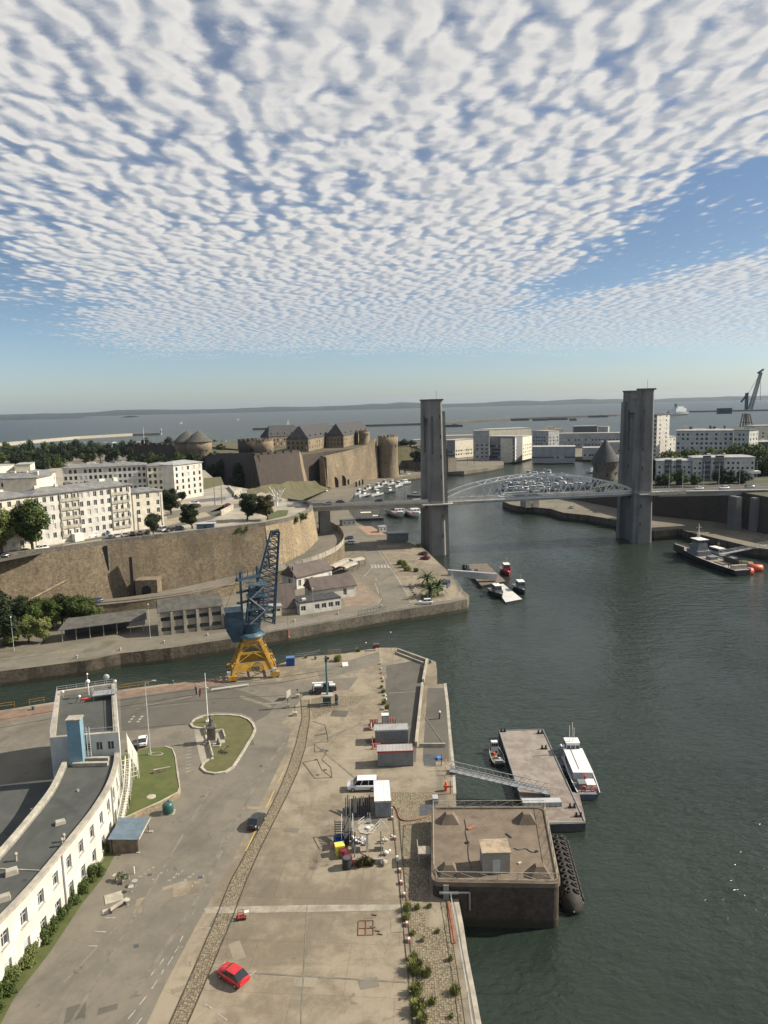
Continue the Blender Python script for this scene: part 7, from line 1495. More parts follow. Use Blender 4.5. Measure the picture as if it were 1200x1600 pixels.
t=thing('container','dark blue container beside the palms at the quay edge','container',at(697,917,QZ),1.2);mb=MB();mb.box(-1.8,1.8,-1,1,0,2.2);mb.build('body',M['carn'],t);mb=MB();mb.box(-5.5,-1.9,-.6,.6,0,1.2);mb.build('annex',M['concl'],t)
for i in range(5):p=at(639+i*2.2,917+i*3.2,QZ);t=thing('concrete_stud','small dark stud, %s in the diagonal row by the palms'%('first','second','third','fourth','fifth')[i],'stud',p,0,'diagonal row of studs');mb=MB();mb.cbox((0,0,0),(.7,.5,.45),0,.5,.8);mb.build('block',M['dgrey'],t)
# castle
def wal(label,P_,zb,m='castle',th=3.0,batter=1.5,cren=False,name='castle_wall',cat='castle wall',grp=None,closed=False,topm=None):
 """wall along points (u, v_top, depth Y)"""
 A_=[atY(*p)for p in P_];zb=zb if isinstance(zb,(list,tuple))else[zb]*len(A_);t=thing(name,label,cat,(A_[0].x,A_[0].y,zb[0]),0,grp);o=Vector(t.location);out=[]
 for i,p in enumerate(A_):
  a,b=A_[i-1 if closed or i else 0],A_[(i+1)%len(A_)if closed else min(i+1,len(A_)-1)];d_=b-a;d_.z=0;d_.normalize();out.append(Vector((d_.y,-d_.x,0)))
 mb=MB();F_=[p+out[i]*batter for i,p in enumerate(A_)];F_=[Vector((p.x,p.y,zb[i]))-o for i,p in enumerate(F_)];T_=[p-o for p in A_];K_=[p-out[i]*th-o for i,p in enumerate(A_)];KB=[Vector((p.x,p.y,zb[i]-o.z))for i,p in enumerate(K_)]
 mb.grid([F_,T_,K_,KB]);
 for i in(0,-1):mb.face([F_[i],T_[i],K_[i],KB[i]])
 mb.build('stone_face',M[m],t)
 for i in range(len(T_)-1):
  a,b=T_[i],T_[i+1];n=max(1,int((b-a).length/(7 if cren else 400)));mb=MB()
  for k in range(n):
   p=a+(b-a)*(k+(.12 if cren else 0))/n;q=a+(b-a)*(k+(.88 if cren else 1))/n;n_=out[i]*.06;u_=Vector((0,0,1.3));w_=out[i]*1.4
   for f_ in([p+n_,q+n_,q+n_+u_,p+n_+u_],[p+n_+u_,q+n_+u_,q-w_+u_,p-w_+u_],[q+n_,q-w_,q-w_+u_,q+n_+u_],[p-w_,p+n_,p+n_+u_,p-w_+u_],[q-w_,p-w_,p-w_+u_,q-w_+u_]):mb.face(f_)
  mb.build('parapet',M[topm or m],t)
 return t
def rtower(label,u,vt,Y,r,zb,m='castle',roof=None,rh=0,cren=True,name='round_tower',n=24):
 c=atY(u,vt,Y);t=thing(name,label,'tower',(c.x,c.y,zb));h=c.z-zb;mb=MB();mb.lathe([(r*1.12,0),(r*1.02,h*.3),(r,h*.78),(r*1.05,h*.80),(r*1.05,h-.2),(r*.9,h-.2)],n=n);mb.lathe([(r*.9,h-.2),(.01,h-.1)],n=n,cap=False);mb.build('wall',M[m],t)
 if cren:
  mb=MB()
  for k in range(16):a=2*math.pi*k/16;mb.cbox((r*.98*math.cos(a),r*.98*math.sin(a),h-.2),(1.0,r*.27,1.3),0,a)
  mb.build('parapet',M[m],t)
 if roof:mb=MB();mb.lathe([(r*1.15,h),(r*.6,h+rh*.6),(.05,h+rh)],n=n);mb.build('roof',M[roof],t)
 for k in range(3):a=-1.9+k*.6;mb=MB();z=h*(.35+.2*k);mb.cbox((r*1.03*math.cos(a),r*1.03*math.sin(a),z),(.5,.7,1.3),0,a);mb.build('window_slit',M['black'],t)
 return t
cy=[atY(470,722,520),atY(505,722,552),atY(590,700,612),atY(620,700,680),atY(560,690,760),atY(330,700,760),atY(330,715,560),atY(400,716,500)]
M['mound']=mat('grassy_mound',(.06,.06,.026),.95,.3,.12,col2=(.125,.10,.055),fine=.4)
mb=MB();mb.prism([p.xy for p in cy],QZ-1,30.4,0,1);kind(mb.build('castle_ground',[M['castle_shade'],M['mound']]))
M['mound']=mat('grassy_mound',(.06,.06,.026),.95,.3,.12,col2=(.125,.10,.055),fine=.4)
mr=[[at(u,v,z)for u,v,z in r]for r in([(385,792,22),(425,795,20),(460,786,15),(490,774,7),(520,762,4.1),(545,754,4.1)],[(388,775,24),(425,768,22),(452,765,17),(480,762,10),(510,756,6),(530,750,4.2)],[(385,765,26),(420,758,25),(455,752,20),(480,752,13),(505,750,8),(520,747,5)])]
mr=smoothgrid=[[Vector((p.x,p.y,p.z+(1.1*mnoise.noise(p*.13)if j else 0)))for p in[a.lerp(b,k/5)for a,b in zip(r[:-1],r[1:])for k in range(5)]+[r[-1]]]for j,r in enumerate(mr)]
mb=MB();mb.grid(mr,0,True);kind(mb.build('castle_mound',M['mound']))
CG_='castle curtain walls'
wal('dark tall castle wall left of the corner bastion',[(318,716,560),(345,711,520),(396,711,462)],8,'castle_shade',4,2.5,False,grp=CG_)
wal('big shaded battered bastion face with a crenellated top',[(397,712,461),(430,709,480),(466,706,503)],[10,10,8],'castle_shade',5,5,True,grp=CG_)
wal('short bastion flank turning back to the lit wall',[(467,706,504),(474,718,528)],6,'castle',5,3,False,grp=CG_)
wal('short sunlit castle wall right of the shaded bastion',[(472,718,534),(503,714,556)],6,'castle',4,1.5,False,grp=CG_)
wal('narrow dark recessed flank in the castle wall',[(502,714,556),(506,716,532)],5,'castle_shade',2,0,False,grp=CG_)
t=wal('long sunlit castle curtain wall rising to the round tower',[(506,716,532),(545,707,566),(575,698,592),(588,687,604)],4,'castle',4,1.5,False,grp=CG_)
for u,v,w,h in((524,751,5,8),(535.5,749,5.5,8)):a=atY(u,v,546+(u-524)*.9);mb=MB();o=Vector(t.location);c=a-o;mb.face([(c.x-w/2,c.y-3.2,4-o.z)]+[(c.x+w/2*math.cos(q),c.y-3.2+.3*math.cos(q),4-o.z+h*.5+h*.5*math.sin(q))for q in[math.pi*k/8 for k in range(8,-1,-1)]]+[(c.x+w/2,c.y-2.9,4-o.z)]);mb.build('gate_arch',M['black'],t)
rtower('massive round sunlit castle tower at the right end',606,682,611,8.0,4,'castle');rtower('broad dark round tower at the left of the castle',391,688,520,8.5,10,'castle_shade');rtower('round tower half lit beside the broad dark one',413,688,506,6.0,10,'castle')
rtower('small round turret above the castle roofs',568,674,640,4.2,30,'castle',None,0,True,'turret');t=rtower('slim watch turret left of the small round one',557,677,640,1.4,30,'castle_shade','slate',3,False,'turret')
rtower('conical roofed old tower left of the castle',293,690,600,10,8,'castle','slateold',9,False);rtower('second conical roofed old tower joined to the first',311,690,590,9.5,8,'castle','slateold',9,False)
wal('low dark old wall running left from the twin cone roofed towers',[(208,696,640),(245,694,630),(280,697,610)],10,'castle_shade',6,1,True,grp=CG_);wal('dark low wall between the cone roofed towers and the castle',[(325,700,640),(345,702,620),(378,705,590)],10,'castle_shade',5,1,False,grp=CG_)
wal('long low grey arcade wall at the harbour right of the round tower',[(622,722,690),(662,720,660),(700,716,640)],4,'gwall',12,0,False,'harbour_arcade','wall')
wal('dark old harbour fort wall behind the sailing ship',[(694,704,800),(742,702,830),(760,703,860)],4,'castle_shade',14,0,False,'harbour_fort','wall')
wal('brown rock slope wall right of the round castle tower',[(612,700,690),(640,698,700),(662,705,700)],4,'mound',20,14,False,'rock_slope','slope')
for lb,a,b,Y0,Y1,dep,rise,fr,rt2,n in(('slate roofed castle building farthest left, its dormered front facing the camera',(420,690),(474,687),620,640,15,9,(10,2,2,3.6),(3,2,2,3.6),5),('middle slate roofed castle building with a dark hipped end',(482,692),(531,686),560,650,18,10,(14,2,2,3.6),None,6),('right slate roofed castle building ending below the small turret',(537,692),(578,687),600,700,15,10,(15,2,2,3.6),None,5)):
 A,B=atY(*a,Y0),atY(*b,Y1);A.z=B.z=30.5;t,L=bldg(lb,'castle building',A,B,9.7,dep,'castle','slate',fr,rt2,(5,2,2,3.6),'hip',rise,.3,(),'castle_building','slate roofed buildings inside the castle',1.3,1.9)
 for k in range(n):mb=MB();mb.cbox((L*(k+.6)/(n+.2),2.0,9.8),(1.6,2.8,2.8),0,0,.8);mb.build('dormer',M['dgrey'],t)
 for k in range(3):mb=MB();mb.cbox((-.1+1.6,dep*(k+.6)/3.3,9.8),(2.4,1.5,2.6),0, 0,.8);mb.build('dormer',M['dgrey'],t)
for i,(u,v,s)in enumerate(((322,730,1.5),(335,738,1.5),(350,728,1.7),(366,742,1.5),(375,756,1.3),(345,748,1.3),(326,722,1.5))):tree('far',at(u,v+12,10),s*1.5,'dark tree in the ditch left of the castle bastion, '+('upper left','left middle','upper middle','right middle','lowest right','lowest middle','nearest the cone roofed towers')[i],'leafd',0,'trees in the castle ditch')
for i,(u,v,s,k_)in enumerate(((622,712,1.5,'far'),(630,712,1.7,'far'),(641,712,1.75,'umbrella'),(650,722,1.1,'far'),(656,722,1.0,'far'))):tree(k_,at(u,v,14),s,('dark pine just right of the round castle tower','second dark pine right of the castle tower','umbrella pine right of the castle tower','low tree on the slope by the bridge pylon','lowest tree on the slope by the bridge pylon')[i],'leafd',0,'trees right of the castle tower')
# right bank
wl=[(850,774,8),(880,779,9),(920,784,12),(960,793,17),(1000,801,20),(1023,806,20.5),(1080,811,20.5),(1125,816,20.5),(1155,824,20.5),(1200,835,20.5),(1330,860,20.5)]
Bp=[at(u,v,QZ)for u,v,z in wl];Tp=[Vector((p.x+1,p.y+.8,w[2]))for p,w in zip(Bp,wl)]
mb=MB();mb.grid([Bp,Tp]);tag(mb.build('retaining_wall',M['castle_shade']),'tall dark retaining wall behind the right bank quay','retaining wall')
bkp=[at(885,771,7),at(905,767,8),at(935,759,9),at(972,744,12),at(985,735,15),at(1000,716,19),at(1010,700,20),Vector((430,1000,20)),Vector((640,1050,22)),Vector((800,900,22)),Vector((900,500,21))]
mb=MB();mb.grid([Tp,bkp]);mb.grid([bkp,[Vector((p.x,p.y,-1))for p in bkp]]);kind(mb.build('right_bank_ground',mat('wooded_ground',(.045,.05,.022),.95,.4,.1,col2=(.10,.09,.055),fine=.4)))
RB_=20.0;M['harb']=mat('shaded_harbour_render',(.33,.34,.335),.85,.15,.2,stain=.3)  # off-white harbour walls greyed, their shade is put into the colour
for i in range(3):x=(1143,1150,1177)[i];p=at(x,826+i*2,QZ);mb=MB();mb.cbox((p.x,p.y,QZ),(3,3,15.5),0,.2,.9);tag(mb.build('wall_buttress',M['conct']),'pale buttress of the dark right bank wall, '+('left','middle','right')[i],'buttress','buttresses of the right bank wall')
c=at(945,757,10);t=thing('round_stone_tower','medieval round stone tower with a tall conical slate roof beside the right pylons','tower',(c.x,c.y,7));r=7.7;ev=topz(945,720,c.y)-7;ap=topz(945,685,c.y)-7
mb=MB();mb.lathe([(r*1.1,0),(r,ev*.55),(r*.98,ev*.8),(r*1.12,ev*.86),(r*1.12,ev)],n=28);mb.build('wall',M['gwall'],t);mb=MB();mb.lathe([(r*1.2,ev-.1),(r*.75,ev+(ap-ev)*.38),(.08,ap)],n=28);mb.build('roof',M['slate'],t)
for k in range(9):a=-2.9+k*.33;mb=MB();mb.cbox((r*1.12*math.cos(a),r*1.12*math.sin(a),ev*.9),(.3,.7,1.1),0,a);mb.build('window_slit',M['black'],t)
for k,(a,z)in enumerate(((-1.2,.3),(-1.7,.5),(-.8,.55),(-1.0,.75))):mb=MB();mb.cbox((r*1.06*math.cos(a),r*1.06*math.sin(a),ev*z),(.3,.9,1.5),0,a);mb.build('window',M['black'],t)
def blk(label,a,b,Y0,Y1,dep,wallm,fr,rt2=None,roof='zincl',rk='low',rh=1,zb=RB_,name='apartment_block',cat='apartment block',ww=1.5,wh=1.5,chim=(),ev=.4,grp=None):
 A,B=atY(a[0],a[1],Y0),atY(b[0],b[1],Y1);h=(A.z+B.z)/2-zb;A.z=B.z=zb;return bldg(label,cat,A,B,h,dep,wallm,roof,fr,rt2,None,rk,rh,ev,chim,name,grp,ww,wh,False,2)
t,L=blk('left half of the balconied grey apartments behind the right bridge deck',(1027,719),(1081,720),396,392,12,'facade2',(7,4,1.2,2.9,(1,2,4)),None,ww=1.1,wh=1.2,chim=[(.5,.5,1,1,.8),(.6,.5,1,1,.8)])
for x0,x1 in((.22,.42),(.55,.7)):
 for k in range(4):mb=MB();mb.box(x0*L,x1*L,-.3,-.02,.6+k*2.9,3.1+k*2.9);mb.build('balcony_shade',M['dgrey'],t);mb=MB();mb.box(x0*L,x1*L,-.9,-.3,.5+k*2.9,1.4+k*2.9);mb.build('balcony',M['grey'], t)  # solid dark boxes stand for the shade in the balcony hollows
t,L=blk('right half of the balconied grey apartments, taller, behind the bridge lamps',(1083,713),(1180,716),390,384,12,'facade2',(13,5,1.0,2.75,(2,3,5,6)),None,ww=1.1,wh=1.2,chim=[(.2,.5,1,1,.8),(.3,.5,2,1,.8),(.42,.5,1,1,.8),(.55,.5,1,1,.8)])
for x0,x1 in((.16,.29),(.36,.50)):
 for k in range(5):mb=MB();mb.box(x0*L,x1*L,-.3,-.02,.6+k*2.75,2.9+k*2.75);mb.build('balcony_shade',M['dgrey'],t);mb=MB();mb.box(x0*L,x1*L,-.9,-.3,.5+k*2.75,1.4+k*2.75);mb.build('balcony',M['grey'],t)  # dark boxes again painted as shade behind the balconies
blk('tall pale ten storey tower block right of the bridge pylons',(1012,648),(1027,649),534,528,17,'facade',(3,14,3,3.1),(2,14,3,3.1),'dgrey','flat',.6)
blk('low white building at the foot of the tower block',(1030,683),(1056,682),560,575,14,'facade',(5,4,1,3.4),None,'zincl','low',1)
blk('long pale apartment block with ten window columns among the trees',(1057,672),(1146,673),520,505,14,'facade2',(12,7,2,3.2),(2,7,2,3.2),chim=[(.12, .5,1.5,1,2.2),(.16,.5,1.5,1,2),(.25,.5,2,1,1.5),(.3,.5,1.2,1,2),(.6,.5,1.5,1,2),(.67,.5,2,1,1.5),(.85,.5,1.2,1,2)])
blk('pale apartment block right of the long one with a sunlit end',(1147,671),(1171,673),500,492,14,'facade2',(4,7,2,3.2),(3,7,2,3.2),'dgrey');blk('dark roofed low building at the right edge',(1186,690),(1215,690),520,520,20,'dgrey',None,None,'zincl');blk('flat cream building at the right edge behind the trees',(1180,666),(1215,665),640,640,20,'cream',(4,2,8,3),None,'conc','flat')
rndt=random.Random(3)
TS=[(1040,735,1.0),(1062,745,1.25),(1085,748,.9),(1128,750,1.25),(1141,748,1.1),(1158,752,1.1),(1184,745,1.5),(1196,742,1.6),(1172,744,1.3),(1206,748,1.5),(1030,738,.9),(1018,742,1.3)]
for i,(u,v,s)in enumerate(TS):tree('far',(lambda p:(p.x,p.y,RB_-1))(atY(u,750,372 if s<1.27 else 405)),s*.8 if s<1.27 else s,['green tree left of the balconied apartments','round tree hiding the left balconies','small tree between the balconied halves','dark tree hiding the right balconies','dark tree beside the right balconies','tree behind the road ramp','large tree at the right edge','largest tree at the right edge','tree above the right roof end','tree cut by the right edge','dark tree next to the pylon','dark tree behind the pylon'][i],'leafd' if 2<i<7 or i>9 else 'leaf',0,'trees by the right bank apartments')
for i in range(16):
 u=1038+i*10.6;p=atY(u,724,432);tree('far',(p.x,p.y,RB_),1.35+rndt.uniform(-.1,.3)+max(0,i-8)*.04,'green tree crown in the belt between the apartments, %s from the left'%('first second third fourth fifth sixth seventh eighth ninth tenth eleventh twelfth thirteenth fourteenth fifteenth sixteenth'.split()[i]),'leafl' if i%3 else 'leaf',0,'belt of trees between the apartments',rz=i)
t=thing('white_box_building','white cube shaped concrete hut on the right bank under the truss','hut',at(829,792,QZ),.25);mb=MB();mb.box(-4.2,4.2,-2.5,5,0,5.0);mb.build('wall',M['concl'],t);mb=MB();mb.box(-.6,.6,-2.56,-2.5,.1,2.3);mb.build('door',M['grey'],t)
t=thing('road_ramp','white sloping road ramp and shelter beside the right bridge approach','ramp',at(1150,752,RB_));mb=MB();mb.prism([(-8,-.3),(5,-.3),(5,.3),(-8,.3)],[0,0,0,0],[.6,5,5,.6]);mb.build('parapet',M['pale'],t);mb=MB();mb.box(5,12,-2,2,4,5.4);mb.build('roof',M['white'],t)
b0=at(1165,668,4);sc_=.82;Yc=1130.0
c=atY(1166,668,Yc);t=thing('dockyard_crane','tall dark dockyard crane with a raised jib on a tan base at the right','crane',(c.x,c.y,3));P_=lambda u,v:(lambda p:Vector((p.x-c.x,0,p.z-3)))(atY(u,v,Yc))
mb=MB()
for dy in(-5,5):
 for u in(1158,1174):mb.tube(P_(u,670)+Vector((0,dy,0)),P_(1166+(u-1166)*.5,646)+Vector((0,dy*.5,0)),1.1,4)
 mb.tube(P_(1160,660)+Vector((0,dy,0)),P_(1172,660)+Vector((0,dy,0)),.7,4)
mb.tube(P_(1166,668),P_(1166,646),2.2,6);mb.build('base',M['wood'],t)
mb=MB();mb.prism([P_(1150,0).xy+Vector((0,-4)),P_(1172,0).xy+Vector((0,-4)),P_(1172,0).xy+Vector((0,4)),P_(1150,0).xy+Vector((0,4))],P_(1160,646).z,P_(1160,637).z);mb.build('machinery_house',M['cblue'],t)
mb=MB();mb.tube(P_(1166,640),P_(1167,614),2.6,4);mb.tube(P_(1158,628),P_(1169,614),1.6,4);mb.build('tower',M['cblue'],t)
mb=MB();lattice(mb,P_(1172,640),P_(1189,582),5,4,3,3,12,.3,.5);mb.build('jib',M['grey'],t);mb=MB();mb.tube(P_(1184,583),P_(1193,577),1.6,5);mb.build('jib_head',M['dgrey'],t)
mb=MB();mb.tube(P_(1188,582),P_(1188,626),.3,4);mb.build('hoist_rope',M['dgrey'],t);mb=MB();mb.tube(P_(1168,616),P_(1188,584),.25,4);mb.build('stay',M['dgrey'],t)
c=at(1059,649,0);t=thing('ferry','white ship with high superstructure leaving behind the breakwater','ship',(c.x,c.y,0),.5);mb=MB();hull(mb,90,22,12,6,z0=-1);mb.build('hull',[M['hullw']],t);mb=MB();mb.box(-20,32,-9,9,11,24);mb.box(-12,20,-8,8,24,30);mb.build('superstructure',M['hullw'],t);mb=MB();mb.box(-14,-8,-3,3,30,40);mb.build('funnel',M['carn'],t)
for i,(u,v,h,w_)in enumerate(((450,667,24,'white sailing boat above the castle roofs'),(283,663,14,'distant sailing boat left of the castle'),(372,657,12,'very small distant sailing boat above the castle trees'))):c=at(u,v,0);t=thing('sailing_boat',w_,'sailing boat',(c.x,c.y,0),.3);mb=MB();mb.prism([(-7,-1.5),(5,-2),(5,2),(-7,1.5)],0,1.6);mb.build('hull',M['hullw'],t);mb=MB();mb.face([(-5,0,2),(3,0,2),(1,0,h)]);mb.face([(3.3,.1,2),(7,.1,2),(1.6,.1,h)]);mb.build('sail',M['white'],t)
# naval harbour beyond
PB=[('tall narrow white harbour block beside the long blue grey one',(742,673),(764,673),760,760,14,'harb',(3,4,3,4),(2,3,3,4),'zincl'),('long blue grey harbour building with many windows',(765,680),(804,684),770,752,18,'grey',(12,4,2,3.8),None,'zincl'),('sunlit yellow end wing of the blue grey building',(805,685),(831,680),752,800,16,'cream',(9,4,2,3.6),None,'zincl'),('grey shaded block right of the yellow wing',(832,673),(857,674),900,880,20,'harb',(6,4,3,4),(3,4,3,4),'conc'),('long low white quay shed with a terrace roof',(832,698),(899,699),745,735,24,'harb',(16,1,2,4),(4,1,2,4),'zincl'),('long pale barracks behind the conical tower',(860,677),(1000,677),930,900,18,'harb',(26,2,3,6),None,'zincl'),('dark glazed block on the long barracks roof line',(897,666),(933,666),960,955,16,'dgrey',(8,3,6,4),None,'zincl'),('pale block right of the dark glazed one',(935,667),(950,667),970,965,16,'harb',(3,2,10,4),None,'conc'),('low harbour shed right of the quay shed',(912,700),(944,700),760,756,20,'harb',(8,1,2,4),None,'zincl'),('blue grey low house just right of the left pylons',(699,688),(711,688),800,800,16,'grey',(3,2,2,4),None,'zincl'),('sunlit cream harbour row right of the left pylons',(711,688),(742,686),800,820,18,'cream',(8,2,3,4),None,'zincl'),('white house left of the left pylons behind the pines',(646,688),(662,687),860,860,14,'cream',(5,1,9,3),None,'zincl'),('long flat sunlit roofed depot behind the yellow wing',(765,671),(830,669),980,1000,30,'cream',(12,1,9,3),None,'zincl'),('flat sunlit depot behind the left pylons',(697,681),(742,681),960,960,30,'cream',(10,1,4,3),None,'conc'),('low pale depot far right of the dark glazed block', (950,690),(1000,692),800,800,30,'harb',(10,1,3,4),None,'conc'),('small cream tower house behind the grey block',(856,667),(866,667),1000,1000,12,'cream',(2,2,9,4),None,'conc'),('cream annex behind the grey block',(867,671),(880,670),1000,1000,12,'cream',(4,1,9,4),None,'conc')]
for(lb,a,b,Y0,Y1,dep,wm,fr,r2,rf)in PB:blk(lb,a,b,Y0,Y1,dep,wm,fr,r2,rf,'flat',.4,QZ,'harbour_building','harbour building',2.2,1.7,(),.3,'naval harbour buildings')
# boats
def motor(L,W_,style,hm,hw_='hullw'):
 t=thing('boat','x','boat');mb=MB();hull(mb,L,W_,L*.11+.3,L*.05,z0=-.3);mb.build('hull',[M[hm],M['deckg'],M[hm]],t);z=L*.11
 mb=MB();gl=MB()
 if style=='fish':wheelhouse(mb,gl,-L*.12,L*.15,W_*.5,z,L*.22)
 elif style=='yacht':wheelhouse(mb,gl,-L*.22,L*.25,W_*.7,z,L*.14,L*.1,L*.03)
 elif style=='ferry':wheelhouse(mb,gl,-L*.3,L*.4,W_*.85,z,L*.12,L*.06);wheelhouse(mb,gl,-L*.2,L*.1,W_*.6,z+L*.12,L*.08,L*.03)
 if style!='sail':mb.build('cabin',M[hw_],t);gl.build('cabin_windows',M['glass'],t)
 mb=MB();h=L*(1.25 if style=='sail' else.28);mb.tube((-L*.05,0,z),(-L*.05,0,z+h),.05+L*.004,5);
 if style=='sail':mb.tube((-L*.05,0,z+1),(L*.35,0,z+1.1),.1,5);mb.box(-L*.3,L*.1,-.7,.7,z-.2,z+.4)
 mb.build('mast',M['pale'],t)
 if style=='fish':mb=MB();mb.tube((L*.32,-W_*.35,z),(L*.32,-W_*.35,z+L*.28),.1,5);mb.tube((L*.32,W_*.35,z),(L*.32,W_*.35,z+L*.28),.1,5);mb.tube((L*.32,-W_*.35,z+L*.28),(L*.32,W_*.35,z+L*.28),.1,5);mb.build('gantry',M['cyel' if hm=='hullb' else 'steel'],t)
 return t
fish=motor(13,4.6,'fish','hullw');fishb=motor(14,5,'fish','hulln');yacht=motor(14,4.4,'yacht','hullw');ferry=motor(24,8,'ferry','hullw','hullw');used=set()
def put(pr,u,v,rz,lb,grp,s=1.0):
 p=at(u,v,0);lc=(p.x,p.y,0)
 if pr.name not in used:used.add(pr.name);pr.location=lc;pr.rotation_euler.z=rz;pr['label']=lb;pr['group']=grp;pr.scale=(s,)*3;return pr
 return dup(pr,lc,rz,lb,grp,s)
rr=random.Random(9)
for i in range(30):
 row_=i//10;w_='first second third fourth fifth sixth seventh eighth ninth tenth'.split()[i%10];p=at(-10+(i%10)*36+row_*11,727-row_*4.5-(i%10)*.8,8);tree('far',p,2.1+rr.uniform(-.3,.5),'dark tree by the left marina, %s from the left in the %s row'%(w_,('nearest','middle','farthest')[row_]),'leafd' if i%4 else 'leaf',0,'trees by the left marina')
GM='boats at the castle quay pontoons'
for i,(u,v,k_,w_)in enumerate(((561,773,'f','leftmost at the pontoon end'),(568,776,'f','second, lowest left'),(588,775,'f','with its bow beside the lamp'),(590,763,'f','behind the bigger dark one'),(608,770,'b','dark hulled in the middle of the group'),(601,757,'f','tall white cabin in the middle'),(612,758,'f','behind the dark hulled one'),(622,761, 'f','right of the dark hulled one'),(631,757,'y','slim one at the right of the group'),(638,748,'f','farthest right by the quay'),(628,750,'f','small one near the round tower foot'),(576,765,'f','half hidden behind the left ones'))):
 put({'f':fish,'b':fishb,'y':yacht}[k_],u,v,1.1+.15*math.sin(i*3),'white fishing boat %s'%w_ if k_=='f' else 'boat %s'%w_,GM,1.0+.12*math.sin(i))
put(ferry,619,806,.35+math.pi/2,'white passenger ferry under the bridge, left of the pair','ferries moored under the bridge',.95);put(ferry,644,806,.3+math.pi/2,'white passenger ferry under the bridge, next to the pylons','ferries moored under the bridge',.9)
for k,(u,v)in enumerate(((617,800),(642,800))):
 p=at(u,v,6);mb=MB();mb.cbox((p.x,p.y+2,5.8),(3.5,5,.15),0,.3);tag(mb.build('red_canopy',M['pink']),'red canopy on the %s ferry under the bridge'%('left','right')[k],'canopy')
put(fishb,648,777,.1,'small grey boat on the far side of the deck by the pylons',GM,.8)
t=thing('work_barge','tan and dark work barge moored under the bridge','barge',at(580,812,0),.05);mb=MB();mb.box(-9,7,-3,3,-.3,1.2);mb.build('hull',M['hullb'],t);mb=MB();mb.box(-6,0,-2,2,1.2,4.4);mb.box(1,4,-1.5,1.5,1.2,2.4);mb.build('deckhouse', M['cream'],t);mb=MB();mb.tube((4,0,1.2),(6,0,5),.15,5);mb.tube((6,0,5),(9,1,3),.1,5);mb.build('derrick',M['dgrey'],t)
words_='first second third fourth fifth sixth seventh eighth ninth tenth eleventh'.split()
for i,(u,v)in enumerate(((536,767),(545,765),(557,769),(562,767),(567,765),(574,758),(595,754),(605,751),(624,748),(633,746),(650,744))):t=thing('pile','dark mooring pile number in the row along the castle quay','pile',at(u,v,0),0,'dark piles along the castle quay');t['label']='dark mooring pile along the castle quay, %s from the left'%words_[i];mb=MB();mb.tube((0,0,-1),(0,0,8),.7,7);mb.build('shaft',M['black'],t)
c,e=at(700,737,0),at(772,727,0);t=thing('sailing_ship','long white two masted sailing ship moored right of the left pylons','sailing ship',(c+e)/2,frame(e,c));mb=MB();hull(mb,30,6,2.6,1.8);mb.build('hull',[M['hullw'],M['wood'],M['hullw']],t)
for x,h in((-4,24),(7,22)):mb=MB();mb.tube((x,0,1),(x,0,h),.22,6, r2=.1);mb.tube((x,-3,h*.5),(x,3,h*.5),.1,4);mb.tube((x,0,4),(x+7,0,4.5),.15,4);mb.build('mast',M['wood'],t)
mb=MB();mb.tube((-13,0,3),(-22,0,7),.25,6);mb.build('bowsprit',M['wood'],t);mb=MB();mb.box(-2,5,-1.5,1.5,2,3.6);mb.build('deckhouse',M['cream'],t)
mb=MB();P_=[at(u,v,0)for u,v in((700,742),(780,731),(782,728),(700,738))];mb.prism(P_,-.5,.8);tag(mb.build('pontoon',M['wood']),'floating pontoon alongside the sailing ship','pontoon')
GY='yachts in the right bank marina';rr=random.Random(11);k=0
words='first second third fourth fifth sixth seventh eighth ninth tenth eleventh twelfth thirteenth fourteenth'.split()
for row_,(v0,n,u0,u1)in enumerate(((767,7,790,856),(759,8,795,880),(750,8,812,885),(743,4,826,858),(762,5,890,950))):
 for i in range(n):u=u0+(u1-u0)*i/max(1,n-1);put(yacht if(i+row_)%3 else fish,u,v0+rr.uniform(-1.5,1.5),2.6+rr.uniform(-.2,.2),'white motor yacht, %s from left in the %s marina row behind the truss'%(words[i],('nearest','second','third','farthest','right hand')[row_]),GY,rr.uniform(.75,1.05))
for k_,(a,b)in enumerate((((786,771),(870,765)),((792,763),(888,755)),((808,754),(890,747)),((884,768),(962,762)))):mb=MB();a,b=at(*a,0),at(*b,0);n_=Vector((-(b-a).y,(b-a).x,0)).normalized()*1.5;mb.prism([a-n_,b-n_,b+n_,a+n_],-.5,.5);tag(mb.build('pontoon',M['concl']),'marina pontoon behind the truss, %s row'%('nearest','second','third','right hand')[k_],'pontoon','marina pontoons')
put(ferry,926,739,.4,'white boat under way alone in the outer channel','ferries moored under the bridge',.6)['group']='boats under way'
c,e=at(832,714,0),at(872,716,0);t=thing('patrol_ship','low grey navy ship moored at the far quay shed','ship',(c+e)/2,frame(c,e));mb=MB();hull(mb,32,7,3,1.5);mb.build('hull',[M['lgrey'],M['deckg'],M['lgrey']],t);mb=MB();mb.box(-7,11,-2.8,2.8,2.6,6);mb.box(-5, 3,-2.2,2.2,6,8.6);mb.build('superstructure',M['lgrey'],t);mb=MB();mb.tube((0,0,8.6),(0,0,14),.2,5);mb.build('mast',M['grey'],t)
for i,(a,b)in enumerate((((755,713),(832,718)),((876,716),(965,720)))):mb=MB();a,b=at(*a,0),at(*b,0);n_=Vector((-(b-a).y,(b-a).x,0)).normalized()*2;mb.prism([a-n_,b-n_,b+n_,a+n_],-.5,1.2);tag(mb.build('pontoon',M['wood']),('left','right')[i]+' long dark pontoon along the far harbour quay','pontoon')
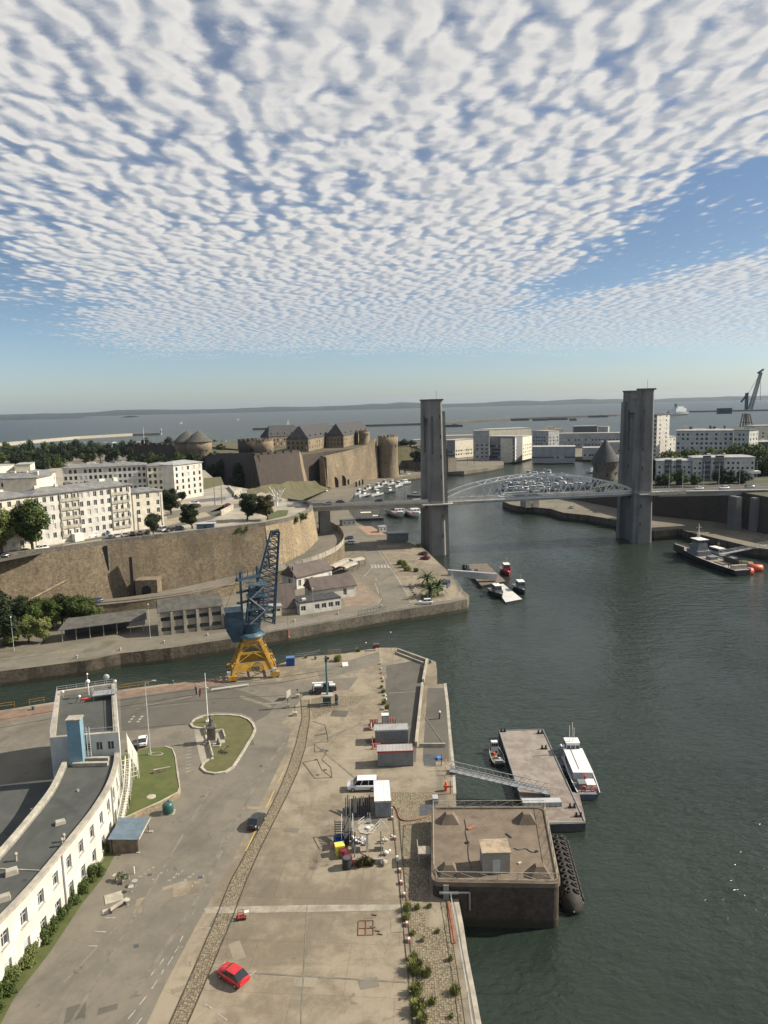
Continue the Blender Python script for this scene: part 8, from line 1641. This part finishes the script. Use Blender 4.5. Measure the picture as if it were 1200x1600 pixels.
for i,(u,v,L,w_)in enumerate(((702,667,70,'dark long hulk just right of the left pylons'),(812,657,60,'barge moored by the breakwater, left'),(845,657,55,'barge moored by the breakwater, middle'),(872,656,60,'barge moored by the breakwater, right'),(895,657,22,'small tug beside the breakwater barges'),(934,652,70,'long barge nearest the right pylons'))):c=at(u,v,0);t=thing('hulk',w_,'barge',(c.x,c.y,0),.05,'vessels moored by the breakwater');mb=MB();hull(mb,L,12,5,2,z0=-.5,tran=1);mb.build('hull',[M['hulln']],t);mb=MB();mb.box(L*.1,L*.3,-4,4,4,8);mb.build('deckhouse',M['grey'],t)
sail=motor(11,3.4,'sail','hullw');rr=random.Random(4)
for i in range(40):
 row_=i//10;u=82+(i%10)*27+row_*7+rr.uniform(-6,6);v=706-row_*3.2-u*.012;put(sail,u,v-2,rr.uniform(0,6),'moored sailing yacht %s from the left in the %s row of the left marina'%(words[i%10],('nearest','second','third','farthest')[row_]),'yachts in the marina beyond the trees',1.25)
for i,(u,v,s)in enumerate([(2,735,1.5),(18,730,1.5),(34,737,1.6),(50,728,1.4),(62,735,1.5),(78,738,1.5),(90,742,1.4),(45,742,1.3),(70,745,1.3),(240,736,1.3),(222,736,1.2),(255,736,1.2),(280,733,1.2),(300,735,1.3)]):tree('umbrella' if i<7 and i%2 else 'far',at(u,v,18),s*1.15,'dark tree beyond the apartment roofs, %s from the left'%words[i],'leafd' if i%3 else 'leaf',0,'dark trees beyond the apartment roofs')
for i,u in enumerate((138,158)):tree('umbrella',at(u,729,20),1.9,'wide dark umbrella pine above the farther block, %s of the pair'%('left','right')[i],'leafd',0,'pair of umbrella pines')
t=thing('signal_mast','tall mast with a small white flag above the cone roofed towers','mast',atY(226,700,700));mb=MB();mb.tube((0,0,-20),(0,0,20),.35,6,r2=.15);mb.tube((-5,0,8),(5,0,8),.15,4);mb.build('pole',M['white'],t)
c=at(252,679.5,5);t=thing('lighthouse','small light at the end of the left breakwater','lighthouse',c);mb=MB();mb.lathe([(2,0),(1.6,10),(2.2,10.3),(1.3,13),(.1,14.5)],n=10);mb.build('tower',M['facade2'],t)
# vessels at the left pontoon and the right quay
a,b,c_,d_=at(722,882,1.2),at(760,880,1.2),at(790,908,1.2),at(752,915,1.2);t=thing('floating_pontoon','dark irregular floating pontoon moored before the left pylons','pontoon',a.xy.to_3d());o=Vector(t.location);mb=MB();mb.prism([p-o for p in(a,b,c_,d_)],-.3,1.2,0,1);mb.build('hull',[M['black'],M['wood']],t);rnd=random.Random(2)
for k in range(7):mb=MB();mb.cbox((a-o).lerp(d_-o,.1+rnd.random()*.4)+Vector((rnd.uniform(0,4),rnd.uniform(-1,1), 0)),(1.3,1.2,rnd.uniform(.6,1.6)),0,rnd.random()*3,.8);mb.build('deck_gear',M['dgrey'],t)
a,b=at(700,896,QZ+.6),at(776,902,2.6);t=thing('covered_gangway','grey covered gangway from the city quay to the dark pontoon','gangway',a.xy.to_3d(),frame(a,b));L=(b-a).xy.length;mb=MB();mb.prism([(0,-.9),(L,-.9),(L,.9),(0,.9)],[3.6,1.6,1.6,3.6],[6.0,4.0,4.0,6.0]);mb.build('truss_box',M['steel'],t);mb=MB();mb.box(2,2.4,-.6,.6,-1,3.5);mb.build('prop',M['dgrey'],t)
a=[at(*q,.7)for q in((771,914),(786,912),(816,936),(790,941))];t=thing('white_raft','pale square floating raft between two small navy tugs','raft',a[0].xy.to_3d());o=Vector(t.location);mb=MB();mb.prism([p-o for p in a],-.3,.7,0,1);mb.build('float',[M['hullb'],M['facade2']],t)
def tug(bow,stern,hm,cm,lb,L,W_=4.2,name='tug'):
 t,l=boat_frame(bow,stern,lb,'tug',name);mb=MB();hull(mb,L,W_,1.5,.6);mb.build('hull',[M[hm],M['deckg'],M[hm]],t);mb=MB();gl=MB();wheelhouse(mb,gl,-L*.22,L*.14,W_*.6,1.1,2.6,.3,.2);mb.build('wheelhouse',M[cm],t);gl.build('wheelhouse_windows',M['glass'],t);mb=MB();mb.box(-L*.2,L*.12,-W_*.28,W_*.28,3.7,3.82);mb.build('wheelhouse_roof',M['zwhite'],t);mb=MB();mb.tube((0,0,3.8),(0,0,6.3),.08,5);mb.tube((-.8,0,5.4),(.8,0,5.4),.05,4);mb.build('mast',M['pale'],t);mb=MB();mb.cbox((L*.3,0,1.1),(1.2,1.2,.7));mb.build('winch',M['dgrey'],t);mb=MB();mb.cbox((-L*.38,0,1.2),(1,.7,.5));mb.build('bow_fitting',M['white'],t);return t
tug((798,905),(784,886),'hullr','hullr','bright red and white tug moored behind the dark pontoon',12);tug((787,939),(765,921),'hullb','grey','grey navy tug with dark hull left of the white raft',11.5);tug((822,933),(804,914),'hullb','grey','grey navy tug with dark hull right of the white raft',11.5)
t,l=boat_frame((1052,862),(1162,901),'large grey and black navy salvage tender at the right bank','ship','navy_tender');L=l*.97;mb=MB();hull(mb,L,8.5,2.6,1.6);mb.build('hull',[M['hullb'],Mdeck,M['lgrey']],t)
mb=MB();gl=MB();mb.box(-L*.2,-L*.02,-2.8,2.8,2.1,4.6);mb.box(-L*.18,-L*.05,-2.2,2.2,4.6,6.6);wheelhouse(mb,gl,-L*.16,-L*.05,3.8,6.6,2.3);mb.build('superstructure',M['grey'],t);gl.build('bridge_windows',M['glass'],t);mb=MB();mb.box(-L*.17,-L*.04,-2.3,2.3,8.9,9.05);mb.build('bridge_roof',M['zwhite'],t)
mb=MB();mb.tube((-L*.12,0,9),(-L*.12,0,15),.15,6);mb.tube((-L*.12-1.3,0,9),(-L*.12,0,13),.08,4);mb.tube((-L*.12+1.3,0,9),(-L*.12,0,13),.08,4);mb.tube((-L*.12,-1.2,13.6),(-L*.12,1.2,13.6),.1,4);mb.build('mast',M['white'],t)
for nm,bx,m_ in(('bow_shelter',(-L*.4,-L*.24,-3.2,-2.8,2,4.6),'hullb'),('side_screen',(L*.16,L*.36,2.6,3.0,2,4.4),'hullb'),('deck_box',(L*.05,L*.12,-1.5,1.5,2.1,3.6),'grey'),('roll_locker',(-L*.24,-L*.19,1,3,2.1,3.6),'white'),('hatch',(L*.18,L*.3,-2,1,2.1,2.6),'wood'),('stern_frame',(L*.44,L*.46,-3.2,3.2,2.1,3.8),'pale')):mb=MB();mb.box(*bx);mb.build(nm,M[m_],t)
for y in(-2.6,2.6):mb=MB();mb.tube((L*.4,y,2),(L*.4,y,4.6),.14,5);mb.tube((L*.4,y,4.6),(L*.3,y*.5,2.5),.1,5);mb.build('davit',M['dgrey'],t)
tug((1096,862),(1150,878),'hullb','lgrey','second grey tender moored behind the large salvage tender',19,5.5,'navy_tender')
p=at(1155,882,0);t=thing('work_raft','flat raft with an orange rim behind the navy tender','raft',p,-.35);mb=MB();mb.box(-7,5,-2.5,2.5,-.3,.9);mb.build('float',M['rust'],t);mb=MB();mb.box(-6.5,3,-2,2,.9,1.3);mb.build('deck',M['mound'],t)
for i,(u,v)in enumerate(((1166,895),(1181,890))):t=thing('orange_float','orange cylindrical float behind the tender stern, '+('left','right')[i],'float',at(u,v,.5),-.1,'orange floats');mb=MB();rows=[[(x,r*math.cos(a),r*math.sin(a)+.5)for a in[math.pi*2*k/14 for k in range(14)]]for r,x in((.2,-2.6),(1.4,-2.2),(1.55,0),(1.4,2.2),(.2,2.6))];mb.grid(rows,0,True,True);mb.build('cylinder',M['orange'],t);mb=MB();mb.tube((2.6,0,.5),(2.9,0,.5),.3,8);mb.build('end_cap',M['hullr'],t)
for i,(a,b,z1)in enumerate((((1215,848),(1125,866),2.5),((1185,856),(1128,858),2.2))):
 a,b=at(*a,QZ+.6),at(*b,z1);t=thing('gangway',('wide pale gangway from the right quay to the tenders','thin boom above the wide gangway')[i],'gangway',a.xy.to_3d(),frame(a,b));L=(b-a).xy.length;w=(.9,.15)[i];mb=MB();mb.prism([(0,-w),(L,-w),(L,w),(0,w)],[a.z-.2,b.z-.2,b.z-.2,a.z-.2],[a.z,b.z,b.z,a.z]);mb.build('walkway',M['steel'],t)
 if not i:
  for s in(-.9,.9):
   mb=MB();mb.tube((0,s,a.z+1.1),(L,s,b.z+1.1),.07,4)
   for k in range(15):x=L*k/14;z=a.z+(b.z-a.z)*k/14;mb.tube((x,s,z),(x,s,z+1.1),.05,4)
   mb.build('side_rail',M['steel'],t)
# air: thin sea haze
mb=MB();mb.box(-13000,13000,-1000,15000,-4,150);hz_=mb.build('haze',bpy.data.materials.new('haze'));kind(hz_,'stuff');hm=hz_.data.materials[0];hm.use_nodes=True;hm.node_tree.nodes.clear();v=hm.node_tree.nodes.new('ShaderNodeVolumePrincipled');v.inputs['Density'].default_value=HAZE;v.inputs['Color'].default_value=(.66,.80,.98,1);v.inputs['Anisotropy'].default_value=.3;ou=hm.node_tree.nodes.new('ShaderNodeOutputMaterial');hm.node_tree.links.new(v.outputs[0],ou.inputs['Volume'])
